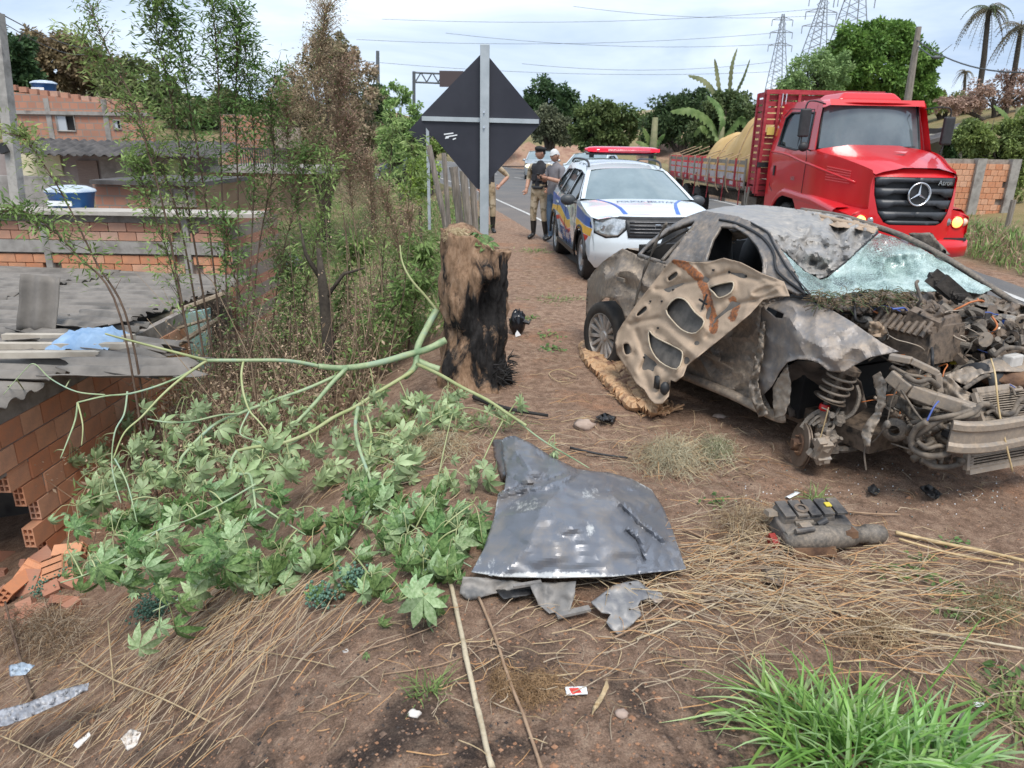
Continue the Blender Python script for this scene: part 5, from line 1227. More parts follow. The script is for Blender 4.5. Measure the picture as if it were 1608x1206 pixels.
for s_ in (-1,1):
    q=[(.42,.93),(.44,.82),(.54,.72),(.68,.70),(.84,.76),(.865,.86),(.80,.935),(.6,.95)]
    h_=fpatch('headlight',[(s_*a,b) for a,b in q][::s_],LAMPG,.012,.03)
    fpatch('lamp_surround',[(s_*a,b) for a,b in [(.40,.945),(.42,.80),(.53,.70),(.69,.68),(.86,.75),(.88,.87),(.81,.95),(.6,.965)]][::s_],BLACK,.004,.01)
    mb=MB(); mb.lathe([(.0001,.02),(.04,.02),(.05,.0)],V((fx(.70,.8)-.01,s_*.70,.80)),V((1,0,0)),14); mb.build('lamp_lens',[CHROME],h_)
    mb=MB(); mb.ball(V((.72,s_*1.02,1.10)),(.07,.12,.085),14); mb.bar(V((.76,s_*.86,1.06)),V((.74,s_*.96,1.07)),.05,.04); mb.build('wing_mirror',[mk('dark_grey_plastic',(.05,.055,.06),rough=.5)],suv,True)
    mb=MB(); mb.tube([V((x,s_*(wfS(x,1.6)+.02-.02),z)) for x,z in crv([(.05,1.57),(-.05,1.645),(-.5,1.68),(-1.3,1.675),(-1.55,1.62)],4)],.018,6); mb.build('roof_rail',[mk('dark_grey_plastic',(.05,.055,.06))],suv,True)
    mb=MB(); mb.grid([[V((x,s_*(wfS(x,z)+.004+.03),z)) for z in (.28,.36)] for x in [-.88+.176*i for i in range(11)]]); smoothmod(mb.build('sill_cover',[BLACK],suv),solid=.03)
    mb=MB(); mb.tube([V((1.335+.43*math.cos(a),s_*(wfS(1.335,.6)+.02),.345+.43*math.sin(a))) for a in [PI*i/14 for i in range(15)]],.022,6); mb.build('arch_trim',[BLACK],suv,True)
    mb=MB(); mb.tube([V((-1.335+.43*math.cos(a),s_*(wfS(-1.335,.6)+.02),.345+.43*math.sin(a))) for a in [PI*i/14 for i in range(15)]],.022,6); mb.build('arch_trim',[BLACK],suv,True)
    for x0 in (.78,-.18,-1.08):
        mb=MB(); mb.tube([V((x0-.02*abs(z-.7),s_*(wfS(x0,z)+.001),z)) for z in (.32,.5,.7,.9,1.08)],.005,4); mb.build('door_gap',[BLACK],suv)
    for x0 in (.0,-.95):
        mb=MB(); mb.bar(V((x0,s_*(wfS(x0,.93)+.02),.95)),V((x0-.17,s_*(wfS(x0,.93)+.02),.955)),.02,.03); mb.build('door_handle',[CWHITE],suv)
fpatch('hood_edge',[(-.5,.955),(.5,.955),(.62,.93),(.5,.975),(-.5,.975),(-.62,.93)],BLACK,.006,.006)
mb=MB(); mb.lathe([(.05,0),(.055,.01),(.045,.02)],V((fx(0,.84)+.02,0,.845)),V((1,0,0)),4); mb.build('badge',[CHROME],suv)
# bonnet stripes follow the bonnet
def hoodz(x,y):
    hz=[(1.0,1.10),(1.3,1.06),(1.6,1.01),(1.88,.93),(2.0,.93)]
    z=float(np.interp(x,[p[0] for p in hz],[p[1] for p in hz])); w_=wfS(x,z); return z+.055*(1-min(1,abs(y)/w_)**2.6)+.004
for s_ in (-1,1):
    q=crv([(1.04,.66),(1.3,.52),(1.6,.44),(1.93,.40)],5); q2=[(x,y-.035-.03*(x-1.0)) for x,y in q]
    mb=MB(); mb.grid([[V((a[0],s_*a[1],hoodz(a[0],a[1]))),V((b[0],s_*b[1],hoodz(b[0],b[1])))] for a,b in zip(q,q2)]); mb.build('bonnet_stripe',[BLUEV],suv)
TXT=mk('grey_lettering',(.28,.33,.42),rough=.5); TXB=mk('blue_lettering',(.13,.19,.42),rough=.5)
put_text('bonnet_lettering','POLÍCIA MILITAR',.115,TXT,suv,None,True,mapf=lambda x,y,z: V((1.28-y*1.0,x+.05,hoodz(1.28-y,x+.05)+.002+abs(z))))
put_text('door_lettering','POLÍCIA',.30,TXB,suv,None,True,mapf=lambda x,y,z: V((x*1.0-.15,-(wfS(x-.15,.50+y)+.006+abs(z)),.46+y)))
put_text('door_lettering','POLÍCIA',.30,TXB,suv,None,True,mapf=lambda x,y,z: V((-x*1.0-.15,(wfS(-x-.15,.50+y)+.006+abs(z)),.46+y)))
mb=MB(); mb.lathe([(.0001,.0),(.10,.0)],V((.45,-(wfS(.45,.9)+.008),.88)),V((0,-1,0)),20); mb.build('door_crest',[mk('crest_grey',(.35,.33,.30),(.62,.58,.50),30,.5)],suv)
# light bar
mb=MB(); rows=[]
for i in range(17):
    y=-.62+1.24*i/16; k=1-(abs(y)/.66)**8
    rows.append([V((-.25+.16*math.cos(a)*k,y,1.83+.058*math.sin(a)*k)) for a in [2*PI*j/14 for j in range(15)]])
mb.grid(rows); mb.add(rows[0][:-1],[tuple(range(14))]); mb.add(rows[-1][:-1],[tuple(range(14))])
LB=mk('red_light_bar',(.62,.02,.05),(.75,.05,.09),9,.15,coat=1)
lb=mb.build('light_bar',[LB],suv,True)
for y in (-.52,.52,-.33):
    mb=MB(); mb.box((-.10,y,1.83),(.035,.14,.05)); mb.build('beacon',[mk('beacon_lit',(.8,.01,.03),rough=.3,emit=(1,.01,.05,.35))],lb)
for s_ in (-1,1):
    mb=MB(); mb.box((-.25,s_*.50,1.745),(.10,.06,.08)); mb.build('bar_mount',[BLACK],suv)
mb=MB(); mb.box((-.25,0,1.765),(.22,1.15,.025)); mb.build('bar_base',[BLACK],suv)
for s_ in (-1,1):
    mb=MB(); mb.bar(V((1.02,s_*.1-.1,1.16)),V((.88,s_*.1+.45,1.21)),.012,.012); mb.build('wiper',[BLACK],suv)
# ---- background cars, simpler ----
SB=[(-2.05,.40),(-1.72,.34)]+[(-1.3+.36*math.cos(a),.31+.36*math.sin(a)) for a in [PI-PI*i/6 for i in range(7)]]+[(-.9,.24),(.9,.24)]+[(1.3+.36*math.cos(a),.31+.36*math.sin(a)) for a in [PI-PI*i/6 for i in range(7)]]+[(1.85,.34),(1.90,.7),(1.86,.84),(1.4,.92),(1.0,.98),(.90,1.0),(.1,1.40),(-.7,1.45),(-1.3,1.40),(-1.85,1.02),(-2.05,.9)]
WB=[[(.62,.97),(.66,1.0),(.15,1.32),(-.2,1.35),(-.22,.98)],[(-.3,.98),(-.28,1.35),(-.9,1.34),(-1.4,1.08),(-1.35,1.0)]]
def bgcar(label,paint,x,y,rz,lit=False,sc=1.0,z=None):
    root=thing('parked_car' if not lit else 'approaching_car',label,'car',(x,y,hbase(x,y) if z is None else z),rz); root.scale=(sc,sc,sc)
    wf=car(root,paint,SB,WB,.95,(-1.3,1.3),.31,.85,.2,(.95,1.86),(.92,1.0),(.1,1.39),(-1.3,1.40),(-1.9,1.0),step=.16)
    fx_=lambda yy,z:float(np.interp(z,[.2,.4,.7,.9],[2.0,2.08,2.06,1.96]))-.25*(abs(yy)/.82)**3
    sheet('front_bumper',[(-.80,.24),(.80,.24),(.82,.7),(.74,.87),(0,.92),(-.74,.87),(-.82,.7)],lambda yy,z:V((fx_(yy,z),yy,z)),[paint,BLACK],regions=[([(-.5,.28),(.5,.28),(.42,.48),(-.42,.48)],1),([(-.4,.62),(.4,.62),(.44,.78),(-.44,.78)],1)],step=.12,parent=root)
    for s_ in (-1,1):
        mb=MB(); mb.ball((1.93,s_*.62,.70),(.10,.17,.09),10); mb.build('headlight',[LAMPON if lit else LAMPG],root,True)
        mb=MB(); mb.ball((.62,s_*.93,.98),(.06,.10,.07),8); mb.build('wing_mirror',[paint],root,True)
    mb=MB(); mb.box((2.09,0,.5),(.02,.4,.12)); mb.build('number_plate',[mk('plate_grey',(.45,.45,.46),rough=.5)],root)
    return root
SILV=mk('silver_car_paint',(.40,.43,.45),(.46,.49,.50),2,.3,metal=.4,coat=1)
bgcar('silver car with its headlight lit driving up the road behind the officer',SILV,1.55,44,-PI/2-.08,True,1.08)
bgcar('pale car stopped on the road directly behind the grey-haired man',mk('pale_car_paint',(.55,.62,.64),rough=.3,coat=1),3.45,34,-PI/2-.35,False,1.12)
q=gy(632,222,42); bgcar('dark blue car seen through the roadside bushes on the far left verge',mk('navy_car_paint',(.04,.05,.12),rough=.3,coat=1),q.x,42,-.3,False,1.0,z=hgt(q.x,42)+.02)
# ================= red lorry =================
REDP=mk('red_lorry_paint',(.60,.008,.012),(.66,.012,.018),1.2,.33,coat=.5)
REDD=mk('faded_red_wood',(.30,.02,.03),(.42,.05,.06),6,.6,stretch=(1,1,4))
WHTW=mk('weathered_white_board',(.34,.27,.26),(.50,.46,.45),5,.7,bmp=.2,c3=(.50,.25,.25),lo=.3,hi=.75)
GRIL=mk('charcoal_grille',(.030,.033,.038),(.045,.048,.055),4,.42)
tz=-.17
tr=thing('red_lorry','bright red lorry with a bonneted cab, wooden side boards and a tarpaulin load','lorry',(6.75,12.32,tz),-PI/2+rad(2.0))
T=tr
HW=1.13
# cab side elevation (x forward, z up from road)
def cw(x,z):
    b=HW
    if z>1.95: b-=.17*((z-1.95)/1.0)**1.1
    if x>-1.75: b-=.42*sm(-1.75,-.1,x)
    return b
ax_=-2.75
archT=[(ax_+.68*math.cos(a),.55+.68*math.sin(a)) for a in [PI-PI*i/12 for i in range(13)]]
cab=[(-3.86,.55),(ax_-.68,.55)]+archT[1:]+[(ax_+.68,.50),(-1.9,.50),(-1.9,.98),(-1.0,.96),(-.20,.94),(-.15,1.62),(-.25,1.74),(-1.0,1.93),(-1.74,2.06),(-1.95,2.90),(-2.2,2.97),(-3.80,2.95),(-3.9,1.9)]
win=[(-2.02,2.08),(-2.18,2.72),(-3.30,2.76),(-3.52,2.66),(-3.55,2.12),(-2.6,2.04)]
for s_ in (-1,1):
    sheet('cab_side',cab,lambda x,z,s_=s_:V((x,s_*cw(x,z),z)),[REDP],holes=[win],step=.11,parent=T)
    sheet('side_window',win,lambda x,z,s_=s_:V((x,s_*(cw(x,z)-.03),z)),[GLASS],step=.2,parent=T)
    mb=MB(); mb.tube([V((x,s_*(cw(x,z)-.005),z)) for x,z in win+[win[0]]],.022,5); mb.build('window_seal',[BLACK],T,True)
    mb=MB(); mb.bar(V((-2.62,s_*(cw(-2.6,2.4)-.0),2.06)),V((-2.66,s_*(cw(-2.6,2.7)),2.74)),.03,.04); mb.build('window_divider',[BLACK],T)
    for pts in ([(-2.0,1.10),(-1.98,1.9),(-2.1,2.1),(-2.24,2.78),(-3.4,2.84),(-3.66,2.7),(-3.68,1.3),(-3.5,1.2)],):
        mb=MB(); mb.tube([V((x,s_*(cw(x,z)+.002),z)) for x,z in pts],.008,4); mb.build('door_gap',[BLACK],T)
    # swage line and handle
    mb=MB(); mb.tube([V((x,s_*(cw(x,z)+.006),z)) for x,z in crv([(-3.8,2.0),(-3.0,1.96),(-2.2,1.84),(-1.5,1.74),(-.6,1.52)],4)],.022,6); mb.build('swage_line',[REDP],T,True)
    mb=MB(); mb.box((-3.50,s_*(cw(-3.5,1.6)+.012),1.62),(.07,.02,.20)); mb.build('door_handle',[BLACK],T)
    for k in range(6):
        mb=MB(); mb.bar(V((-1.25,s_*(cw(-1.25,1.6)+.008),1.55+.045*k-.01)),V((-.72,s_*(cw(-.72,1.55)+.008),1.50+.040*k)),.012,.014); mb.build('vent_slat',[mk('light_red',(.75,.10,.10),rough=.3)],T)
    # fender: flared arch running forward to the lamps
    mb=MB(); rows=[]
    prof=[(ax_+.72*math.cos(a),.55+.72*math.sin(a)) for a in [PI-PI*i/10*.62 for i in range(9)]]+[(-1.95,1.22),(-1.5,1.20),(-1.0,1.13),(-.5,1.06),(-.16,1.0)]
    prof=[p for p in prof if p[0]<-2.2 or p[1]>1.0]
    P=crv(prof,3)
    for x,z in P: rows.append([V((x,s_*(HW-.25),z+.05)),V((x,s_*(HW-.02),z+.04)),V((x,s_*(HW+.045),z+.0)),V((x,s_*(HW+.05),z-.07)),V((x,s_*(HW+.03),z-.12))])
    mb.grid(rows); mb.build('fender_lip',[REDP],T,True)
    sheet('fender_side',[(-2.10,.62),(-1.2,.60),(-.22,.62),(-.12,.75),(-.14,1.0),(-.5,1.07),(-1.0,1.14),(-1.5,1.2),(-2.0,1.22),(-2.06,.95)],lambda x,z,s_=s_:V((x,s_*(HW+.03-.12*sm(-.7,-.1,x)),z)),[REDP],step=.12,parent=T)
    # fender top + front with lamps
    mb=MB(); rows=[]
    for i in range(9):
        x=-1.9+1.76*i/8; z=1.24-.24*sm(-1.9,-.1,x); rows.append([V((x,s_*(HW+.04-.12*sm(-.7,-.1,x)),z-.03)),V((x,s_*(HW-.05-.1*sm(-.7,-.1,x)),z+.02)),V((x,s_*(.80),z+.07)),V((x,s_*(.58),z+.12))])
    mb.grid(rows); mb.build('fender_top',[REDP],T,True)
    ff=[(.62,.56),(1.03,.56),(1.05,.80),(1.02,1.02),(.85,1.09),(.60,1.14)]
    sheet('fender_front',[(s_*a,b) for a,b in ff],lambda y,z:V((-.13-.30*max(0,abs(y)-.78)**1.5,y,z)),[REDP],step=.1,parent=T)
    mb=MB(); mb.ball((-.21,s_*.985,.91),(.10,.085,.085),12); l1=mb.build('turn_signal',[mk('amber_lens',(.85,.33,.06),(.8,.6,.5),9,.2)],T,True)
    mb=MB(); mb.lathe([(.0001,.05),(.06,.045),(.092,.02),(.098,-.02)],(-.14,s_*.845,.91),V((1,-.0,0)),20); h_=mb.build('headlight',[mk('lit_amber_lamp',(.95,.62,.2),rough=.2,emit=(1,.52,.12,1.0))],T,True)
    mb=MB(); mb.lathe([(.10,-.02),(.115,.02),(.10,.03)],(-.14,s_*.845,.91),V((1,0,0)),20); mb.build('lamp_ring',[REDP],h_,True)
    mb=MB(); mb.lathe([(.0001,.05),(.055,.04),(.078,.01),(.082,-.02)],(-.13,s_*.66,.91),V((1,0,0)),18); mb.build('driving_lamp',[mk('grey_lens',(.30,.30,.30),rough=.15,metal=.6)],T,True)
# wheel + wells
def dual(root,c,s_,r_=.50,w_=.28,rimm=None):
    o=bpy.data.objects.new('wheel',None); link(o,root); c=V(c)
    mb=MB(); mb.lathe([(r_*.6,-w_/2),(r_*.92,-w_/2),(r_,-w_*.35),(r_,w_*.35),(r_*.92,w_/2),(r_*.6,w_/2),(r_*.55,w_*.3)],c,V((0,s_,0)),32)
    for k in range(32):
        a=2*PI*k/32; mb.box(c+V((math.cos(a)*r_*1.0,0,math.sin(a)*r_*1.0)),(.035,w_*.8,.05),Matrix.Rotation(-a,3,'Y'))
    mb.build('tyre',[RUB],o)
    mb=MB(); mb.lathe([(r_*.6,w_*.45),(r_*.55,w_*.2),(r_*.3,w_*.1),(r_*.28,w_*.35),(r_*.12,w_*.42),(.0001,w_*.42)],c,V((0,s_,0)),28); mb.build('rim',[DUSTP],o,True)
for s_ in (-1,1):
    dual(T,(ax_,s_*(HW-.15),.50),s_)
    for x in (-9.2,-10.5): dual(T,(x,s_*1.02,.50),s_)
mb=MB(); mb.lathe([(.66,-.25),(.66,.25)],(ax_,-(HW-.27),.56),V((0,1,0)),28); mb.lathe([(.66,-.25),(.66,.25)],(ax_,(HW-.27),.56),V((0,1,0)),28); stuff(mb.build('wheel_arch_liner',[BLACK],T,True))
def tgrid(name,rows,mt,smooth=True,parent=None):
    mb=MB(); mb.grid(rows); return mb.build(name,[mt],parent or T,smooth)
n=14
# bonnet with raised central part
rows=[]
for i in range(10):
    t_=i/9; x=-1.74+1.60*t_; z=2.06-.30*t_-.06*t_*t_; hw_=cw(x,1.9)-.0
    rows.append([V((x+.10*(1-(2*j/n-1)**2)*t_,hw_*(2*j/n-1),z+.09*(1-abs(2*j/n-1)**4)-.025*sm(.45,.62,abs(2*j/n-1)))) for j in range(n+1)])
tgrid('bonnet',rows,REDP)
mb=MB(); mb.add([(-.95,-.02,2.045),(-.80,.10,2.02),(-.95,.22,2.045)],[(0,1,2)]); smoothmod(mb.build('bonnet_mark',[mk('pale_red',(.8,.32,.34),rough=.3)],T),solid=.004)
# front face with grille opening
def gx_(y,z): return float(np.interp(z,[.55,.95,1.65,1.74],[.0,.02,-.05,-.14]))-.16*(abs(y)/.75)**3
fr=[(-.70,.62),(.70,.62),(.735,1.0),(.74,1.5),(.71,1.66),(.55,1.745),(0,1.78),(-.55,1.745),(-.71,1.66),(-.74,1.5),(-.735,1.0)]
gr_=[(-.50,.90),(-.40,.86),(.40,.86),(.50,.90),(.60,1.05),(.68,1.35),(.70,1.62),(.66,1.64),(-.66,1.64),(-.70,1.62),(-.68,1.35),(-.60,1.05)]
sheet('front_panel',fr,lambda y,z:V((gx_(y,z),y,z)),[REDP],holes=[gr_],step=.09,parent=T)
sheet('grille_back',gr_,lambda y,z:V((gx_(y,z)-.10,y,z)),[BLACK],step=.15,parent=T)
def gw(z): return float(np.interp(z,[.86,.90,1.05,1.35,1.62],[.40,.50,.60,.68,.70]))
for k,(z0,z1) in enumerate(((.95,1.08),(1.13,1.27),(1.32,1.46),(1.50,1.64))):
    for s_ in (-1,1):
        poly=[(.0,z1-.085),(.0,z1),(s_*gw(z1)*.98,z1),(s_*gw(z0)*.98,z0),(s_*(gw(z0)-.16),z0),(s_*(gw(z0)-.26),z1-.085)]
        o=sheet('grille_slat',poly if s_>0 else poly,lambda y,z:V((gx_(y,z)-.005,y,z)),[GRIL],step=.09,parent=T); smoothmod(o,solid=.05)
o=sheet('grille_slat',[(-.38,.865),(.38,.865),(.48,.90),(.44,.93),(-.44,.93),(-.48,.90)],lambda y,z:V((gx_(y,z)-.005,y,z)),[GRIL],step=.09,parent=T); smoothmod(o,solid=.05)
sc=V((gx_(0,1.36)+.05,0,1.37))
mb=MB(); mb.lathe([(.165,-.01),(.175,.012),(.192,.012),(.20,-.01),(.175,-.02)],sc,V((1,0,0)),40); em=mb.build('star_emblem',[CHROME],T,True)
mb=MB()
for k in range(3):
    a=PI/2+k*2*PI/3; d=V((0,math.cos(a),math.sin(a))); s__=V((0,-math.sin(a),math.cos(a)))
    mb.add([sc+V((.03,0,0)),sc+s__*.024,sc+d*.18,sc-s__*.024],[(0,1,2),(0,2,3)])
mb.build('star_point',[CHROME],em)
mb=MB(); mb.lathe([(.0001,-.03),(.18,-.03)],sc,V((1,0,0)),30); mb.build('emblem_back',[BLACK],em)
put_text('grille_lettering','Atron',.115,CHROME,T,None,True,mapf=lambda x,y,z:V((gx_(x+.46,1.57)+.03+abs(z),x+.46,1.555+y)))
put_text('door_lettering','1635',.10,mk('dull_silver',(.5,.42,.40),rough=.4),T,None,True,mapf=lambda x,y,z:V((x-2.5,-(cw(-2.5,1.55)+.01),1.50+y)))
# bumper
bz=[(-.10,.30),(.02,.33),(.045,.48),(.03,.60),(-.06,.62)]
rows=[[V((x-.22*(abs(y)/1.14)**4,y,z)) for x,z in bz] for y in [-1.14+2.28*i/20 for i in range(21)]]
tgrid('bumper',rows,REDP)
mb=MB(); mb.box((-.25,0,.62),(.3,2.1,.05)); mb.box((-1.0,0,.65),(1.6,1.3,.5)); mb.build('engine_undertray',[BLACK],T)
mb=MB(); mb.box((.03,0,.44),(.02,.42,.14)); mb.build('number_plate',[mk('plate_grey',(.45,.45,.46),rough=.5)],T)
for s_ in (-1,1):
    mb=MB(); mb.cyl((.04,s_*.62,.47),(.05,s_*.62,.47),.018,8); mb.build('bumper_bolt',[CHROME],T)
# windscreen, pillars, roof
WS=lambda y,t_: V((-1.72-.20*t_-.16*(abs(y)/.95)**3,y*(1-.09*t_),2.06+.80*t_))
wsn=[[WS(-.99+1.98*j/12,i/6) for j in range(13)] for i in range(7)]
tgrid('windscreen',wsn,mk('lorry_windscreen',(.075,.10,.11),(.13,.165,.175),1.5,.05,coat=1,spec=.8))
loop=[WS(y,0) for y in [-.99+1.98*j/12 for j in range(13)]]+[WS(.99,t_) for t_ in (.3,.6,1)]+[WS(y,1) for y in [.99-1.98*j/12 for j in range(13)]]+[WS(-.99,t_) for t_ in (.6,.3,0)]
mb=MB(); mb.tube([p+V((.01,0,0)) for p in loop],.022,6); mb.build('windscreen_seal',[BLACK],T,True)
for s_ in (-1,1):
    mb=MB(); mb.grid([[WS(s_*.97,t_)+V((-.01,0,0)),WS(s_*1.06,t_)+V((-.02,s_*.02,0)),V((-1.95-.2*t_,s_*cw(-2.0,2.06+.8*t_)*1.0,2.06+.80*t_))] for t_ in [i/5 for i in range(6)]]); mb.build('windscreen_pillar',[REDP],T,True)
    mb=MB(); mb.bar(V((-1.66,s_*.35-.2,2.10)),V((-1.70,s_*.35+.42,2.13)),.02,.02); mb.build('wiper',[BLACK],T)
rows=[]
for i in range(9):
    t_=i/8; x=-1.80-2.02*t_; z=2.89+.10*math.sin(min(1,t_*3)*PI/2); rows.append([V((x-.14*abs(2*j/n-1)**3*(1-t_),.965*(2*j/n-1),z-.09*abs(2*j/n-1)**6)) for j in range(n+1)])
tgrid('cab_roof',rows,REDP)
mb=MB(); mb.grid([[V((-1.82-.02*i,.89*(2*j/10-1),2.84+.035*i)) for j in range(11)] for i in range(4)]); mb.build('roof_brow',[REDP],T,True)
mb=MB(); mb.box((-2.75,.05,3.03),(1.1,1.25,.14),taper=.22); o=mb.build('roof_hatch',[REDP],T); smoothmod(o,bev=.04)
mb=MB(); mb.box((-3.86,0,2.3),(.05,1.9,1.3)); mb.box((-3.86,0,1.2),(.05,2.1,1.3)); mb.build('cab_back',[REDP],T)
mb=MB(); mb.box((-2.7,.45,2.25),(.3,.55,.7)); mb.box((-2.7,-.45,2.25),(.3,.55,.7)); mb.ball((-2.6,.45,2.45),(.12,.12,.15),10); mb.build('seat',[DARKIN],T)
# mirrors
for s_ in (-1,1):
    mb=MB(); P=crv([(-1.95,s_*.93,2.86),(-1.80,s_*1.22,2.90),(-1.78,s_*1.36,2.82),(-1.80,s_*1.36,2.3),(-1.80,s_*1.33,2.12),(-1.9,s_*1.08,2.02)],4) if s_<0 else crv([(-1.9,s_*.95,2.80),(-1.72,s_*1.15,2.83),(-1.70,s_*1.32,2.78),(-1.72,s_*1.32,2.5),(-1.72,s_*1.28,2.0),(-1.8,s_*1.08,1.9)],4)
    mb.tube(P,.014,6); mr_=mb.build('mirror_arm',[BLACK],T,True)
    mb=MB(); mb.box((-1.80 if s_<0 else -1.72,s_*1.34,2.42 if s_>0 else 2.52),(.09,.20,.50)); smoothmod(mb.build('mirror',[BLACK],mr_),bev=.03)
    mb=MB(); mb.ball((-1.80,s_*1.30,2.10),(.06,.10,.09),10)
    if s_<0: mb.build('round_mirror',[BLACK],mr_,True)
# chassis, bed
mb=MB(); mb.box((-7.5,-.42,.82),(8.0,.10,.22)); mb.box((-7.5,.42,.82),(8.0,.10,.22)); mb.box((-5.2,-.75,.75),(1.0,.5,.45)); mb.box((-6.6,.8,.75),(1.0,.4,.45)); mb.build('chassis',[GREASE],T)
BX0,BX1=-4.35,-12.4; BW=1.24
mb=MB(); mb.box(((BX0+BX1)/2,0,1.16),(BX0-BX1,2*BW-.1,.08)); mb.build('bed_floor',[WOODG],T)
for s_ in (-1,1):
    for k,(zb,hh,mt) in enumerate(((1.24,.15,REDD),(1.41,.17,WHTW),(1.58,.13,WHTW),(1.74,.11,WOODG))):
        mb=MB(); mb.box(((BX0+BX1)/2-.3,s_*BW,zb),(BX0-BX1-.7,.035,hh-.02)); mb.build('side_board',[mt],T)
    for k in range(11):
        x=BX0-.55-.72*k; mb=MB(); mb.box((x,s_*(BW+.03),1.50),(.07,.03,.66)); mb.build('board_upright',[REDD if k%2 else WOODG],T)
mb=MB(); mb.box((BX1-.02,0,1.5),(.05,2*BW,.62)); mb.build('tailboard',[REDD],T)
for k in range(9):   # white dashes on the lowest board
    mb=MB(); mb.box((BX0-.75-.72*k,-BW-.022,1.255),(.30,.008,.085)); mb.build('reflective_mark',[WHTW],T)
# tall headboard behind the cab: frame, slats and logo plates
hx=-4.15
mb=MB()
for y in (-1.24,-.98,-.55,0,.55,.98,1.24): mb.box((hx+.03,y,2.15),(.05,.06,2.1))
for y in (-.93,-.85): mb.box((hx+.06,y,2.15),(.03,.02,2.05),mat=1)
mb.box((hx,0,3.21),(.12,2.56,.09)); mb.box((hx,0,1.72),(.14,2.56,.10),mat=2); 
stuff(mb.build('headboard_frame',[REDD,CHROME,BLACK],T))
k=0; z=1.10
while z<3.15:
    mb=MB()
    if not (2.35<z<2.5): mb.box((hx-.03,0,z),(.03,2.5,.10))
    else:
        mb.box((hx-.03,.35,z),(.03,1.9,.10))
    mb.build('headboard_slat',[REDD],T); z+=.125
for s_ in (-1,1):
    for k in range(15):
        mb=MB(); mb.box((hx-.25,s_*1.25,1.2+.14*k),(.44,.035,.10)); mb.build('side_slat',[REDD],T)
    for xx in (hx-.05,hx-.45):
        mb=MB(); mb.box((xx,s_*1.27,2.15),(.05,.05,2.1)); mb.build('stake',[REDD],T)
mb=MB(); mb.box((hx+.06,-1.10,2.42),(.02,.16,.16)); mb.build('yellow_plate',[mk('yellow_plate',(.65,.48,.12),rough=.6)],T)
mb=MB(); mb.box((hx+.06,-.72,2.30),(.02,.22,.10)); mb.build('cream_plate',[mk('cream_plate',(.62,.55,.42),rough=.6)],T)
mb=MB(); mb.box((hx+.06,-.72,2.62),(.02,.22,.14)); mb.build('green_plate',[mk('olive_plate',(.30,.34,.12),rough=.6)],T)
for x,y,zz,a in ((-4.5,-1.29,1.05,.1),(-4.62,-1.29,1.0,-.12)):
    mb=MB(); mb.box((x,y,.85),(.07,.03,.75),Matrix.Rotation(a,3,'Y')); mb.build('hanging_plank',[WOODG],T)
# ropes over the boards
ROPE=mk('old_rope',(.30,.20,.12),(.42,.30,.19),20,.9)
for k in range(9):
    x=BX0-.9-.85*k; mb=MB(); sl=R.uniform(-.5,.5)
    mb.tube(crv([(x+sl,-.55,2.1),(x+sl*.3,-1.15,1.86),(x,-1.30,1.78),(x-.02,-1.32,1.4),(x+.03,-1.30,1.12),(x+.25,-1.30,1.02 if k%3 else 1.2)],4),.012,5); mb.build('rope',[ROPE],T,True)
for k in range(5):
    x=BX0-.7-1.3*k; mb=MB(); mb.bar(V((x,-1.31,.78)),V((x+.05*k,-1.31,1.4)),.02,.02); mb.build('hanging_strap',[REDD],T)
# load under tarpaulin, a thing of its own
TARP=mk('ochre_tarpaulin',(.52,.33,.12),(.62,.42,.18),2.2,.75,bmp=.3,bscale=25)
ld=thing('tarpaulin_load','ochre tarpaulin roped down over a heaped load on the lorry bed','tarpaulin',(6.75,12.32-hx*0+7,1.0)); ld.location=(6.62,18.4,tz+1.2)
rows=[]
for i in range(44):
    t_=i/43; x=-t_*5.6; rr=[]
    for j in range(31):
        s__=j/30*2-1
        env=min(1,(1-abs(s__)**3.2))
        hgt_=(.62+.55*math.exp(-((t_-.20)/.17)**2)+.38*math.exp(-((t_-.45)/.12)**2)+.15*math.exp(-((t_-.8)/.2)**2))*sm(1.02,.86,t_)*(.75 if t_<.02 else 1)
        w_=.05*pn(t_*14,s__*2,0,1)+.03*abs(pn(t_*40,s__*3,2,1))+.02*pn(t_*9,s__*9,5,1)
        rr.append(V((s__*1.06,-x-.8-1.0*0,env*(hgt_*1.5+w_*1.5)+.10)))
    rows.append(rr)
mb=MB(); mb.grid(rows); mb.build('cover',[TARP],ld,True)
for k in range(3):
    mb=MB(); y=.5+1.5*k; a_=R.uniform(-.6,.6)
    pts=[]
    for j in range(13):
        s__=j/12*2-1; t_=(y+a_*s__)/5.6; hh=(.62+.55*math.exp(-((t_-.20)/.17)**2)+.38*math.exp(-((t_-.45)/.12)**2)+.15*math.exp(-((t_-.8)/.2)**2))
        pts.append(V((s__*1.07,t_*5.6-.8,(1-abs(s__)**3.2)*(hh*1.5+.05)+.12)))
    mb.tube(pts,.011,5); mb.build('rope',[ROPE],ld,True)
ld.location=(6.52,17.5,tz+1.2); ld.rotation_euler=(0,0,rad(2))
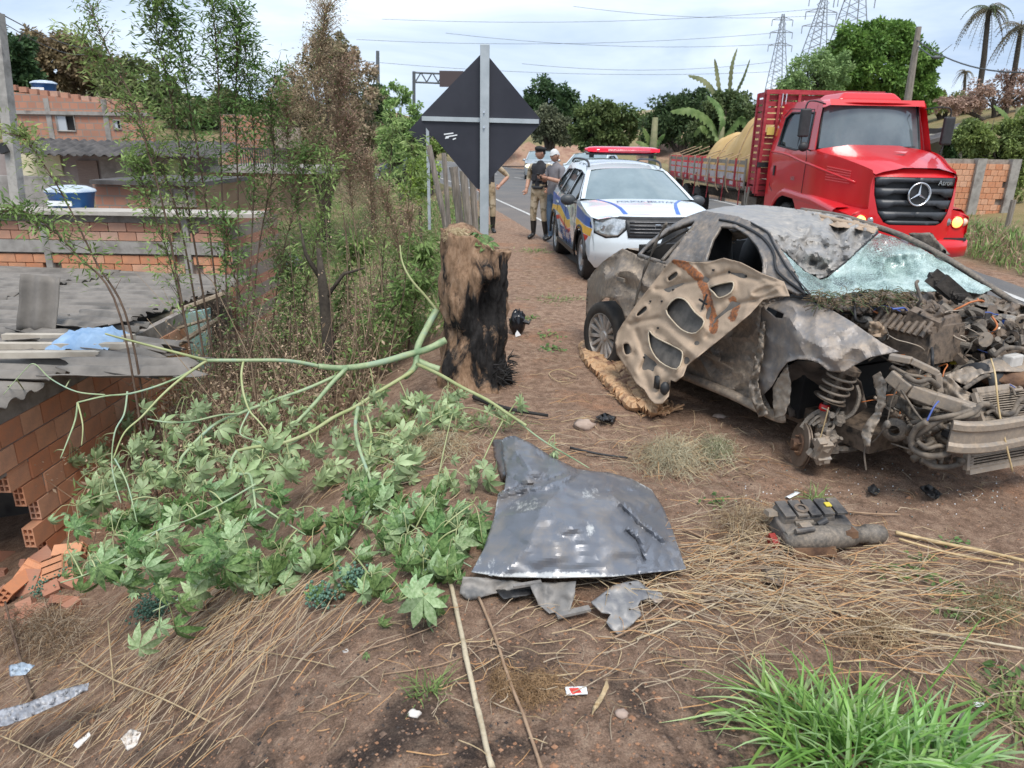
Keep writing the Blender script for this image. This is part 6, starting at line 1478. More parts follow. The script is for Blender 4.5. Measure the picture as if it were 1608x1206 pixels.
# ================= people =================
SKIN=mk('skin',(.36,.19,.13),(.46,.26,.18),12,.55)
def camo(): 
    m,t,p=nm('camouflage_cloth'); S(p,Roughness=.85); c=N(t,'ShaderNodeTexCoord'); n=tnoise(t,9,2,.5,vec=c.outputs['Object']); n2=tnoise(t,7,2,.5,vec=c.outputs['Object'],stretch=(1.3,1.1,1.2))
    a=ramp(t,n,[(.44,(.42,.33,.22)),(.5,(.34,.26,.16)),(.57,(.20,.16,.10))]); b=ramp(t,n2,[(.54,0),(.57,1)]); t.links.new(mixc(t,b,a,(.46,.38,.27)),p.inputs['Base Color']); return m
CAMO=camo()
def cloth(n,c1,c2): return mk(n,c1,c2,9,.85,bmp=.2)
VEST=cloth('black_vest_cloth',(.014,.014,.018),(.03,.03,.035)); BOOT=mk('black_boot',(.01,.01,.01),(.025,.025,.025),10,.4)
POLO=cloth('grey_polo_cloth',(.16,.15,.16),(.21,.20,.21)); JEAN=cloth('blue_denim',(.05,.09,.15),(.09,.14,.21)); KHAKI=cloth('khaki_cloth',(.36,.28,.19),(.45,.36,.25))
def skin_mesh(J,B,matof,mats,sub=2,root='hip'):
    """J: name->(pos,radius); B: bones; one continuous skinned body"""
    names=list(J); idx={n:i for i,n in enumerate(names)}
    me=bpy.data.meshes.new('body'); me.from_pydata([J[n][0] for n in names],[(idx[a],idx[b]) for a,b in B],[])
    o=bpy.data.objects.new('body',me); link(o)
    md=o.modifiers.new('k','SKIN'); md.use_smooth_shade=True
    sl=me.skin_vertices[0].data
    for n in names:
        r_=J[n][1]; sl[idx[n]].radius=(r_,r_) if isinstance(r_,(int,float)) else r_; sl[idx[n]].use_root=(n==root)
    s2=o.modifiers.new('u','SUBSURF'); s2.levels=sub; s2.render_levels=sub
    dg=bpy.context.evaluated_depsgraph_get(); m2=bpy.data.meshes.new_from_object(o.evaluated_get(dg))
    bpy.data.objects.remove(o); m2.materials.clear()
    for m in mats: m2.materials.append(m)
    for p_ in m2.polygons:
        c=p_.center; best=1e9; bb=None; tt=0
        for a,b in B:
            A=V(J[a][0]); Bv=V(J[b][0]); d=Bv-A; k=max(0,min(1,(c-A).dot(d)/max(d.length_squared,1e-9))); q=(c-A-d*k).length-.5*((J[a][1] if isinstance(J[a][1],(int,float)) else J[a][1][0]))
            if q<best: best=q; bb=(a,b); tt=k
        p_.material_index=matof(bb,tt,c); p_.use_smooth=True
    return m2
def person(label,loc,rz,pose,outfit,hair,scale=1.0,beret=False,moustache=False):
    root=thing('person',label,'person',loc,rz); root.scale=(scale,)*3
    J=dict(hip=((0,0,.96),(.155,.12)),belly=((0,-.01,1.10),(.16,.125)),chest=((0,0,1.30),(.175,.125)),neckb=((0,.01,1.46),(.085,.075)),neck=((0,0,1.53),(.056,.056)),
      hl=((.095,0,.88),(.10,.10)),hr=((-.095,0,.88),(.10,.10)),kl=((.12,-.02,.50),.068),kr=((-.12,-.02,.50),.068),cl=((.125,.02,.33),.066),cr=((-.125,.02,.33),.066),al=((.13,.03,.10),.045),ar=((-.13,.03,.10),.045),tl=((.15,-.13,.045),.042),tr=((-.15,-.13,.045),.042),
      sl=((.19,0,1.42),.072),sr=((-.19,0,1.42),.072),el=((.26,.02,1.15),.050),er=((-.26,.02,1.15),.050),wl=((.25,-.08,.92),.034),wr=((-.25,-.08,.92),.034))
    for k,v in pose.items():
        if k in J: J[k]=(v,J[k][1])
    Bn=[('hip','belly'),('belly','chest'),('chest','neckb'),('neckb','neck'),('hip','hl'),('hip','hr'),('hl','kl'),('hr','kr'),('kl','cl'),('kr','cr'),('cl','al'),('cr','ar'),('al','tl'),('ar','tr'),('chest','sl'),('chest','sr'),('sl','el'),('sr','er'),('el','wl'),('er','wr')]
    me=skin_mesh(J,Bn,outfit['f'],outfit['m']); o=bpy.data.objects.new('body',me); link(o,root)
    # head
    hc=V(pose.get('head',(0,-.02,1.655))); ht=pose.get('turn',0); nod=pose.get('nod',0)
    M=Matrix.Translation(hc)@Matrix.Rotation(ht,4,'Z')@Matrix.Rotation(nod,4,'X')
    mb=MB(); n=20; mm=16; vs=[]
    for i in range(mm+1):
        th=PI*i/mm
        for j in range(n):
            a=2*PI*j/n; x=math.sin(th)*math.cos(a); y=math.sin(th)*math.sin(a); z=math.cos(th)
            rx=.076*(1-.22*max(0,-z)**1.5); ry=.096; q=V((x*rx,y*ry,z*.118))
            if y<-.3:
                q.y-=.020*math.exp(-((x/.20)**2+((z+.10)/.17)**2))        # nose
                q.y-=.007*math.exp(-((x/.40)**2+((z+.50)/.10)**2))+.010*math.exp(-((x/.35)**2+((z+.86)/.14)**2))  # lips, chin
                q.y+=.009*(math.exp(-(((x-.38)/.20)**2+((z-.12)/.12)**2))+math.exp(-(((x+.38)/.20)**2+((z-.12)/.12)**2)))
                q.y-=.006*math.exp(-((x/.7)**2+((z-.32)/.10)**2))
            vs.append(M@q)
    mb.add(vs,[(i*n+j,(i+1)*n+j,(i+1)*n+(j+1)%n,i*n+(j+1)%n) for i in range(mm) for j in range(n)])
    hd_=mb.build('head',[SKIN],root,True)
    for s_ in (-1,1):
        mb=MB(); mb.ball(M@V((s_*.077,.01,-.005)),(.012,.022,.033),8); mb.build('ear',[SKIN],hd_,True)
        mb=MB(); mb.ball(M@V((s_*.030,-.081,.014)),(.011,.009,.006),8); mb.build('eye',[mk('eye_dark',(.03,.02,.015),rough=.3)],hd_,True)
        mb=MB(); mb.tube([M@V((s_*.014,-.092,.034)),M@V((s_*.034,-.090,.039)),M@V((s_*.052,-.078,.032))],.004,5); mb.build('eyebrow',[hair],hd_)
    mb=MB(); mb.tube([M@V((-.020,-.098,-.058)),M@V((0,-.104,-.056)),M@V((.020,-.098,-.058))],.0045,5); mb.build('mouth',[mk('lips',(.30,.12,.09),rough=.5)],hd_)
    mb=MB(); vs=[]
    for i in range(9):
        th=PI*.56*i/8
        for j in range(n):
            a=2*PI*j/n; x=math.sin(th)*math.cos(a); y=math.sin(th)*math.sin(a); z=math.cos(th)
            cut=1.0 if y>-.25 else max(.0,1-(-.25-y)*1.6); zz=max(z,(.35 if y<-.3 else -.25 if abs(x)<.9 else 0)) if not beret else max(z,-.3 if y>0 else .2)
            k=1+.03*noise.noise(V((x*3,y*3,z*3)))
            vs.append(M@V((x*.083*k,y*.103*k+.004,zz*.125*k)))
    mb.add(vs,[(i*n+j,(i+1)*n+j,(i+1)*n+(j+1)%n,i*n+(j+1)%n) for i in range(8) for j in range(n)]); mb.build('hair',[hair],hd_,True)
    if beret:
        mb=MB(); vs=[]
        prof=[(.086,.040),(.092,.052),(.104,.075),(.098,.100),(.06,.118),(.0001,.122)]
        for r_,z in prof:
            for j in range(24):
                a=2*PI*j/24; k=1+.12*math.cos(a-.5) if z>.07 else 1; vs.append(M@V((math.cos(a)*r_*k,math.sin(a)*r_*1.12*k,z+.012*math.cos(a+2))))
        mb.add(vs,[(i*24+j,i*24+(j+1)%24,(i+1)*24+(j+1)%24,(i+1)*24+j) for i in range(5) for j in range(24)]); mb.build('beret',[mk('black_beret',(.012,.012,.013),(.02,.02,.02),20,.9)],root,True)
    # hands: palm and five bent fingers
    for sd_,w,e in (('l','wl','el'),('r','wr','er')):
        A=V(J[e][0]); Wp=V(J[w][0]); d=(Wp-A).normalized(); side=d.cross(V((0,1,0))); side=side.normalized() if side.length>.1 else V((1,0,0)); nn=d.cross(side)
        mb=MB(); P=[]
        mb.tube([Wp-d*.01,Wp+d*.03,Wp+d*.07,Wp+d*.092],[.028,.036,.038,.026],8)
        for k in range(4):
            b_=Wp+d*.085+side*(-.027+.018*k); l_=(.062,.072,.068,.052)[k]
            mb.tube([b_-d*.02,b_+d*l_*.45+nn*.008,b_+d*l_*.75+nn*.024,b_+d*l_*.9+nn*.042],[.010,.0095,.009,.007],6)
        b_=Wp+d*.03+side*-.03; mb.tube([b_,b_-side*.025+d*.02+nn*.01,b_-side*.03+d*.05+nn*.02],[.013,.011,.008],6)
        mb.build('hand',[SKIN],root,True)
    return root,J
def off_mat(bb,t,c):
    a,b=bb
    if b in('al','ar','tl','tr') or (a in('cl','cr')) or (b in ('cl','cr') and t>.6): return 2
    if a in ('hip',) and b in ('hl','hr') or a in('hl','hr','kl','kr'): return 3
    if a=='hip' or (a=='belly' and c.z<1.06): return 3
    if a in('belly','chest') and b not in ('sl','sr') : return 1
    if b in('sl','sr'): return 1 if abs(c.x)<.15 else 0
    if a in('sl','sr'): return 0
    if a in('el','er'): return 4 if t>.1 else 0
    return 4 if c.z>1.49 else 1
OM=[CAMO,VEST,BOOT,KHAKI if 0 else CAMO,SKIN]
def civ_mat(bb,t,c):
    a,b=bb
    if b in('tl','tr') or (b in('al','ar') and t>.9): return 2
    if a in('hl','hr','kl','kr','cl','cr') or (a=='hip' and b!='belly') : return 3 if c.z<.93 else 1
    if a in('el','er') or (a in('sl','sr') and t>.75): return 4
    if c.z>1.50 and a in('neckb','chest') and b=='neck' or a=='neckb': return 4 if c.z>1.47 else 1
    return 1
# officer in beret: chest turned to the left, looking left
pz=hbase(.48,15.0)
of,_=person('officer in black beret and vest with camouflage trousers, standing by the police car',(.50,15.1,-.02),rad(-28),
  dict(el=(.34,.08,1.20),wl=(.26,-.10,1.02),er=(-.27,.05,1.17),wr=(-.24,-.10,.98),turn=rad(-38),nod=rad(4),al=(.14,.05,.10),tl=(.18,-.11,.045),tr=(-.17,-.13,.045)),
  dict(f=off_mat,m=OM),mk('dark_hair',(.015,.012,.01),rough=.8),1.055,True)
mb=MB(); mb.lathe([(.168,-.03),(.173,-.028),(.173,.028),(.168,.03)],(0,-.0,1.02),V((0,0,1)),26); q=mb.build('duty_belt',[BLACK],of,True); q.scale=(1,.80,1)
mb=MB(); mb.box((.17,.03,.90),(.05,.09,.17)); smoothmod(mb.build('holster',[BLACK],of),bev=.012)
for dx in (-.07,.06):
    mb=MB(); mb.box((dx,-.135,1.20),(.09,.035,.11)); smoothmod(mb.build('vest_pouch',[VEST],of),bev=.01)
mn,_=person('grey-haired man in grey polo shirt and jeans looking down at his hands',(.80,14.75,-.02),rad(-52),
  dict(el=(.24,-.06,1.17),wl=(.08,-.30,1.24),er=(-.24,-.06,1.17),wr=(-.06,-.31,1.24),turn=rad(0),nod=rad(24),head=(0,-.045,1.64)),
  dict(f=civ_mat,m=[POLO,POLO,BOOT,JEAN,SKIN]),mk('grey_hair',(.50,.50,.50),(.62,.62,.62),20,.8),1.04)
mb=MB(); mb.box((.01,-.42,1.27),(.07,.012,.13),Matrix.Rotation(.7,3,'X')); ph=mb.build('mobile_phone',[BLACK]); ph.parent=None
ph.matrix_world=Matrix.Translation((.80,14.75,-.02))@Matrix.Rotation(rad(-52),4,'Z')@Matrix.Scale(1.04,4); tag(ph,'dark phone held in the hands of the grey-haired man','phone')
o3,_=person('officer in camouflage uniform mostly hidden behind the diamond sign, elbow sticking out',(-.62,16.2,-.05),rad(12),
  dict(el=(.46,.06,1.20),wl=(.24,-.12,1.02),er=(-.27,.05,1.17),wr=(-.2,-.10,.98)),dict(f=off_mat,m=OM),MATS['dark_hair'],1.05,True)
# ================= diamond road sign seen from behind =================
SY=8.0
sb=gy(758,500,SY); sx0=gy(761,188,SY)
sg=thing('road_sign','large diamond-shaped road sign seen from its black back on a grey steel post','road sign',(sx0.x,SY,0))
SGB=mk('black_sign_back',(.016,.017,.024),(.026,.027,.036),2,.55,c3=(.022,.022,.03),rough_=0) if 0 else mk('black_sign_back',(.016,.017,.026),(.028,.029,.040),2,.5)
zt_=gy(761,70,SY).z
sgi=V((sx0.x,SY,0))
cen=gy(757,190,SY+.06); L0=gy(657,186,SY+.06); R0=gy(852,191,SY+.06); T0=gy(760,80,SY+.06); B0=gy(752,300,SY+.06)
def rnd(poly,r_=.05):
    out=[]
    for i in range(len(poly)):
        a,b,c=V(poly[i-1]),V(poly[i]),V(poly[(i+1)%len(poly)])
        p=b+(a-b).normalized()*r_; q=b+(c-b).normalized()*r_
        for t_ in (0,.5,1): out.append(tuple(((1-t_)**2*p+2*t_*(1-t_)*b+t_*t_*q)))
    return out
dia=rnd([(L0.x-sgi.x,L0.z),(B0.x-sgi.x,B0.z),(R0.x-sgi.x,R0.z),(T0.x-sgi.x,T0.z)],.045)
mb=MB(); mb.prism(dia,lambda x,z,d:V((x,.052+d,z)),.004); mb.build('sign_plate',[SGB],sg)
mb=MB(); mb.box((0,0,zt_/2),(.095,.07,zt_)); smoothmod(mb.build('post',[GALV],sg),bev=.004)
mb=MB(); mb.bar(V((L0.x-sgi.x+.04,.044,L0.z)),V((R0.x-sgi.x-.04,.044,R0.z-.0)),.03,.045,up=V((0,0,1))); mb.build('crossbar',[GALV],sg)
for k,(a,b) in enumerate((((697,211),(712,209)),((700,215),(718,212)),((711,219),(716,217)),((699,217),(705,216)))):
    mb=MB(); A=gy(a[0],a[1],SY+.05)-sgi; Bq=gy(b[0],b[1],SY+.05)-sgi; mb.bar(A,Bq,.004,.012,up=V((0,0,1))); mb.build('paint_scribble',[WHITE],sg)
for px in (762,):
    for py in (176,200):
        mb=MB(); q=gy(px-2,py,SY-.04)-sgi; mb.cyl(q,q+V((0,-.015,0)),.010,8); mb.build('bolt',[CHROME],sg)
s2=thing('road_sign','small dark diamond sign on a thin post half hidden behind the large one','road sign',tuple(gy(672,232,13)))
i2=V(s2.location); c2=gy(663,206,13)-i2
mb=MB(); mb.prism([(c2.x-.25,c2.z),(c2.x,c2.z-.25),(c2.x+.25,c2.z),(c2.x,c2.z+.25)],lambda x,z,d:V((x,.04+d,z)),.004); mb.build('sign_plate',[SGB],s2)
mb=MB(); mb.box((0,0,-.4),(.05,.05,2.0)); mb.build('post',[GALV],s2)
# wooden fence posts
FW=mk('grey_post_wood',(.17,.145,.12),(.31,.27,.23),9,.9,bmp=.7,stretch=(5,5,.5))
fps=[((673,228),(692,318),10.6,.075,'leaning wooden fence post farthest left behind the sign'),((697,240),(704,340),10.2,.06,'thin wooden fence post left of the sign post group'),((712,262),(722,345),9.8,.10,'thickest split fence post just left of the sign post'),((727,268),(735,345),9.6,.09,'fence post second from the sign post'),((741,262),(746,350),9.9,.08,'fence post touching the edge of the grey sign post')]
for (a,b,Y,w_,lab) in fps:
    A=gy(*a,Y); Bq=gy(*b,Y); Bq=Bq+(Bq-A).normalized()*.5
    o=thing('fence_post',lab,'fence post',tuple(Bq),0,'wooden posts behind the sign')
    mb=MB(); n=9; pts=[(A-Bq)*(i/n) for i in range(n+1)]; mb.tube([p+V((.012*pn(i,a[0]),.012*pn(i,3,a[0]),0)) for i,p in enumerate(pts)],[w_*(.55+.12*pn(i*.7,a[0],2)) for i in range(n+1)],8); mb.build('timber',[FW],o)
# gantry sign, lamp pole
gt=thing('sign_gantry','steel truss gantry with dark panel spanning the road far behind the sign','gantry',tuple(gy(650,228,62)))
gi=V(gt.location); GM=mk('gantry_steel',(.10,.11,.12),rough=.6)
def seg(mb,a,b,Y,r_): mb.tube([gy(*a,Y)-gi,gy(*b,Y)-gi],r_,4)
mb=MB(); seg(mb,(650,238),(650,112),62,.13); mb.build('column',[GM],gt)
mb=MB(); seg(mb,(650,114),(790,120),62,.07); seg(mb,(650,129),(790,135),62,.07)
for k in range(16): seg(mb,(652+9*k,114 if k%2 else 129),(661+9*k,129 if k%2 else 114),62,.05)
stuff(mb.build('truss',[GM],gt))
mb=MB(); a=gy(690,111,61.8)-gi; b=gy(728,137,61.8)-gi; mb.box(((a.x+b.x)/2,a.y,(a.z+b.z)/2),(b.x-a.x,.15,a.z-b.z)); mb.build('sign_panel',[mk('dark_panel',(.07,.05,.05),rough=.7)],gt)
def pole(label,a,b,Y,r_,name='utility_pole',cat='pole',mt=None):
    A=gy(*a,Y); Bq=gy(*b,Y); o=thing(name,label,cat,tuple(A)); mb=MB(); mb.tube([V((0,0,-1)),V((0,0,0)),Bq-A],[r_*1.2,r_*1.2,r_*.8],8); mb.build('shaft',[mt or FW],o); return o
pole('thin dark lamp pole rising behind the dry flowering bush',(594,215),(593,80),48,.13,'lamp_pole','lamp pole',GM)
pp=pole('leaning wooden utility pole in front of the large green tree',(1424,165),(1443,42),38,.16)
# ================= burnt stump =================
st=thing('tree_stump','tall charred tree stump, brown and black, beside the torn-off branch','stump',(-.315,5.62,0))
m,t,p=nm('charred_bark'); S(p,Roughness=.95,Specular_IOR_Level=.25); c=N(t,'ShaderNodeTexCoord'); ob=c.outputs['Object']
sp=N(t,'ShaderNodeSeparateXYZ'); t.links.new(ob,sp.inputs[0])
n1=tnoise(t,5,7,.68,vec=ob,dist=.6,stretch=(1,1,.6)); n2=tnoise(t,22,7,.75,vec=ob,stretch=(1,1,.35)); 
at=N(t,'ShaderNodeAttribute',attribute_name='w')
q=N(t,'ShaderNodeMath',operation='MULTIPLY_ADD'); t.links.new(n1,q.inputs[0]); q.inputs[1].default_value=2.2; q.inputs[2].default_value=-1.1
q2=N(t,'ShaderNodeMath',operation='ADD'); t.links.new(q.outputs[0],q2.inputs[0]); t.links.new(at.outputs['Fac'],q2.inputs[1])
brn=ramp(t,n2,[(.34,(.12,.07,.042)),(.5,(.27,.17,.105)),(.68,(.40,.27,.18))])
col=mixc(t,ramp(t,q2.outputs[0],[(.42,0),(.66,1)]),brn,ramp(t,n2,[(.4,(.009,.008,.008)),(.7,(.04,.037,.036))]))
t.links.new(col,p.inputs['Base Color']); bump(t,p,n2,.9,.02); STM=m
rows=[]; nA=96; nZ=80; H_=1.22
def srad(a,z):
    r_=.238+.05*math.exp(-z/.10)+.012*math.sin(3*a+1)+.02*pn(math.cos(a)*1.3,math.sin(a)*1.3,0,1)
    r_+=.045*pn(math.cos(a)*1.6,math.sin(a)*1.6,z*3.2,1)+.060*abs(pn(math.cos(a)*2.4,math.sin(a)*2.4,z*1.6+4,1.5))+.035*pn(math.cos(a)*5,math.sin(a)*5,z*6+2,1)+.028*abs(pn(math.cos(a)*11,math.sin(a)*11,z*9,1))
    # burnt hollow facing the viewer's right and the knot above it
    r_-=.10*math.exp(-((((a+1.15+PI)%(2*PI)-PI)/.38)**2+((z-.66)/.22)**2))
    r_-=.05*math.exp(-((((a+1.75+PI)%(2*PI)-PI)/.25)**2+((z-.42)/.12)**2))
    r_+=.05*math.exp(-((((a+1.20+PI)%(2*PI)-PI)/.42)**2+((z-.93)/.07)**2))
    return r_
topz=lambda x,y: H_+.05*pn(x*4,y*4,1,1)-.13*sm(-.02,.22,x)+.02*pn(x*14,y*14,1,1)+.05*sm(.05,-.15,x)*sm(-.05,.1,y)
for i in range(nZ+1):
    rr=[]
    for j in range(nA+1):
        a=2*PI*j/nA; z=i/nZ; x=math.cos(a)*.26; y=math.sin(a)*.26; zt2=topz(x,y); zz=-.06+(zt2+.06)*z; r_=srad(a,zz); rr.append(V((math.cos(a)*r_,math.sin(a)*r_,zz)))
    rows.append(rr)
for k in range(1,9):
    f=1-k/8; rr=[]
    for j in range(nA+1):
        a=2*PI*j/nA; r_=srad(a,H_)*f; x=math.cos(a)*r_; y=math.sin(a)*r_; rr.append(V((x,y,topz(math.cos(a)*.26*max(f,.001),math.sin(a)*.26*f)-.03*math.sin(f*PI)+.03*pn(x*20,y*20,3,1))))
    rows.append(rr)
mb=MB(); mb.grid(rows); o=mb.build('trunk',[STM],st,True)
def swf(c):
    a=math.atan2(c.y,c.x); w_=.43
    w_+=.40*math.exp(-((((a+1.15+PI)%(2*PI)-PI)/.62)**2+((c.z-.66)/.26)**2))
    w_+=.30*math.exp(-((((a+.45+PI)%(2*PI)-PI)/.40)**2))*sm(1.1,.5,abs(c.z-.6)+.2)
    w_+=.24*math.exp(-((((a+1.75+PI)%(2*PI)-PI)/.5)**2+((c.z-.42)/.16)**2))+.3*math.exp(-((((a+.5+PI)%(2*PI)-PI)/.7)**2+((c.z-.1)/.16)**2))
    w_+=.22*math.exp(-((((a+2.4+PI)%(2*PI)-PI)/.5)**2+((c.z-.2)/.25)**2))
    if c.z>1.0: w_-=.2*sm(1.0,1.1,c.z)
    return w_
setw(o,swf)
mb=MB()
for k in range(50):
    a=R.uniform(-1.0,.1); b=V((math.cos(a)*.28,math.sin(a)*.28,R.uniform(.02,.22))); d=V((R.uniform(.1,.5),R.uniform(-.5,.3),R.uniform(-.2,.5))).normalized()
    mb.tube([b,b+d*.05,b+d*.10+V((0,0,R.uniform(-.03,.02)))],[.007,.005,.002],4)
stuff(mb.build('charred_splinters',[mk('char',(.008,.008,.008),(.03,.028,.027),12,.9)],st))
mb=MB(); 
for k in range(420):
    a=R.uniform(0,6.28); r_=.10*math.sqrt(R.random()); b=V((-.13+math.cos(a)*r_*.8,-.10+math.sin(a)*r_,1.17+.08*R.random())); d=V((R.uniform(-1,1),R.uniform(-1,1),R.uniform(-.3,.5))).normalized(); mb.tube([b,b+d*.025,b+d*.05+V((0,0,-.012))],.0016,3)
hay=tag(stuff(mb.build('straw_tuft',[mk('pale_straw',(.40,.31,.18),(.55,.45,.28),30,.9)],None)),'pale tuft of dry straw on top of the burnt stump','straw'); hay.location=(-.315,5.62,0)
# black plastic bag behind the stump
bg_=thing('plastic_bag','crumpled black plastic bag with a white scrap right behind the stump','bag',tuple(gnd(812,525)))
mb=MB(); rows=[]
for i in range(15):
    th=PI*i/14; rows.append([V((math.sin(th)*math.cos(a)*.085,math.sin(th)*math.sin(a)*.08,.12+math.cos(th)*.13))*1.0*(1+.35*abs(pn(math.cos(a)*2,math.sin(a)*2,th*2,1.2))-.1) for a in [2*PI*j/22 for j in range(23)]])
mb.grid(rows); mb.build('film',[mk('black_film',(.008,.008,.010),rough=.22)],bg_,True)
mb=MB(); mb.add([(0,-.10,.07),(.04,-.11,.02),(-.015,-.11,.0),(-.02,-.1,.03)],[(0,1,2,3)]); smoothmod(mb.build('white_scrap',[WHITE],bg_),solid=.004)
mb=MB(); mb.tube([V((.05,-.02,.15)),V((.12,-.03,.13)),V((.14,-.02,.17))],[.03,.02,.006],6); mb.build('bag_knot',[MATS['black_film']],bg_)
# bark slab beside the rear wheel
WDM=mk('fresh_split_wood',(.38,.20,.10),(.56,.36,.20),9,.8,c3=(.20,.10,.06),bmp=.35)
bk2=thing('wood_slab','split orange-brown slab of tree wood lying by the wrecked car rear wheel','wood slab',tuple(gnd(960,590))); bi=V(bk2.location)
for poly,tilt,h0 in (([(913,541),(924,538),(940,546),(956,566),(972,590),(990,612),(1001,628),(1006,645),(990,640),(968,618),(948,596),(930,578),(916,560)],.035,.03),([(944,543),(962,556),(984,577),(1004,598),(1022,619),(1036,634),(1024,650),(1008,640),(992,612),(974,588),(958,564)],-.02,.055)):
    def bmap(x,y,poly=poly,tilt=tilt,h0=h0):
        q=gz(x,y,0); c_=pdist(x,y,poly); cx=(-x*.65+y*.76); return gz(x,y,hgt(q.x,q.y)+h0*sm(0,1.6,c_)+.012*pn(cx*.35,(x*.76+y*.65)*.01,1,1)+.006*pn(cx*1.1,(x*.76+y*.65)*.02,4,1)+.01)-bi
    o=sheet('split_wood',poly,bmap,[WDM],step=2.6,rag=.45,parent=bk2,smooth=False); smoothmod(o,solid=.035)
mb=MB()
for k in range(60):
    q=gnd(R.uniform(1015,1058),R.uniform(638,655)); d=V((R.uniform(-1,1),R.uniform(-1,1),R.uniform(0,.5))).normalized(); mb.bar(q+V((0,0,.02)),q+V((0,0,.02))+d*R.uniform(.04,.12),.01,.012)
for k in range(24):
    q=gnd(R.uniform(945,985),R.uniform(590,625)); d=V((1,-.8+R.uniform(-.4,.4),R.uniform(-.1,.2))).normalized(); mb.bar(q+V((0,0,.03)),q+V((0,0,.03))+d*R.uniform(.06,.16),.006,.01)
stuff(tag(mb.build('wood_splinters',[WDM]),'orange wood splinters scattered around the split slab','splinters'))
# torn dark engine part on the right
ep=thing('gearbox_part','grey and black broken car unit with a ribbed barrel end lying in straw','car part',tuple(gnd(1280,850))); ei=V(ep.location)
ang=.16; Mx=Matrix.Rotation(ang,3,'Z')
def EB(mb,c,d,rot=0,tp=0): mb.box(Mx@V(c),d,Mx@Matrix.Rotation(rot,3,'X'),taper=tp)
mb=MB(); EB(mb,(-.02,.0,.07),(.40,.16,.08),.25,.05); EB(mb,(-.05,.06,.13),(.30,.13,.05),.2,.1); smoothmod(mb.build('casing',[mk('scuffed_black_casing',(.035,.034,.036),(.11,.098,.088),9,.6,c3=(.24,.19,.145),lo=.36,hi=.68)],ep),bev=.01)
mb=MB(); P=[(-.22,-.08,.06),(-.05,-.09,.075),(.08,-.08,.07),(.15,-.07,.065),(.155,-.07,.065),(.22,-.065,.06),(.225,-.065,.06),(.30,-.06,.055),(.33,-.06,.055)]; mb.tube([Mx@V(p) for p in P],[.045,.062,.058,.05,.04,.042,.052,.05,.036],16); mb.build('barrel',[WFRAME],ep,True)
for k in range(5):
    mb=MB(); EB(mb,(-.16+.07*k,.05,.165),(.055,.12,.012),.2); mb.build('rib_plate',[MATS['scuffed_black_casing']],ep)
mb=MB(); EB(mb,(-.10,-.13,.03),(.24,.06,.05),-.2,.1); mb.build('rust_bracket',[RUST],ep)
mb=MB(); EB(mb,(.07,.05,.178),(.03,.03,.006),.2); mb.build('yellow_sticker',[MATS['yellow_plastic']],ep)
mb=MB(); EB(mb,(-.25,-.03,.04),(.04,.08,.04),.4,.2); mb.build('red_lens_shard',[mk('red_shard',(.28,.03,.02),rough=.3)],ep)
for k in range(16):
    mb=MB(); q=(R.uniform(-.22,.14),R.uniform(-.12,.09),R.uniform(.06,.14))
    if k%2: EB(mb,q,(R.uniform(.03,.09),R.uniform(.02,.07),R.uniform(.02,.05)),R.uniform(-.5,.5),.15)
    else: mb.cyl(Mx@V(q),Mx@V((q[0]+R.uniform(.03,.1),q[1],q[2]+R.uniform(-.02,.03))),R.uniform(.008,.022),10)
    mb.build('fitting',[(WFRAME,BARE,MATS['scuffed_black_casing'],RUST)[k%4]],ep)
mb=MB(); mb.lathe([(.03,0),(.035,.01),(.02,.012)],Mx@V((-.08,.04,.165)),V((0,-.2,1)),14); mb.build('port',[GREASE],ep)
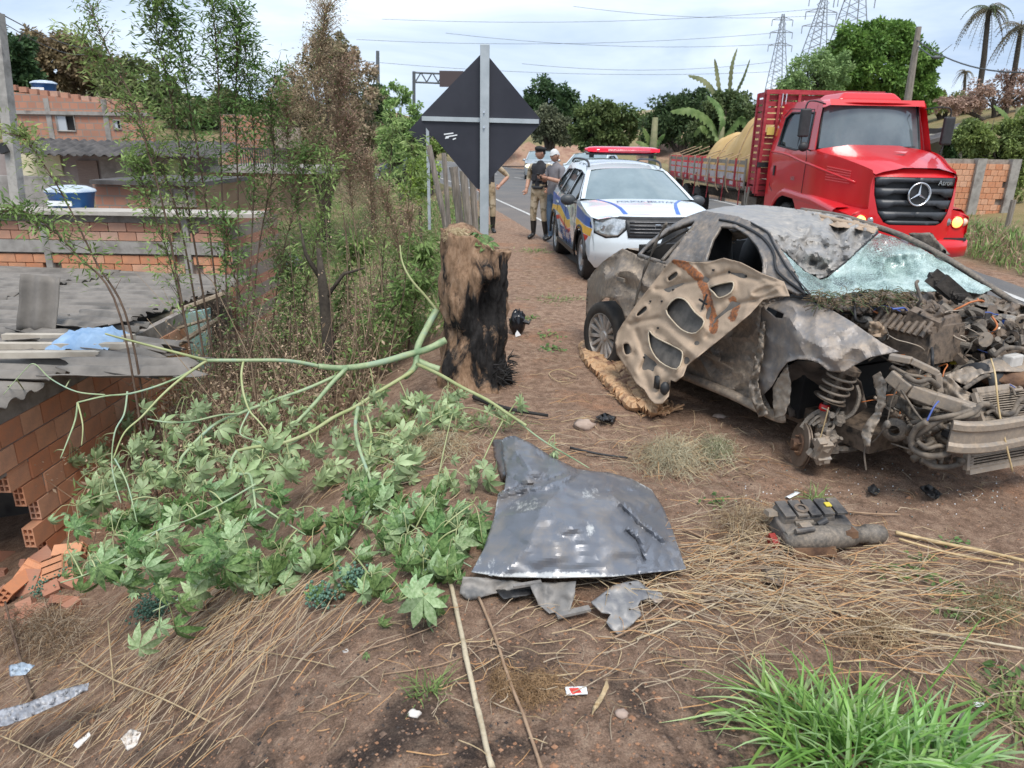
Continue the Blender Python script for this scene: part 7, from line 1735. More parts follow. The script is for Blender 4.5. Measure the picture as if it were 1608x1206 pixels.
# ================= torn-off branch with wilted palmate leaves =================
BRK=mk('green_branch_bark',(.16,.25,.13),(.33,.40,.22),5,.6,c3=(.24,.35,.27),lo=.35,hi=.65,bmp=.15,bscale=40)
BRK2=mk('yellow_green_stem',(.30,.34,.14),(.40,.42,.22),6,.6,bmp=.1)
br_=thing('fallen_branch','torn-off green branch with drooping palmate leaves, spread over the slope left of the stump','branch',(-.6,5.2,.1)); bi=V(br_.location)
def PG(px,py,up): # point above the terrain along a pixel's ray
    q=gnd(px,py); d=ray(px,py); return q
STEMS=[ # (pts (px,py,Y), r0, r1, mat)
 ([(700,534,5.42),(672,548,5.36),(640,557,5.25),(590,571,5.05),(540,578,4.9),(500,575,4.8)],.030,.020,0),
 ([(500,575,4.8),(470,569,4.72),(440,566,4.65),(380,566,4.5),(325,566,4.4)],.014,.012,0),
 ([(325,566,4.4),(290,557,4.3),(240,544,4.25),(190,531,4.15),(165,524,4.1)],.010,.005,1),
 ([(325,566,4.4),(300,583,4.3),(275,602,4.2),(250,625,4.1),(222,655,4.0),(195,680,3.9),(178,720,3.8)],.010,.004,1),
 ([(686,487,5.7),(672,512,5.6),(656,545,5.35),(652,575,5.25),(636,592,5.1)],.030,.022,0),
 ([(686,487,5.7),(668,465,5.7),(645,438,5.7),(632,412,5.75),(628,385,5.8)],.012,.006,1),
 ([(690,580,5.3),(672,574,5.3),(655,566,5.3)],.028,.026,0),
 ([(545,577,4.9),(520,603,4.75),(492,636,4.6),(458,671,4.45)],.017,.012,0),
 ([(528,590,4.85),(480,611,4.7),(420,632,4.55),(375,650,4.4),(335,668,4.3),(290,712,4.1),(283,728,4.0)],.012,.009,0),
 ([(375,650,4.4),(345,652,4.3),(300,662,4.2),(262,663,4.1),(232,658,4.1)],.007,.005,0),
 ([(648,583,5.15),(620,600,5.0),(590,618,4.85),(560,638,4.6),(525,655,4.4),(485,680,4.2),(440,697,4.0),(400,702,3.9),(372,708,3.8)],.015,.010,1),
 ([(372,708,3.8),(364,722,3.75),(364,738,3.7),(378,745,3.65),(392,745,3.6),(398,770,3.5),(402,800,3.4)],.009,.006,0),
 ([(655,572,5.2),(690,588,4.9),(725,608,4.65),(765,628,4.45),(798,650,4.3),(826,668,4.1)],.014,.009,1),
 ([(562,640,4.55),(558,668,4.3),(563,700,4.0),(575,735,3.8),(586,765,3.6),(583,790,3.5)],.013,.008,0),
 ([(576,650,4.5),(583,680,4.3),(580,715,4.1)],.008,.006,1),
 ([(382,568,4.5),(379,590,4.4),(383,620,4.3),(392,645,4.2),(405,660,4.15),(418,675,4.1)],.008,.005,1),
 ([(392,645,4.2),(380,668,4.1),(378,682,4.05),(395,690,4.0),(412,696,3.95)],.006,.004,0),
 ([(315,572,4.4),(290,588,4.3),(250,605,4.2),(205,618,4.1),(165,622,4.0),(122,632,3.95)],.008,.005,0),
 ([(165,620,4.0),(120,615,4.0),(80,595,4.0),(55,572,4.0),(40,580,4.0),(5,620,3.9)],.005,.002,0),
 ([(122,632,3.95),(118,660,3.9),(105,695,3.8),(95,720,3.75)],.006,.003,0),([(122,632,3.95),(130,668,3.85),(128,700,3.8)],.005,.003,1),
 ([(200,615,4.1),(195,650,4.0),(180,680,3.9),(176,735,3.8),(190,790,3.65)],.006,.003,0),
 ([(402,760,3.5),(350,790,3.45),(300,815,3.4),(255,830,3.3),(210,850,3.25)],.006,.003,0),
 ([(402,790,3.45),(380,830,3.3),(372,870,3.15),(360,905,3.05)],.006,.003,0),([(402,790,3.45),(440,815,3.3),(480,840,3.2)],.006,.003,0),
 ([(583,790,3.5),(620,810,3.4),(660,835,3.3),(690,870,3.1)],.006,.003,0),([(583,790,3.5),(560,830,3.35),(530,860,3.2),(480,880,3.1)],.006,.003,0),
 ([(660,835,3.3),(668,880,3.1),(668,935,2.95)],.005,.003,0),([(690,870,3.1),(720,880,3.1),(740,890,3.1)],.004,.003,0),
 ([(180,720,3.8),(200,760,3.7),(215,820,3.5)],.005,.003,0),([(700,650,4.5),(735,640,4.5),(770,650,4.35),(800,665,4.2)],.004,.002,1),
 ([(798,650,4.3),(850,690,4.0),(900,720,3.8),(925,735,3.75)],.006,.003,0),
 ([(252,830,3.3),(200,870,3.2),(140,900,3.15),(95,915,3.1)],.005,.003,0),([(330,900,3.05),(290,935,2.95),(240,960,2.9)],.006,.003,0),
]
samp=[]
def liftY(px,py,Y):
    """never let a stem dip into the bank"""
    q=gy(px,py,Y); g=gnd(px,py)
    if q.z<hgt(q.x,q.y)+.02: q=g+(CAM-g).normalized()*.10
    return q
for i,(pts,r0,r1,mi) in enumerate(STEMS):
    P=[liftY(*p) for p in pts]; C_=crv([tuple(p) for p in P],5); n=len(C_)
    mb=MB(); mb.tube([p-bi+V((.004*pn(k,i,0),.0,.004*pn(k,i,5))) for k,p in enumerate(C_)],[(r0+(r1-r0)*k/(n-1))*(1+.08*pn(k*.7,i,9)) for k in range(n)],8); mb.build('stem',[BRK2 if mi else BRK],br_,True)
    samp+=C_[2:]
# palmate leaf meshes
def palmate(k):
    rr=random.Random(k); mb=MB(); lob=7; dr=(.45,.75,1.0,1.2,.65)[k%5]; fold=(.45,.8,.4,.6,.9)[k%5]
    def dp(x,y,extra=0): 
        r_=math.hypot(x,y); return V((x*(1-.25*dr*r_),y*(1-.25*dr*r_),-dr*r_*r_*.75+extra+.03*math.sin(x*9+k)))
    for i in range(lob):
        a=rad(-128+256*i/(lob-1))+rr.uniform(-.06,.06); l_=(.52,.78,.95,1.0,.95,.78,.52)[i]*rr.uniform(.88,1.08); wd=.155*l_+.02
        ca,sa=math.sin(a),math.cos(a); nx,ny=sa,-ca
        vs=[V((0,0,0))]
        for t_,w_ in ((.28,.55),(.5,1.0),(.72,.75)):
            for s_ in (-1,1): vs.append(dp(ca*l_*t_+nx*wd*w_*s_,sa*l_*t_+ny*wd*w_*s_,fold*wd*w_*.6))
            vs.append(dp(ca*l_*t_,sa*l_*t_,0))
        vs.append(dp(ca*l_,sa*l_,0))
        f=[(0,3,1),(0,2,3),(1,3,6,4),(3,2,5,6),(4,6,9,7),(6,5,8,9),(7,9,10),(9,8,10)]
        mb.add(vs,f)
    return mb.mesh('leaf',[LEAFG2 if k%3==0 else LEAFG],True)
LEAFG=leafm('castor_leaf',(.055,.12,.035),(.19,.31,.11),9,.3,.5); LEAFG2=leafm('pale_castor_leaf',(.19,.30,.13),(.38,.50,.28),9,.3,.5)
LM=[palmate(k) for k in range(10)]
CL=[(117,715,3,.13),(86,723,2,.10),(199,666,4,.10),(164,766,6,.14),(204,827,7,.15),(125,810,5,.14),(182,858,8,.15),(147,897,7,.14),(208,910,7,.15),(110,880,4,.12),(330,788,5,.13),(373,758,4,.13),(413,740,5,.13),(339,871,5,.20),(408,897,8,.15),(443,888,8,.15),(491,888,8,.15),(465,819,4,.12),(295,810,4,.12),(312,897,6,.14),(262,955,3,.14),(252,870,5,.14),(513,749,5,.14),(574,797,8,.15),(626,819,8,.15),(600,775,6,.14),(565,650,3,.10),(587,618,3,.09),(613,701,5,.13),(643,650,5,.12),(687,653,4,.12),(704,623,4,.11),(683,800,6,.14),(665,897,6,.15),(626,967,3,.15),(669,958,3,.17),(704,897,5,.15),(743,810,6,.14),(595,862,6,.14),(582,925,4,.13),(530,915,4,.13),(430,790,4,.12),(545,840,5,.14),(640,860,5,.14),(720,850,5,.14),(350,840,5,.15),(380,850,4,.14),(280,760,4,.12),(230,760,5,.13),(250,800,5,.14),(160,700,2,.10),(780,660,2,.10),(820,640,1,.08),(60,585,1,.10),(50,640,1,.10),(118,600,2,.10),(232,640,3,.10),(455,730,3,.12),(560,700,2,.10),(640,720,3,.12),(500,700,3,.11),(340,735,3,.12),(215,700,3,.11),(690,760,3,.12),(560,760,4,.13),(750,760,3,.12),(870,700,1,.08),(10,620,1,.12),(420,650,3,.11),(360,680,3,.12),(470,660,3,.11),(300,640,3,.11),(260,690,4,.12),(540,680,3,.11),(600,660,3,.11),(660,690,3,.11),(720,670,3,.10),(150,740,4,.12),(210,730,4,.12),(290,720,3,.12),(420,700,3,.12),(580,730,3,.12),(630,750,3,.12),(380,620,2,.10),(320,700,3,.12)]
def project(p):
    q=p-CAM; x=q.x; dz=q.y*math.cos(PT)-q.z*math.sin(PT); up=q.y*math.sin(PT)+q.z*math.cos(PT); a=x/dz; b=up/dz
    a,b=a*math.cos(RO)+b*math.sin(RO),b*math.cos(RO)-a*math.sin(RO); return 804+F*a,603-F*b
sp=[(project(s_),s_) for s_ in samp]
nl=0; pet=MB(); rest=MB()
for (px,py,n,sz) in sorted(CL,key=lambda c_:-c_[1]):
    g=gnd(px,py); dg=(g-CAM).length; dr=(g-CAM).normalized()
    (sx,sy),s0=min(sp,key=lambda t_:(t_[0][0]-px)**2+1.0*(t_[0][1]-py+25)**2)
    D=min(dg-.10,(s0-CAM).length+.02) if math.hypot(sx-px,sy-py)<150 else dg-.22
    if D<dg*.70: D=dg*.70
    c0=CAM+dr*D
    mid=s0.lerp(c0,.5)+V((0,0,.05)); pet.tube(crv([tuple(s0-bi),tuple(mid-bi),tuple(c0-bi+V((0,0,.07)))],5),[.0042]*10+[.003],5)
    for k in range(int(n*(1.6 if py>780 else 2.6)+.5)):
        o_=V((R.gauss(0,.062),R.gauss(0,.06),R.gauss(-.01,.06)))*(sz/.13); q=c0+o_
        if q.z<hgt(q.x,q.y)+.04: q.z=hgt(q.x,q.y)+R.uniform(.04,.12)
        s_=min(.15,sz*R.choice((.5,.7,.85,1.0,1.2))*R.uniform(.85,1.1)*.86)
        ax=V((R.gauss(0,.55),R.gauss(-.15,.45),-1 if R.random()<.88 else R.uniform(-.3,.3))).normalized()
        nn=V((R.gauss(0,.6),-1,.5+R.gauss(0,.45))); yy=nn.cross(ax).normalized(); zz=ax.cross(yy)
        M=Matrix((ax,yy,zz)).transposed().to_4x4()
        if nl<300:
            ob=bpy.data.objects.new('leaf',LM[R.randrange(10)]); link(ob,br_); ob.matrix_local=Matrix.Translation(q-bi)@M@Matrix.Scale(s_,4); nl+=1
        else:
            me=LM[R.randrange(10)]; rest.add([(M.to_3x3()@(v.co*s_))+q-bi for v in me.vertices],[tuple(p_.vertices) for p_ in me.polygons])
        if R.random()<.7: pet.tube(crv([tuple(c0-bi+V((0,0,.07))),tuple((c0+o_*.5)-bi+V((0,0,.09))),tuple(q-bi)],3),.0022,4)
if rest.v: stuff(rest.build('leaves',[LEAFG2],br_,True))
stuff(pet.build('petioles',[BRK2],br_,True))
# unopened flower heads: bluish green knobbly clusters
fl=MB()
for (px,py,r_) in ((75,925,.10),(110,905,.07),(252,945,.09),(235,960,.08),(75,735,.06),(100,715,.05),(508,935,.07),(700,520,.0),(560,905,.06),(385,880,.06)):
    if r_<=0: continue
    g=gnd(px,py); c0=g+(CAM-g).normalized()*.14
    for k in range(int(170*r_/.08)):
        q=c0+V((R.gauss(0,r_*.55),R.gauss(0,r_*.4),R.gauss(0,r_*.4))); fl.ball(q-bi,R.uniform(.005,.010),5)
stuff(fl.build('flower_buds',[mk('blue_green_bud',(.07,.15,.10),(.12,.22,.16),30,.7)],br_,True))
# separate leaves: on the stump, on the ground
def oneleaf(label,px,py,sz,z=None,rot=None,mesh=1,Y=None):
    q=gnd(px,py)+V((0,0,.02)) if Y is None else gy(px,py,Y)
    o=bpy.data.objects.new('fallen_leaf',LM[mesh]); link(o); o.location=q; o.scale=(sz,)*3; o.rotation_euler=rot or (R.uniform(-.3,.3),R.uniform(-.3,.3),R.uniform(0,6)); return tag(o,label,'leaf')
oneleaf('green palmate leaf hanging over the top right edge of the stump',765,383,.17,rot=(.9,0,.3),Y=5.40)
oneleaf('smaller green leaf on top of the stump behind the hanging one',752,368,.11,rot=(.5,.2,2.0),Y=5.5)
oneleaf('dark green leaf on the ground at the foot of the stump',765,605,.16,mesh=0)
oneleaf('single small green leaf lying on bare dirt in the lower left',577,1034,.03,mesh=4)
# ================= vegetation =================
def gf(px,py):
    z=0
    for _ in range(7):
        q=gz(px,py,z); z=z*.4+hgt(q.x,q.y)*.6
    return V((q.x,q.y,hgt(q.x,q.y)))
LG=leafm('weed_leaf',(.10,.18,.05),(.22,.33,.11),5,.4); LG2=leafm('light_weed_leaf',(.18,.28,.08),(.33,.43,.17),5,.4)
DRYM=leafm('dry_seedhead',(.30,.205,.135),(.52,.40,.28),5,.3,.9); REDS=leafm('reddish_seed',(.17,.075,.055),(.28,.15,.11),5,.1,.9)
STEMB=mk('brown_stem',(.075,.045,.03),(.17,.115,.08),9,.85,bmp=.2); STEMD=mk('dry_stem',(.22,.155,.10),(.36,.27,.18),9,.9)
def foliage(mb,C_,t0,n,ls,spread,mat,twig=None,hang=.35,wr=.26):
    k=len(C_)-1
    for i in range(n):
        t_=t0+(1-t0)*R.random()**.85; f=t_*k; a=int(min(f,k-1)); p=C_[a].lerp(C_[a+1],f-a)
        d=(C_[a+1]-C_[a]).normalized(); s_=V((R.gauss(0,1),R.gauss(0,1),R.uniform(-.2,.6))).normalized(); L_=spread*R.random()*(1.25-t_*.7)
        q=p+(s_*.8+d*.6)*L_
        if twig is not None and R.random()<.22: twig.tube([p,q],[.0035,.0015],3,cap=False)
        for _ in range(3):
            ld=(s_+V((R.gauss(0,.5),R.gauss(0,.5),R.gauss(.0,.5)-hang))).normalized(); mb.leaf(q+V((R.gauss(0,.02),R.gauss(0,.02),R.gauss(0,.02))),ld,ls*R.uniform(.6,1.2),ls*wr,V((R.gauss(0,.5),R.gauss(0,.5),1)),mat(t_) if callable(mat) else mat,.12)
def weed(label,pts,Y,r_,n,ls=.085,spread=.24,t0=.3,mat=0,seeds=0,group=None,name='tall_weed',cat='weed',dy=0,top=1.0,sm_=None,hang=.35):
    P=[]
    for i,(px,py) in enumerate(pts): P.append(gy(px,py,Y+dy*i/(len(pts)-1)))
    b=P[0]; gz_=hgt(b.x,b.y)
    if b.z>gz_: P=[V((b.x,b.y,gz_))]+P
    base=P[0].copy(); C_=[p-base for p in crv([tuple(p) for p in P],6)]; m_=len(C_)-1
    root=thing(name,label,cat,tuple(base),0,group)
    st_=MB(); st_.tube(C_,[r_*(1-.8*i/m_) for i in range(m_+1)],6); fo=MB(); foliage(fo,C_,t0,int(n*1.9) if name=='tall_weed' else n,ls*(.8 if name=='tall_weed' else 1),spread*(1.5 if name=='tall_weed' else 1),mat,st_,0 if name=='tall_weed' else hang)
    st_.build('stem',[sm_ or STEMB],root,True)
    for i in range(seeds):
        t_=1-.25*R.random()**1.5; f=t_*m_; a=int(min(f,m_-1)); p=C_[a]; d=V((R.gauss(0,1),R.gauss(0,1),R.gauss(.5,1))).normalized(); q=p+d*R.random()*.14
        fo.leaf(q,V((R.gauss(0,1),R.gauss(0,1),R.gauss(0,1))).normalized(),.014,.010,None,3)
    stuff(fo.build('foliage',[LG,LG2,DRYM,REDS],root)); return root
g_='tall green weeds in front of the brick houses'
weed('far-left low weed arching up from the slope toward the pole',[(205,520),(150,410),(95,300),(45,225),(28,212)],5.2,.010,120,.075,.16,.25,1)
weed('low leafy weed leaning left over the grey roof edge',[(190,500),(120,400),(75,355),(30,330),(-10,340)],5.0,.009,120,.08,.16,.3,0)
weed('tallest thin weed with reddish seeds leaning to the upper left',[(300,560),(262,350),(230,230),(215,170),(170,80),(140,6)],5.8,.011,110,.07,.16,.35,0,260)
weed('leafy weed leaning left with bright foliage at mid height',[(320,560),(280,340),(230,220),(180,135),(132,60)],6.0,.011,260,.08,.22,.35,1)
weed('weed whose crown reaches the top edge above the roofs',[(335,560),(300,350),(275,190),(250,70),(238,-10)],6.2,.012,300,.085,.22,.38,0)
weed('weed stem just right of the top-edge one, dark leaves',[(350,560),(325,330),(300,180),(285,90),(270,20)],6.3,.011,230,.085,.20,.40,0)
weed('straight weed with reddish tips reaching the top edge',[(362,560),(350,330),(345,180),(340,80),(332,-5)],6.5,.011,210,.08,.2,.45,0,120)
weed('straight dark weed right of the reddish-tipped one',[(372,560),(374,330),(370,180),(372,90),(368,15)],6.6,.012,260,.085,.2,.45,0,260)
weed('slender weed with airy crown below the clouds',[(385,560),(395,380),(400,240),(392,150),(385,70)],6.7,.010,220,.08,.2,.45,0,160)
weed('weed leaning right with grey-green crown',[(395,560),(405,400),(430,260),(425,180),(432,110)],6.8,.010,230,.075,.2,.40,0)
weed('short dense bright weed at the left of the brush',[(300,560),(270,420),(235,320),(210,250)],5.9,.009,220,.08,.18,.35,1)
weed('short leafy weed in the middle of the brush',[(400,600),(380,480),(360,400),(350,340)],6.0,.009,170,.08,.2,.35,0)
weed('weed with a wide crown beside the balcony house',[(420,590),(440,420),(470,300),(480,240)],6.9,.010,240,.08,.24,.30,0)
weed('pale green bush stem near the blue tank',[(470,600),(480,460),(500,360),(520,250)],6.8,.011,260,.085,.24,.30,1)
# dry flowering stems
for k,(pts,n_,lab) in enumerate((
  ([(520,600),(505,420),(490,260),(500,120),(512,10)],520,'tallest dry brown flowering stem reaching the top of the sky'),
  ([(505,600),(480,400),(455,250),(450,150)],420,'dry flowering stem left of the tallest one'),
  ([(545,600),(545,400),(530,250),(535,110)],460,'dry flowering stem right of the tallest one'),
  ([(560,600),(565,430),(550,300),(545,190)],420,'golden brown seed head above the middle of the brush'),
  ([(590,590),(600,460),(590,360),(575,250)],330,'dry stem with seed head near the blue car'),
  ([(620,590),(630,470),(625,380),(600,300)],260,'dry stem leaning left by the fence posts'),
  ([(480,590),(450,470),(430,380),(420,290)],300,'dry stem with pale head in front of the tan wall'),
  ([(650,560),(655,460),(645,380),(640,330)],160,'short dry stem closest to the stump'))):
    weed(lab,pts,7.0+.15*k,.010,int(n_*3.2),.030,.34,.58,lambda t_:2 if R.random()<.85 else 0,0,None,'dry_flower_stem','dry weed',hang=0,sm_=STEMD)
for k,(pts,lab) in enumerate((
  ([(560,600),(590,520),(630,470),(660,440)],'broad-leaved green bush left of the stump'),
  ([(640,560),(650,480),(670,420),(665,390)],'green bush touching the burnt stump on its left'),
  ([(520,600),(530,500),(545,430),(560,380)],'leafy green bush in the middle of the dry stems'),
  ([(440,610),(450,520),(460,450),(450,400)],'leafy bush below the blue tank'),
  ([(600,560),(620,440),(640,330),(650,230)],'loose light-green sapling left of the diamond sign'),
  ([(590,560),(600,430),(610,300),(618,190)],'thin light-green sapling rising to the left of the sign tip'))):
    weed(lab,pts,6.6+.5*k,.012,330,.10,.32,.12,1 if k in(4,5,2) else 0,0,None,'bush','bush')
tr_=thing('dead_tree','dark bare trunk in the thicket left of the stump','tree',tuple(gy(516,575,6.6)))
ti=V(tr_.location); mb=MB(); mb.tube([gy(x,y,6.6)-ti for x,y in ((518,640),(516,540),(508,460),(500,390))],[.07,.06,.05,.02],8); mb.build('trunk',[mk('dark_bark',(.035,.028,.022),(.08,.065,.05),12,.95,bmp=.6)],tr_,True)
for pts in (((510,470),(540,430),(575,420)),((505,440),(480,400),(470,350))):
    mb=MB(); mb.tube([gy(x,y,6.6)-ti for x,y in pts],[.025,.018,.006],6); mb.build('limb',[MATS['dark_bark']],tr_,True)
# dry undergrowth filling the thicket on the bank
un=MB()
for k in range(2700):
    x=R.uniform(-3.8,-.95); y=R.uniform(5.6,13) if R.random()<.85 else R.uniform(4.6,6)
    if x>crest(y)-.15 or (y<5.6 and x>-1.6) or (x<-3.2 and y<7): continue
    z=hgt(x,y); h_=R.uniform(.25,.95)*(1 if y<9 else .8); d=V((R.gauss(0,.35),R.gauss(0,.3),1)).normalized(); b=V((x,y,z)); m_=b+d*h_*.55+V((R.gauss(0,.05),0,0)); e=b+d*h_+V((R.gauss(0,.12),R.gauss(0,.1),-.05))
    un.tube([b,m_,e],[.0045,.0035,.0015],3,mat=R.choice((2,2,3,3,3)),cap=False)
    if k%9==0 and y<11 and not (x<-2.4 and y<7.6):
        tl=R.uniform(.9,1.9); dd=V((R.gauss(0,.3),R.gauss(0,.2),1)).normalized(); un.tube([b,b+dd*tl*.5+V((R.gauss(0,.04),0,0)),b+dd*tl+V((R.gauss(0,.15),0,-.05))],[.006,.0045,.002],4,mat=R.choice((2,3)),cap=False)
        for _ in range(26): un.leaf(b+dd*tl*R.uniform(.5,1.05)+V((R.gauss(0,.07),R.gauss(0,.07),R.gauss(0,.05))),V((R.gauss(0,1),R.gauss(0,1),R.gauss(0,1))).normalized(),.018,.013,None,4)
    r_=R.random()
    if r_<.62:
        for _ in range(R.randint(6,16)):
            q=b.lerp(e,R.uniform(.25,1))+V((R.gauss(0,.07),R.gauss(0,.07),R.gauss(0,.05))); un.leaf(q,V((R.gauss(0,1),R.gauss(0,1),R.gauss(-.2,.6))).normalized(),R.uniform(.04,.09),R.uniform(.014,.026),V((R.gauss(0,.5),R.gauss(0,.5),1)),R.choice((0,1,4,4,4)),.1)
    else:
        for _ in range(R.randint(8,22)):
            q=e+V((R.gauss(0,.07),R.gauss(0,.07),R.gauss(-.03,.07))); un.leaf(q,V((R.gauss(0,1),R.gauss(0,1),R.gauss(0,1))).normalized(),.018,.014,None,4)
stuff(tag(un.build('undergrowth',[LG,LG2,STEMB,STEMD,DRYM]),'tangled dry and green undergrowth covering the bank left of the stump','undergrowth'))
# green verge plants between the stump and the fence posts, and along the far verge
vg=MB()
for k in range(4200):
    y=R.uniform(7.2,26); x=crest(y)+R.gauss(-.25,.55)-(0 if y<14 else .3)
    if k%3==0: y=R.uniform(10,34); x=crest(y)-R.uniform(.3,6)
    if x>crest(y)+.35: continue
    if y<8.5 and x>-.75: continue
    z=hgt(x,y); h_=R.uniform(.12,.5)*(1.9 if k%3==0 else 1)
    for _ in range(5):
        d=V((R.gauss(0,.5),R.gauss(0,.5),1)).normalized(); b=V((x+R.gauss(0,.05),y+R.gauss(0,.05),z)); e=b+d*h_*R.uniform(.5,1)
        if R.random()<.5: vg.leaf(e,V((R.gauss(0,1),R.gauss(0,1),R.gauss(.1,.4))).normalized(),R.uniform(.06,.13),R.uniform(.03,.06),None,R.choice((0,1,1,2)),.2)
        vg.leaf(b,d,h_,.012,V((R.gauss(0,1),-1,0)),R.choice((0,1,1,2)),.15)
stuff(tag(vg.build('verge_plants',[LG,LG2,DRYM]),'green and dry plants growing along the verge behind the stump','verge plants'))
# ---------------- trees ----------------
def crown(mb,c,r,n,ls,seed,mats=(0,1),clumps=26):
    rr=random.Random(seed); c=V(c); cs=[]
    for i in range(clumps):
        d=V((rr.gauss(0,1),rr.gauss(0,1),rr.gauss(.15,1))).normalized(); k=rr.uniform(.45,.98); cs.append((c+V((d.x*r[0]*k,d.y*r[1]*k,d.z*r[2]*k)),rr.uniform(.16,.34)*min(r),rr.choice(mats)))
    for i in range(n):
        q,rad_,m_=cs[rr.randrange(clumps)]; d=V((rr.gauss(0,1),rr.gauss(0,1),rr.gauss(0,.8))).normalized(); p=q+d*rad_*rr.random()**.4
        mb.leaf(p,(d+V((rr.gauss(0,.6),rr.gauss(0,.6),rr.gauss(-.2,.5)))).normalized(),ls*rr.uniform(.6,1.3),ls*.5,V((rr.gauss(0,1),rr.gauss(0,1),rr.gauss(.6,1))),m_ if rr.random()<.8 else rr.choice(mats),.1)
def tree(label,Y,crowns,base,n,ls,c1,c2,name='tree',cat='tree',trunk=None,key=None,clumps=26,c3=None):
    trunk=trunk or Y*.0045
    B=gy(base[0],base[1],Y); root=thing(name,label,cat,tuple(B)); mb=MB(); key=key or ('%.3f_%.3f_%.3f'%c1)
    for i,(px,py,rx,rz_) in enumerate(crowns):
        c=gy(px,py,Y); k=Y/F*.97; crown(mb,c-B,(rx*k,rx*k*.8,rz_*k),int(n*1.7),ls*.72,int(px*7+i),(0,1),int(clumps*1.4))
    g=lambda c_,f: tuple(min(.6,x*f) for x in c_)
    stuff(mb.build('crown',[leafm('leaf_'+key+'a',g(c1,2.0),g(c2,1.9),1.2,.25),leafm('leaf_'+key+'b',g(c2,1.7),g(c3 or c2,1.9 if not c3 else 1.2),1.2,.3)],root))
    mb=MB()
    for i,(px,py,rx,rz_) in enumerate(crowns):
        c=gy(px,py,Y)-B; lo=V((0,0,-2.0)); f=.25 if i else 0
        mb.tube(crv([tuple(lo),tuple(V((c.x*.15,c.y*.15,c.z*.3-.3))),tuple(c*.75),tuple(c)],4),[trunk*(1-.8*j/12) for j in range(13)],7)
        for _ in range(5):
            q=c*.6; e=c+V((R.gauss(0,rx*Y/F*.5),0,R.gauss(0,rz_*Y/F*.4))); mb.tube([q,q.lerp(e,.5)+V((0,0,.1)),e],[trunk*.3,trunk*.2,trunk*.06],5)
    mb.build('trunk',[MATS['dark_bark']],root,True); return root
DG=((.018,.036,.016),(.04,.07,.028)); MG=((.035,.065,.018),(.08,.13,.035)); BG_=((.08,.06,.035),(.13,.11,.055)); YG=((.07,.11,.025),(.14,.20,.05))
tree('dark evergreen tree at the top left edge behind the brick house',42,[(5,95,48,62),(-30,120,50,60),(30,125,32,32)],(5,200),3200,.42,*DG)
tree('brownish tree behind the highest brick house',46,[(70,95,42,42),(120,105,50,45),(165,125,42,30)],(110,200),2600,.40,*BG_)
tree('dull green tree behind the tall weeds',44,[(205,130,45,38),(250,150,40,30)],(220,210),2200,.38,(.045,.06,.025),(.08,.095,.04))
tree('bushy trees beyond the roofs between the weeds',40,[(300,185,45,26),(350,170,40,26),(405,185,40,30)],(340,230),2200,.34,(.05,.075,.03),(.10,.12,.05))
tree('large dense tree with browning crown left of the sign',24,[(500,150,55,75),(455,185,42,60),(555,150,45,75),(520,90,38,42),(470,240,60,50),(560,225,50,55)],(510,330),3400,.16,(.08,.085,.045),(.17,.14,.085),c3=(.36,.27,.19),clumps=40)
tree('dark green tree showing at the right of the browning crown',27,[(588,165,26,46),(580,215,30,42)],(585,290),2400,.17,*DG)
tree('light green slender tree just left of the gantry',20,[(625,175,26,48),(650,205,24,46),(615,240,30,40)],(632,310),1800,.12,(.08,.13,.04),(.15,.21,.07))
tree('round dark tree above the road behind the sign right corner',58,[(862,165,44,38),(845,185,30,34),(885,190,38,34)],(865,235),3200,.42,*DG)
tree('paler grey-green tree in front of the round dark one',50,[(850,195,30,26),(880,205,30,22)],(860,232),2200,.32,(.05,.06,.035),(.09,.10,.06))
tree('broad green tree left of the brown hill',48,[(940,185,38,32),(975,200,36,30),(925,210,30,26)],(950,235),2800,.36,(.03,.06,.02),(.075,.11,.04))
tree('dark bushes between the police car and the banana plants',34,[(1060,185,42,36),(1095,170,34,30),(1035,205,34,30),(1120,200,40,40)],(1070,245),2600,.26,*DG)
tree('dark bush hanging over the red earth bank behind the lorry bed',30,[(1140,175,32,30),(1170,190,40,40),(1110,220,40,26)],(1140,250),2200,.22,(.03,.05,.02),(.07,.09,.035))
tree('big bright mango tree rising behind the lorry cab',44,[(1385,95,58,52),(1345,75,42,34),(1425,110,42,50),(1400,60,36,26),(1330,120,40,36),(1440,140,30,40)],(1390,190),4200,.34,(.045,.085,.018),(.11,.17,.04),clumps=34)
tree('feathery pale green tree left of the mango tree',40,[(1265,125,42,30),(1235,145,34,26),(1300,115,36,34)],(1270,190),2600,.22,(.08,.12,.04),(.15,.20,.08))
tree('dense roadside shrub right of the shed',27,[(1560,235,40,42),(1530,215,32,30),(1590,260,40,50),(1608,215,34,40)],(1570,310),3000,.20,(.05,.075,.025),(.12,.16,.05))
tree('dark climber bush beside the brick wall and shed',30,[(1500,235,22,28),(1520,250,22,30)],(1510,290),2000,.20,*DG)
tree('brown leafless thicket on the skyline at the right',52,[(1560,150,50,26),(1600,140,40,30),(1500,165,40,16)],(1560,200),1500,.28,(.15,.10,.08),(.24,.17,.13))
tree('hazy bushes on the skyline right of the lorry mirror',60,[(1495,158,40,14),(1460,165,30,14)],(1480,190),1800,.36,(.10,.13,.05),(.18,.19,.08))
tree('small dark tree behind the wall at the road bend',66,[(790,205,30,16),(760,215,40,14)],(775,232),1500,.40,*DG)
tree('bushes left of the road bend behind the fence posts',30,[(690,225,26,16),(655,240,26,26)],(675,262),1500,.2,(.06,.10,.03),(.13,.18,.05))
tree('green weeds on the left verge beyond the fence posts',18,[(665,270,26,26),(650,300,26,26)],(660,320),1500,.10,(.09,.15,.03),(.18,.26,.06),name='bush',cat='bush',trunk=.03)
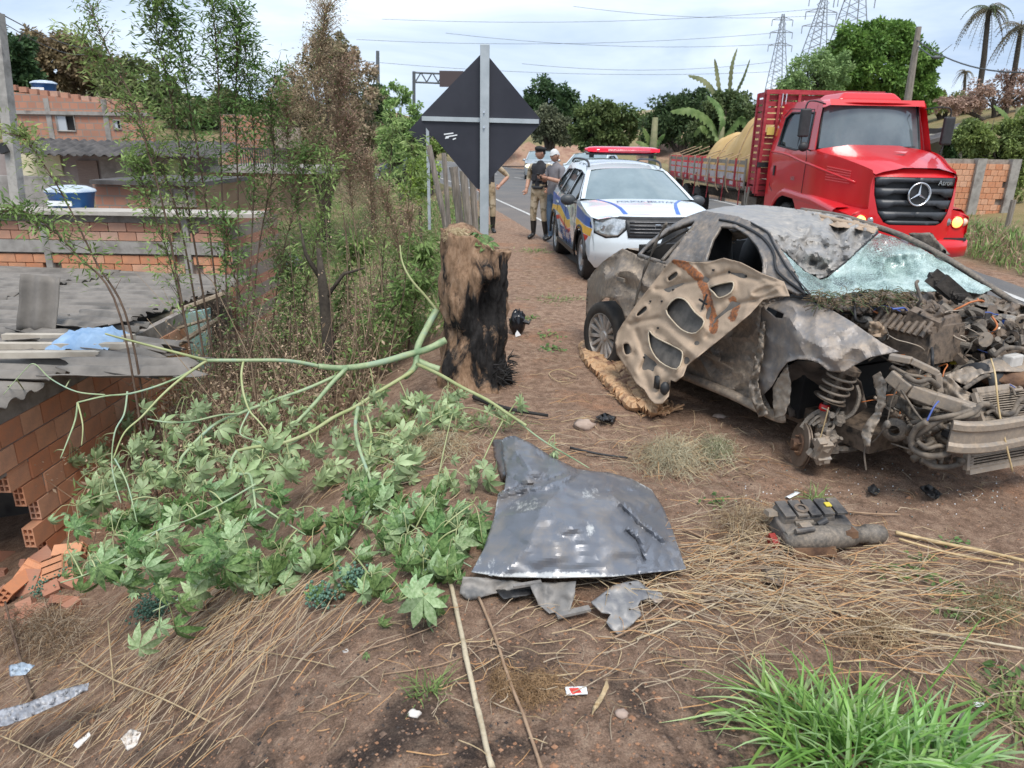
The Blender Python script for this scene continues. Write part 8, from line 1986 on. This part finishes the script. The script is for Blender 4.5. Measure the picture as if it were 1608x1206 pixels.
# palms
def palm(label,top,base,Y,r_,L_,dry=.5,n=26):
    A=gy(*base,Y); T_=gy(*top,Y); root=thing('palm_tree',label,'palm',tuple(A)); mb=MB(); mb.tube([V((0,0,-2)),V((0,0,0)),(T_-A)*.5+V((.1,0,0)),T_-A],[r_*1.2,r_*1.1,r_,r_*.8],8); mb.build('trunk',[MATS['dark_bark']],root,True)
    c=T_-A
    for k in range(n):
        a=2*PI*k/n+R.uniform(-.1,.1); up_=R.uniform(-.7,.95); d=V((math.cos(a),math.sin(a),0)); mb=MB(); P=[]
        for j in range(9):
            t_=j/8; P.append(c+d*L_*t_*(1-.25*t_)+V((0,0,L_*(up_*t_*.7-.85*t_*t_))))
        mb.tube(P,[.04*(1-.7*j/8) for j in range(9)],3,cap=False)
        for j in range(1,9):
            for s_ in (-1,1):
                for u in (0,.5):
                    p=P[j-1].lerp(P[j],u); sd=d.cross(V((0,0,1)))*s_; mb.leaf(p,(sd+d*.5+V((0,0,-.55))).normalized(),L_*.26*(1.1-j/10),L_*.035,V((0,0,1)),0)
        mb.build('frond',[leafm('palm_dry',(.13,.12,.08),(.22,.19,.13),2,.2) if up_<.0 or R.random()<dry else leafm('palm_green',(.07,.10,.045),(.13,.16,.07),2,.2)],root)
palm('tall palm with drooping crown at the top right',(1553,12),(1533,172),58,.20,2.3)
palm('palm cut by the right edge of the photo',(1604,40),(1578,180),52,.17,2.0,.8)
palm('small distant palm left of the tall one',(1516,112),(1511,160),92,.18,1.5,.9,18)
# banana plants
BNL=leafm('banana_leaf',(.10,.17,.05),(.20,.28,.10),4,.35); BNB=leafm('torn_banana_leaf',(.12,.15,.07),(.22,.24,.12),1.5,.3)
def banana(label,base,Y,fr,mt=0,w_=.5):
    B=gy(*base,Y); root=thing('banana_plant',label,'banana plant',tuple(B)); mb=MB(); mb.tube([V((0,0,-1)),V((0,0,0)),V((0,0,1.2))],[.16,.14,.10],8); mb.build('stalk',[mk('banana_stalk',(.12,.14,.06),(.22,.20,.11),6,.7)],root,True)
    for (pts,ww) in fr:
        P=crv([tuple(gy(x,y,Y+R.uniform(-.3,.3))-B) for x,y in pts],9); k=len(P)-1; mb=MB(); rows=[]
        for j,p in enumerate(P):
            t_=j/k; d=(P[min(j+1,k)]-P[max(j-1,0)]).normalized(); sd=d.cross(V((0,-1,.0))).normalized(); sd=(sd+V((0,.6,0))).normalized()
            ww_=ww*w_*math.sin(PI*min(1,.08+t_*.92))**.6*(1+.12*pn(j*1.7,ww*9,0))*(1 if j%2 else .62); rows.append([p-sd*ww_+V((0,0,-ww_*.6)),p-sd*ww_*.5,p,p+sd*ww_*.5,p+sd*ww_+V((0,0,-ww_*.6))])
        mb.grid(rows); mb.build('leaf',[BNB if mt else BNL],root,True)
banana('tall banana plant with torn upright leaves above the lorry bed',(1140,215),31,[([(1140,205),(1125,150),(1105,125),(1080,118)],.42),([(1140,205),(1130,140),(1125,105),(1122,92)],.35),([(1142,205),(1146,140),(1150,100),(1158,75)],.35),([(1142,205),(1155,150),(1168,120),(1178,92)],.25),([(1140,205),(1155,170),(1175,165),(1182,190)],.4)],1,.40)
banana('spreading banana plant with broad bright leaves over the bank',(1130,235),29,[([(1130,225),(1115,190),(1085,172),(1052,175)],.5),([(1130,225),(1135,190),(1128,165),(1110,150)],.45),([(1132,225),(1150,200),(1165,185),(1172,205)],.45),([(1130,225),(1112,205),(1100,200),(1090,215)],.4)],0,.42)
banana('small bright banana clump behind the police car roof',(1025,240),27,[([(1025,235),(1018,215),(1010,200)],.4),([(1025,235),(1028,212),(1030,192)],.4),([(1026,235),(1036,218),(1044,210)],.35),([(1024,235),(1010,225),(998,222)],.3)],0,.36)
banana('banana plant at the right edge above the shrubs',(1590,215),33,[([(1590,205),(1580,180),(1560,165)],.4),([(1590,205),(1600,175),(1620,160)],.4)],0,.42)
# right-hand verge grass and foreground bank growth
rg=MB()
for k in range(5200):
    y=R.uniform(12,27); x=ex(REDGE_R,y)+.7+abs(R.gauss(0,1.9)); z=hgt(x,y); h_=R.uniform(.15,.5)
    d=V((R.gauss(0,.35),R.gauss(0,.3),1)).normalized(); rg.leaf(V((x,y,z)),d,h_,.03,V((R.gauss(0,.5),-1,0)),R.choice((0,1,1,2,2)),.25)
    if k%3==0: rg.leaf(V((x,y,z+h_*.6)),V((R.gauss(0,1),R.gauss(0,1),.2)).normalized(),.12,.05,None,R.choice((0,1)),.1)
stuff(tag(rg.build('roadside_grass',[LG,LG2,DRYM]),'green and dry grass on the far side of the road beside the lorry','grass'))
# red earth cutting behind the lorry bed
rows=[]
for i in range(10):
    rr_=[]
    for j in range(40):
        p=gy(1000+6*j,262-i*4.6-6*math.sin(j*.22)-(8 if 8<j<26 else 0)*i/9,33+i*.35); rr_.append(p+V((0,.5*pn(j*.5,i*.5,0),.25*pn(j*.4,i*.7,4))))
    rows.append(rr_)
mb=MB(); mb.grid(rows); struct(mb.build('earth_bank',[mk('red_earth',(.24,.13,.09),(.36,.23,.16),1.2,.95,bmp=.6,bscale=8,c3=(.12,.11,.05),lo=.35,hi=.75)],smooth=True))
rows=[]
for i in range(6):
    rows.append([gy(740+6*j,258-i*6,66+i*.6)+V((0,0,.5*pn(j*.3,i,0))) for j in range(32)])
mb=MB(); mb.grid(rows); struct(mb.build('earth_bank',[MATS['red_earth']],smooth=True))
wl=thing('brick_wall','orange brick boundary wall with concrete columns at the right beyond the road','wall',tuple(gy(1540,318,25)))
wi=V(wl.location); YW=25; xa=gy(1440,290,YW).x; xb=gy(1580,290,YW).x; za=gy(1540,320,YW).z-.6; zb_=gy(1540,250,YW).z
mb=MB(); mb.box(V(((xa+xb)/2,YW+.14,(za+zb_)/2))-wi,(xb-xa,.10,zb_-za)); mb.build('mortar_bed',[MORT],wl)
brickwall(wl,(xa,YW,za),(1,0,0),(0,-1,0),xb-xa,zb_-za,.24,.19,BR1,290,lambda cx,cz: R.random()>.015,None,wi)
for px in (1444,1532,1586):
    mb=MB(); x=gy(px,290,YW).x; mb.box(V((x,YW+.02,(za+zb_)/2))-wi,(.30,.26,zb_-za+.04)); mb.build('concrete_column',[PLAST],wl)
sh=thing('shed','open roadside shed with dark sheet roof and pale wall beyond the brick wall','shed',tuple(gy(1490,250,31))); si=V(sh.location)
mb=MB(); a,b=gy(1440,262,31),gy(1508,205,31); mb.box(V(((a.x+b.x)/2,31,(a.z+b.z)/2-.3))-si,(b.x-a.x,.15,b.z-a.z+.3)); mb.build('wall',[mk('pale_shed_wall',(.33,.32,.26),(.45,.43,.36),2,.9)],sh)
mb=MB(); mb.add([gy(1430,228,29.5)-si,gy(1532,200,29.5)-si,gy(1532,187,32.5)-si,gy(1430,212,32.5)-si],[(0,1,2,3)]); smoothmod(mb.build('roof',[DARKR],sh),solid=.15)
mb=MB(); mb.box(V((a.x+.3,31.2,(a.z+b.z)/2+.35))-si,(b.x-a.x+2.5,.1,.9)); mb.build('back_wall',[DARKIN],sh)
mb=MB(); mb.bar(gy(1512,205,29.6)-si,gy(1506,250,29.6)-si,.12,.12); mb.build('post',[FW],sh)
fp=thing('fence_post','short grey wooden post standing in the grass at the right edge','fence post',tuple(gy(1583,350,17))); mb=MB(); mb.tube([V((0,0,-.3)),gy(1592,314,17)-V(fp.location)],.06,8); mb.build('timber',[FW],fp)
# pylons and wires
PYM=mk('pylon_steel',(.22,.24,.27),rough=.6)
def pylon(label,cx,ytop,ybot,Y,wb,wt,lean=0):
    B=gy(cx-lean,ybot,Y); T_=gy(cx,ytop,Y); root=thing('power_pylon',label,'pylon',tuple(B)); mb=MB(); k=Y/F; Hh=(T_-B).length
    up_=(T_-B); r_=.16 if Y>200 else .12
    def P(t_,s_,q_): w_=(wb+(wt-wb)*min(1,t_*1.35))*k; return up_*t_+V((s_*w_/2,q_*w_/2,0))
    n=11
    for s_ in (-1,1):
        for q_ in (-1,1): mb.tube([P(0,s_,q_),P(.74,s_,q_),P(1,s_*.3,q_*.3)],r_,4)
    for i in range(n):
        t0,t1=i/n*.96,(i+1)/n*.96
        for q_ in (-1,1): mb.tube([P(t0,-1,q_),P(t1,1,q_)],r_*.6,3); mb.tube([P(t0,1,q_),P(t1,-1,q_)],r_*.6,3)
    for t_ in (.62,.78,.93):
        w_=wb*.72*k*(1.15-t_*.4); c=up_*t_; mb.tube([c-V((w_,0,0)),c+V((0,0,1.2)),c+V((w_,0,0))],r_*.7,4); mb.tube([c-V((w_,0,0)),c+V((w_,0,0))],r_*.7,4)
        for s_ in (-1,1): mb.tube([c+V((s_*w_,0,0)),c+V((s_*w_,0,-2.2))],r_*.9,4)
    stuff(mb.build('lattice',[PYM],root))
pylon('leftmost and lowest of the three lattice pylons on the skyline',1230,22,150,300,26,8,12)
pylon('middle lattice pylon cut by the top edge',1296,-12,125,250,36,12,26)
pylon('right lattice pylon behind the mango tree top',1352,-60,90,220,44,16,24)
k=0
for (a,b,lab) in (((560,62),(1235,50),'lowest of the long power cables above the diamond sign'),((600,30),(1300,12),'power cable crossing above the sign near the top'),((700,52),(1236,68),'power cable running to the leftmost pylon lower arm'),((820,100),(1222,96),'faint low cable between the sign and the leftmost pylon'),((560,95),(1225,112),'lowest faint cable above the round dark tree'),((900,10),(1340,20),'cable to the right pylon near the top edge')):
    wire(lab,sagw(gy(*a,210),gy(*b,230),2.0),.045,'power_cable')
wire('service wire from the utility pole toward the right edge',sagw(gy(1438,62,38),gy(1640,112,30),.5),.03)
lp=thing('street_lamp','small street lamp arm beside the mango tree at the right','street lamp',tuple(gy(1466,150,36))); li=V(lp.location)
mb=MB(); mb.tube([gy(1440,72,38)-li,gy(1468,92,36)-li],.03,5); mb.build('arm',[GM],lp); mb=MB(); mb.ball(gy(1471,90,36)-li,(.22,.1,.08),8); mb.build('lamp_head',[GM],lp,True)
# ================= litter, straw, clods on the ground =================
STR=[mk('straw_gold',(.33,.245,.14),(.50,.38,.23),20,.9),mk('grey_straw',(.27,.21,.145),(.40,.32,.23),20,.9),mk('brown_straw',(.16,.10,.055),(.29,.19,.11),20,.9),mk('orange_straw',(.36,.19,.08),(.46,.27,.13),20,.9)]
def stick(label,pts,r0,r1,mat,lift=.015,name='dry_stalk',cat='stalk',group='dry stalks lying on the verge',n=6):
    P=[]
    for px,py,*u in pts:
        q=gf(px,py); q.z+=lift+r0+(u[0] if u else 0); 
        if u: q=gz(px,py,q.z)
        P.append(q)
    b=P[0].copy(); C_=[p-b for p in crv([tuple(p) for p in P],4)]; k=len(C_)-1
    o=thing(name,label,cat,tuple(b),0,group); mb=MB(); mb.tube([p+V((.003*pn(i,b.x*9),0,0)) for i,p in enumerate(C_)],[(r0+(r1-r0)*i/k)*(1.12 if i%4==0 else 1) for i in range(k+1)],n); mb.build('cane',[mat],o,True)
    return o
CANE=mk('pale_cane',(.36,.29,.19),(.52,.44,.31),14,.75,c3=(.24,.18,.12),lo=.35,hi=.7,bmp=.2)
CANEB=mk('brown_cane',(.24,.15,.09),(.38,.26,.17),14,.8)
stick('thickest pale cane pointing from the loose panel to the bottom edge',[(706,916),(716,960),(732,1040),(752,1130),(772,1215)],.010,.0095,CANE,n=8)
stick('thinner brown cane right of the thick pale one',[(752,945),(775,1000),(798,1070),(825,1140),(850,1215)],.0065,.006,CANEB)
stick('straw stalk crossing the bottom left, kinked at its middle',[(118,1035,.10),(180,1068,.08),(250,1095,.05),(332,1138)],.004,.003,STR[0])
stick('long straw stalk from the left edge along the slope',[(0,1155,.05),(60,1180,.05),(115,1206,.03)],.0035,.003,STR[0])
stick('upright broken straw stalk in the bottom left',[(170,975,.18),(175,1040,.10),(180,1100,.0)],.0045,.003,STR[0])
stick('brown twig standing at the left edge',[(8,945,.26),(22,1000,.14),(50,1095,.0)],.006,.009,STEMB)
stick('straight stalk on bare dirt pointing right in the lower left',[(318,1021),(360,1023),(430,1030),(500,1046),(525,1053)],.0028,.002,STR[0])
stick('forked straw bundle above the lower-left dirt',[(300,985),(370,965),(430,945),(490,930),(590,912)],.004,.003,STR[0])
stick('dark wet-looking stick along the slope edge under the leaves',[(262,1010),(300,975),(350,925),(380,905)],.012,.008,STEMB)
stick('grey-brown stalk from the loose panel to the right edge, upper',[(1070,835),(1150,868),(1250,892),(1400,905),(1608,910)],.006,.004,CANEB)
stick('reddish stalk crossing below the broken unit',[(1085,905),(1200,865),(1228,868),(1150,920),(1060,960),(960,1010)],.0055,.004,CANEB)
stick('long pale stalk running to the right edge below the dry grass',[(1150,918),(1250,945),(1350,978),(1470,1002),(1608,1026)],.0055,.005,CANE)
stick('second long stalk parallel to the pale one, slightly lower',[(1180,940),(1280,972),(1370,1000),(1430,1012),(1600,1030)],.0045,.004,CANEB)
stick('diagonal stalk from the straw heap to the bottom right',[(1245,900),(1330,980),(1400,1040),(1480,1090),(1608,1165)],.0038,.003,CANEB)
stick('thick yellow split cane at the right edge',[(1405,843),(1470,858),(1540,872),(1608,888)],.010,.008,MATS['straw'])
stick('thinner yellow cane just under the thick split one',[(1410,852),(1480,872),(1540,885),(1590,893)],.006,.005,MATS['straw'])
stick('short stalk lying above the split canes',[(1325,808),(1370,812),(1412,813)],.005,.004,CANEB)
stick('curled pale root on the bare dirt behind the loose panel',[(905,590,.01),(880,580,.02),(868,560,.02),(893,540,.02),(866,575,.0)][:2]+[(862,590),(875,602),(890,603)],.005,.003,STR[0])
stick('charred black branch on the ground behind the loose panel',[(745,630),(775,643),(810,652),(860,660)],.022,.010,MATS['char'],name='charred_branch',cat='branch',group=None)
stick('thin black rod lying in straw right of the loose panel top',[(895,708),(940,718),(985,724)],.008,.006,BLACK,name='black_rod',cat='rod',group=None)
stick('stalk leaning from the panel corner to the lower right straw',[(1000,1010),(1060,985),(1150,940),(1240,895)],.004,.003,CANE)
stick('thin forked stem lying on burnt soil at centre bottom',[(560,1030),(620,1012),(680,990),(700,975)],.0028,.002,CANEB)
stick('fine stalk crossing the thick cane',[(600,1065),(690,1050),(770,1020),(880,975)],.0025,.002,CANEB)
# scattered straw
sw=MB()
def straw(px,py,ang=None,L_=None,r_=None,lift=.012,mt=None,base=None,k=3):
    q=base or gf(px,py); a=R.uniform(0,2*PI) if ang is None else R.gauss(*ang); L_=L_ or R.uniform(.06,.25); d=V((math.cos(a),math.sin(a),0)); pts=[]
    bend=R.gauss(0,.5); l0=R.uniform(0,lift); l1=R.uniform(0,lift*2.5)
    for i in range(k+1):
        t_=i/k; dd=V((math.cos(a+bend*t_),math.sin(a+bend*t_),0)); p=q+dd*L_*(t_-.5); p.z=hgt(p.x,p.y)+.006+l0+(l1-l0)*t_+lift*.8*math.sin(t_*PI)*R.random(); pts.append(p)
    r_=r_ or R.uniform(.0010,.0024); sw.tube(pts,[r_,r_,r_*.9,r_*.6][:k+1],3,R.choice((0,0,1,1,2,3)) if mt is None else mt,cap=False)
REG_=[ # cx,cy,sx,sy,n,angle(mean,sd) in world,length
 (1120,880,120,45,950,(-.1,.7),(.08,.42)),(1230,930,170,45,850,(-.35,.5),(.12,.5)),(1450,930,140,40,520,(-.2,.6),(.08,.4)),(1060,720,60,28,520,None,(.05,.22)),(1130,730,60,30,420,None,(.05,.22)),
 (640,720,70,25,520,(.5,.8),(.06,.25)),(560,760,90,30,300,None,(.06,.25)),(380,960,130,40,600,(.9,.6),(.10,.5)),(300,1030,130,60,520,(.9,.6),(.10,.5)),(150,1130,140,70,640,(.85,.6),(.08,.45)),(60,1010,80,60,520,None,(.06,.3)),
 (900,690,90,40,360,(-.3,.6),(.06,.3)),(1300,1000,200,60,620,(-.4,.6),(.06,.35)),(1500,1050,120,70,420,None,(.05,.28)),(560,1060,300,90,300,None,(.04,.18)),(900,1080,260,90,280,None,(.04,.16)),(1000,1010,160,50,260,(.3,.5),(.06,.3)),
 (1200,640,250,60,260,None,(.04,.15)),(830,500,60,80,300,None,(.05,.2)),(860,420,30,30,180,None,(.05,.2)),(700,660,120,40,260,None,(.05,.2)),(1450,780,150,60,300,None,(.03,.14)),(870,560,60,50,160,None,(.05,.2)),(420,840,200,80,420,(.8,.5),(.08,.35)),(1150,600,60,40,100,None,(.05,.15))]
for cx,cy,sx_,sy_,n,an,(l0,l1) in REG_:
    for _ in range(int(n*.30)):
        px=R.gauss(cx,sx_*.85); py=min(1230,R.gauss(cy,sy_*.85))
        if py<395: continue
        straw(px,py,an,R.uniform(l0,l1)*(.8 if R.random()<.5 else 1),lift=.03 if n>500 else .012)
stuff(tag(sw.build('straw_litter',STR),'dry straw and broken stems scattered over the dirt verge','straw'))
# heaps of finer hay
def heap(label,cx,cy,sx_,sy_,n,hh,mats,l=(.03,.10),r_=.0011,name='dry_grass_tuft'):
    mb=MB(); b=gf(cx,cy)
    for _ in range(n):
        px=R.gauss(cx,sx_*.5); py=R.gauss(cy,sy_*.5); q=gf(px,py); k=math.exp(-(((px-cx)/sx_)**2+((py-cy)/sy_)**2)); q.z+=R.random()*hh*k
        d=V((R.gauss(0,1),R.gauss(0,1),R.gauss(.25,.5))).normalized(); L_=R.uniform(*l); e=q+d*L_; e.z=max(e.z-.3*L_,hgt(e.x,e.y)+.004); mid=q.lerp(e,.5)+V((0,0,.25*L_)); mb.tube([q-b,mid-b,e-b],[r_,r_,r_*.6],3,R.randrange(len(mats)),cap=False)
    o=mb.build(name,mats); o.location=b; return stuff(tag(o,label,'dry grass'))
HAYG=mk('greyish_hay',(.30,.27,.18),(.46,.42,.29),20,.9); HAYO=mk('green_hay',(.14,.16,.08),(.24,.25,.13),20,.9); FZ=mk('brown_fuzz',(.22,.13,.06),(.36,.23,.12),20,.9)
heap('pale hay tuft on the dirt between the loose panel and wrecked car',1055,725,48,26,1300,.11,[HAYG,HAYG,STR[0]],(.06,.17))
heap('greener tuft at the right end of the pale hay',1125,712,26,20,500,.08,[HAYO,HAYG],(.05,.13))
heap('straw-coloured tuft left of the loose panel tip',690,705,42,20,800,.08,[STR[0],HAYG,STR[2]],(.06,.16))
heap('brown fuzzy dead weed beside the two canes',845,1085,45,28,1300,.035,[FZ,FZ,STR[2]],(.015,.045),.0009)
heap('brown fuzzy patch left of the thin cane',790,1075,25,30,700,.03,[FZ,STR[2]],(.015,.04),.0009)
heap('hay spilling around the broken unit',1170,830,45,30,700,.06,[STR[0],STR[1],STR[2]],(.06,.18))
heap('brown dead weed patch at the right edge',1560,960,60,40,1100,.06,[FZ,STR[2],HAYO],(.02,.07),.0010)
heap('brown dead weed patch below the canes on the right',1380,1000,70,35,900,.05,[FZ,STR[2],STR[0]],(.02,.08),.0010)
heap('dry brush on the rubble slope at the left edge',70,990,70,40,1200,.14,[STR[1],STR[2],STEMB],(.06,.22),.0014)
heap('brown dry weed heap over the wall top near the blue cloth',140,600,60,26,1100,.14,[FZ,STR[2],DRYM],(.03,.10),.0013) if 0 else None
# weeds and small green things
def tuft(label,px,py,n,L_,mats,spread=.05,w_=.006,up_=1.0,name='grass_clump',cat='grass clump',arch=1.0,b=None,seg=5):
    b=b or gf(px,py); mb=MB()
    for k in range(n):
        a=R.uniform(0,2*PI); o_=V((R.gauss(0,spread),R.gauss(0,spread*.8),0)); p=b+o_; p.z=hgt(p.x,p.y)-.01; d=V((math.cos(a),math.sin(a),0))*R.uniform(.15,1.0); d=(d+o_.normalized()*.5 if o_.length>0 else d); l_=L_*R.uniform(.5,1.15); ww=w_*R.uniform(.7,1.3)
        P=[]; 
        for i in range(seg+1):
            t_=i/seg; q=p+d*l_*t_*(.5+.45*t_)+V((0,0,l_*up_*(t_*1.0-arch*.75*t_*t_*min(1.3,d.length)))); q.z=max(q.z,hgt(q.x,q.y)+.008); P.append(q)
        sd=V((-d.y,d.x,0)); sd=sd.normalized() if sd.length>.01 else V((1,0,0)); rows=[]
        for i,q in enumerate(P):
            t_=i/seg; x=ww*(1-t_**2.2)+.0004; rows.append([q-sd*x-b,q+V((0,0,-x*.45))-b,q+sd*x-b])
        c0=len(mb.f); mb.grid(rows,R.randrange(len(mats)))
    o=mb.build(name,mats,None,True); o.location=b; return stuff(tag(o,label,cat))
GB=leafm('fresh_grass_blade',(.13,.27,.05),(.27,.46,.13),6,.4,.4); GB2=leafm('pale_grass_blade',(.27,.43,.17),(.42,.56,.28),6,.4,.4)
b0=gf(1345,1185)
tuft('big bright green grass clump in the bottom right foreground',1345,1185,330,.33,[GB,GB,GB2,GB],.11,.0060,.72,arch=.95,b=b0)
tuft('left part of the green grass clump spreading toward the centre',1240,1130,80,.27,[GB,GB2],.07,.0062,.65,arch=.95)
tuft('right part of the green grass clump at the bottom edge',1470,1200,100,.29,[GB,GB2,GB],.08,.0070,.7,arch=.9)
sk_=[(1400,1150,.0),(1440,1105,.10),(1490,1045,.22),(1530,985,.33),(1545,970,.37)]
stick('long green seed stalk leaning right out of the grass clump',sk_,.004,.002,GB,0,'grass_stalk','grass stalk',None)
tuft('small green weed clump on burnt soil left of the canes',672,1085,60,.10,[LG,LG2],.035,.0022,.9,arch=.7)
tuft('small grass tuft at the stump foot, left',648,660,90,.16,[LG,LG2],.07,.003,.8)
tuft('grass tuft on the verge beside the officers',840,395,80,.14,[LG2,LG],.15,.006,.8)
tuft('low grass patch between stump and police car',872,470,120,.15,[LG2,LG,HAYO],.16,.004,.5)
tuft('grass tuft at the right bottom corner',1595,1120,90,.16,[LG,LG2],.06,.004,.6)
tuft('greenish grass patch behind the loose panel tip',770,665,140,.13,[LG,LG2,HAYO],.12,.003,.6)
tuft('thin green blades under the broken unit top',1280,785,30,.14,[LG2],.03,.003,.9)
tuft('tall pale reed tuft left of the stump',597,560,40,.55,[leafm('pale_reed',(.25,.30,.13),(.40,.42,.22),4,.3)],.03,.006,1.0,arch=.3)
# wilted sprigs on the right
for k,(px,py,s_,lab) in enumerate(((1400,900,.045,'wilted green sprig right of the broken unit'),(1425,905,.045,'second wilted sprig beside the first one'),(1487,930,.055,'largest wilted sprig in front of the yellow canes'),(1450,880,.035,'small wilted sprig by the yellow canes'),(1500,965,.04,'sprig in brown weeds near the right edge'),(1555,955,.04,'wilted sprig close to the right edge'),(1582,1065,.05,'green leaves at the right edge above the corner tuft'),(1500,855,.035,'sprig behind the yellow canes'),(870,550,.07,'broken leafy twig on dirt right of the stump'),(862,528,.06,'upper leafy twig right of the stump'),(1130,790,.04,'green sprig in the straw right of the loose panel'),(835,500,.05,'tiny green leaf pair on dirt near the plastic bag'),(610,725,.06,'dark wilted leaves in the straw left of the panel'))):
    b=gf(px,py); mb=MB()
    for i in range(26):
        q=V((R.gauss(0,s_*1.1),R.gauss(0,s_*.9),abs(R.gauss(0,s_*.35))+.01)); mb.leaf(q,V((R.gauss(0,1),R.gauss(-.3,1),R.gauss(-.1,.3))).normalized(),s_*R.uniform(.6,1.1),s_*.42,V((R.gauss(0,.5),-.4,1)),R.randrange(2),.25)
    for i in range(4): mb.tube([V((0,0,.01)),V((R.gauss(0,s_),R.gauss(0,s_),.02))],.0015,3,2,cap=False)
    o=mb.build('wilted_sprig',[LG,LEAFG,STEMB]); o.location=b; stuff(o); tag(o,lab,'sprig')
# clods, pebbles, charcoal
cl=MB(); SOILC=[mk('clod_brown',(.12,.08,.058),(.22,.15,.11),30,.95),mk('clod_orange',(.26,.13,.07),(.36,.2,.12),30,.95),mk('clod_dark',(.03,.025,.024),(.07,.055,.048),30,.95),mk('clod_pale',(.30,.24,.19),(.42,.35,.29),30,.95)]
for k in range(14000):
    if k<9000: px=R.uniform(-20,1628); py=603+R.random()**.7*620
    else: px=R.uniform(760,1608); py=R.uniform(400,800)
    q=gf(px,py); 
    if q.y>11: continue
    s_=R.uniform(.003,.009)*(2.2 if R.random()<.03 else 1); m_=R.choice((0,0,0,1,1,2)) if py>900 and px<1100 else R.choice((0,0,0,1,0))
    a=[V((R.uniform(.6,1.2)*s_*x,R.uniform(.6,1.2)*s_*y,R.uniform(.5,1.0)*s_*z)) for x,y,z in ((1,0,0),(-1,0,0),(0,1,0),(0,-1,0),(0,0,1))]
    cl.add([p+q for p in a],[(0,2,4),(2,1,4),(1,3,4),(3,0,4)],m_)
stuff(tag(cl.build('clods',SOILC),'small clods, grit and charcoal crumbs strewn over the bare dirt','clods'))
def rock(label,px,py,r,mt,seed,name='stone',cat='stone',fl_=.6):
    q=gf(px,py); mb=MB(); mb.ball((0,0,r*fl_*.5),(r,r*.8,r*fl_),12,nz=.45,seed=seed); o=mb.build(name,[mt],None,True); o.location=q; return tag(o,label,cat)
STN=mk('pink_stone',(.34,.25,.20),(.46,.36,.30),9,.9,bmp=.4); STW=mk('white_lump',(.55,.50,.45),(.70,.66,.62),12,.9,bmp=.3); STO=mk('orange_clay_lump',(.42,.19,.10),(.52,.27,.15),9,.95,bmp=.4)
rock('rounded pinkish stone on the dirt between the panel and bonnet',917,672,.072,STN,3)
rock('white lump on burnt soil right of the small weed',651,1123,.022,STW,5); rock('pale lump near the bottom right of the canes',975,1124,.024,STN,8)
rock('orange clay block at the base of the stump',738,592,.13,STO,11,fl_=.5)
rock('brown rock showing through the brush left of the stump',548,537,.16,STO,17); rock('small white lump left of the weed clump',543,1023,.012,STW,21); rock('flat pinkish stone behind the plank',1130,655,.05,STN,24,fl_=.3)
def flat(name,label,cat,poly,mats,lift=.012,crump=.01,solid=.002,step=4,regs=()):
    o=sheet(name,poly,lambda x,y:(lambda q:gz(x,y,hgt(q.x,q.y)+lift+crump*abs(pn(x,y,1,.13))*2))(gz(x,y,0)),mats,step=step,regions=regs,rag=.3); smoothmod(o,solid=solid); return tag(o,label,cat)
flat('candy_wrapper','small red and white wrapper on burnt dirt near the canes','wrapper',[(887,1079),(921,1078),(923,1090),(890,1092)],[WHITE,REDV],regs=[([(893,1081),(908,1080),(914,1088),(898,1090)],1)],step=3)
flat('dry_leaf','curled yellow dry leaf standing on dirt right of the wrapper','leaf',[(953,1065),(956,1080),(945,1102),(928,1125),(932,1108),(944,1088)],[STR[0]],.02,.02)
flat('plastic_scrap','white plastic scrap at the right edge of the dirt','scrap',[(1526,1101),(1545,1104),(1546,1111),(1530,1110)],[WHITE])
flat('plastic_shard','dark blue-grey plastic shard near the bottom right corner','shard',[(1505,1120),(1515,1115),(1524,1135),(1522,1150),(1508,1145)],[WFEN],.02,.03)
flat('plastic_shard','black shard on the dirt in front of the wreck nose','shard',[(1362,765),(1372,760),(1382,772),(1376,777),(1364,773)],[BLACK],.01,.03)
flat('plastic_shard','black torn shards under the wreck front corner','shard',[(1444,765),(1458,760),(1480,775),(1470,785),(1455,778)],[BLACK],.01,.05)
flat('plastic_shard','pale plastic splinter on dirt above the broken unit','shard',[(1234,780),(1250,772),(1257,774),(1240,783)],[WHITE],.01,.01)
flat('metal_scrap','torn black sheet scrap beside the rounded stone','scrap',[(935,655),(950,648),(968,655),(965,663),(948,662)],[BLACK],.01,.08)
flat('metal_scrap','dark scrap in the straw below the broken unit','scrap',[(1195,895),(1215,890),(1235,905),(1225,922),(1205,915)],[GREASE],.01,.04)
flat('plastic_film','grey crumpled plastic strip on the bottom-left slope','plastic',[(-10,1117),(40,1105),(90,1085),(140,1072),(138,1084),(100,1103),(50,1125),(10,1140),(-10,1142)],[mk('grey_film',(.24,.25,.28),(.42,.43,.46),9,.35)],.03,.05)
flat('plastic_film','pale blue clear scrap at the left edge slope','plastic',[(14,1045),(35,1040),(55,1045),(40,1060),(16,1062)],[mk('bluish_film',(.35,.42,.50),rough=.3)],.02,.05)
flat('paper_scrap','small white scrap in the straw on the lower left','paper',[(190,1160),(205,1145),(222,1150),(215,1170),(200,1180)],[STW],.03,.05)
flat('paper_scrap','thin white strip in the bottom-left straw','paper',[(115,1170),(140,1150),(143,1155),(122,1176)],[STW],.03,.03)
# glass crumbs round the wreck
gc=MB()
for k in range(260):
    px=R.uniform(1150,1620); py=R.gauss(770,35)
    if py<725 : continue
    q=gf(px,py); s_=R.uniform(.0025,.006); gc.box(q+V((0,0,s_*.5)),(s_,s_,s_),R.random()*3,R.randrange(3))
stuff(tag(gc.build('glass_crumbs',[GLASSX,WHITE,BLACK]),'crumbs of glass and plastic scattered on the dirt before the wreck','glass crumbs'))

for n_ in ('pulley','reinforcement','loose_cable','lamp_remnant','yellow_cap','door_trim_strip','beam_hole','door_handle','end_wall','blue_connector','clip'): explode(n_)
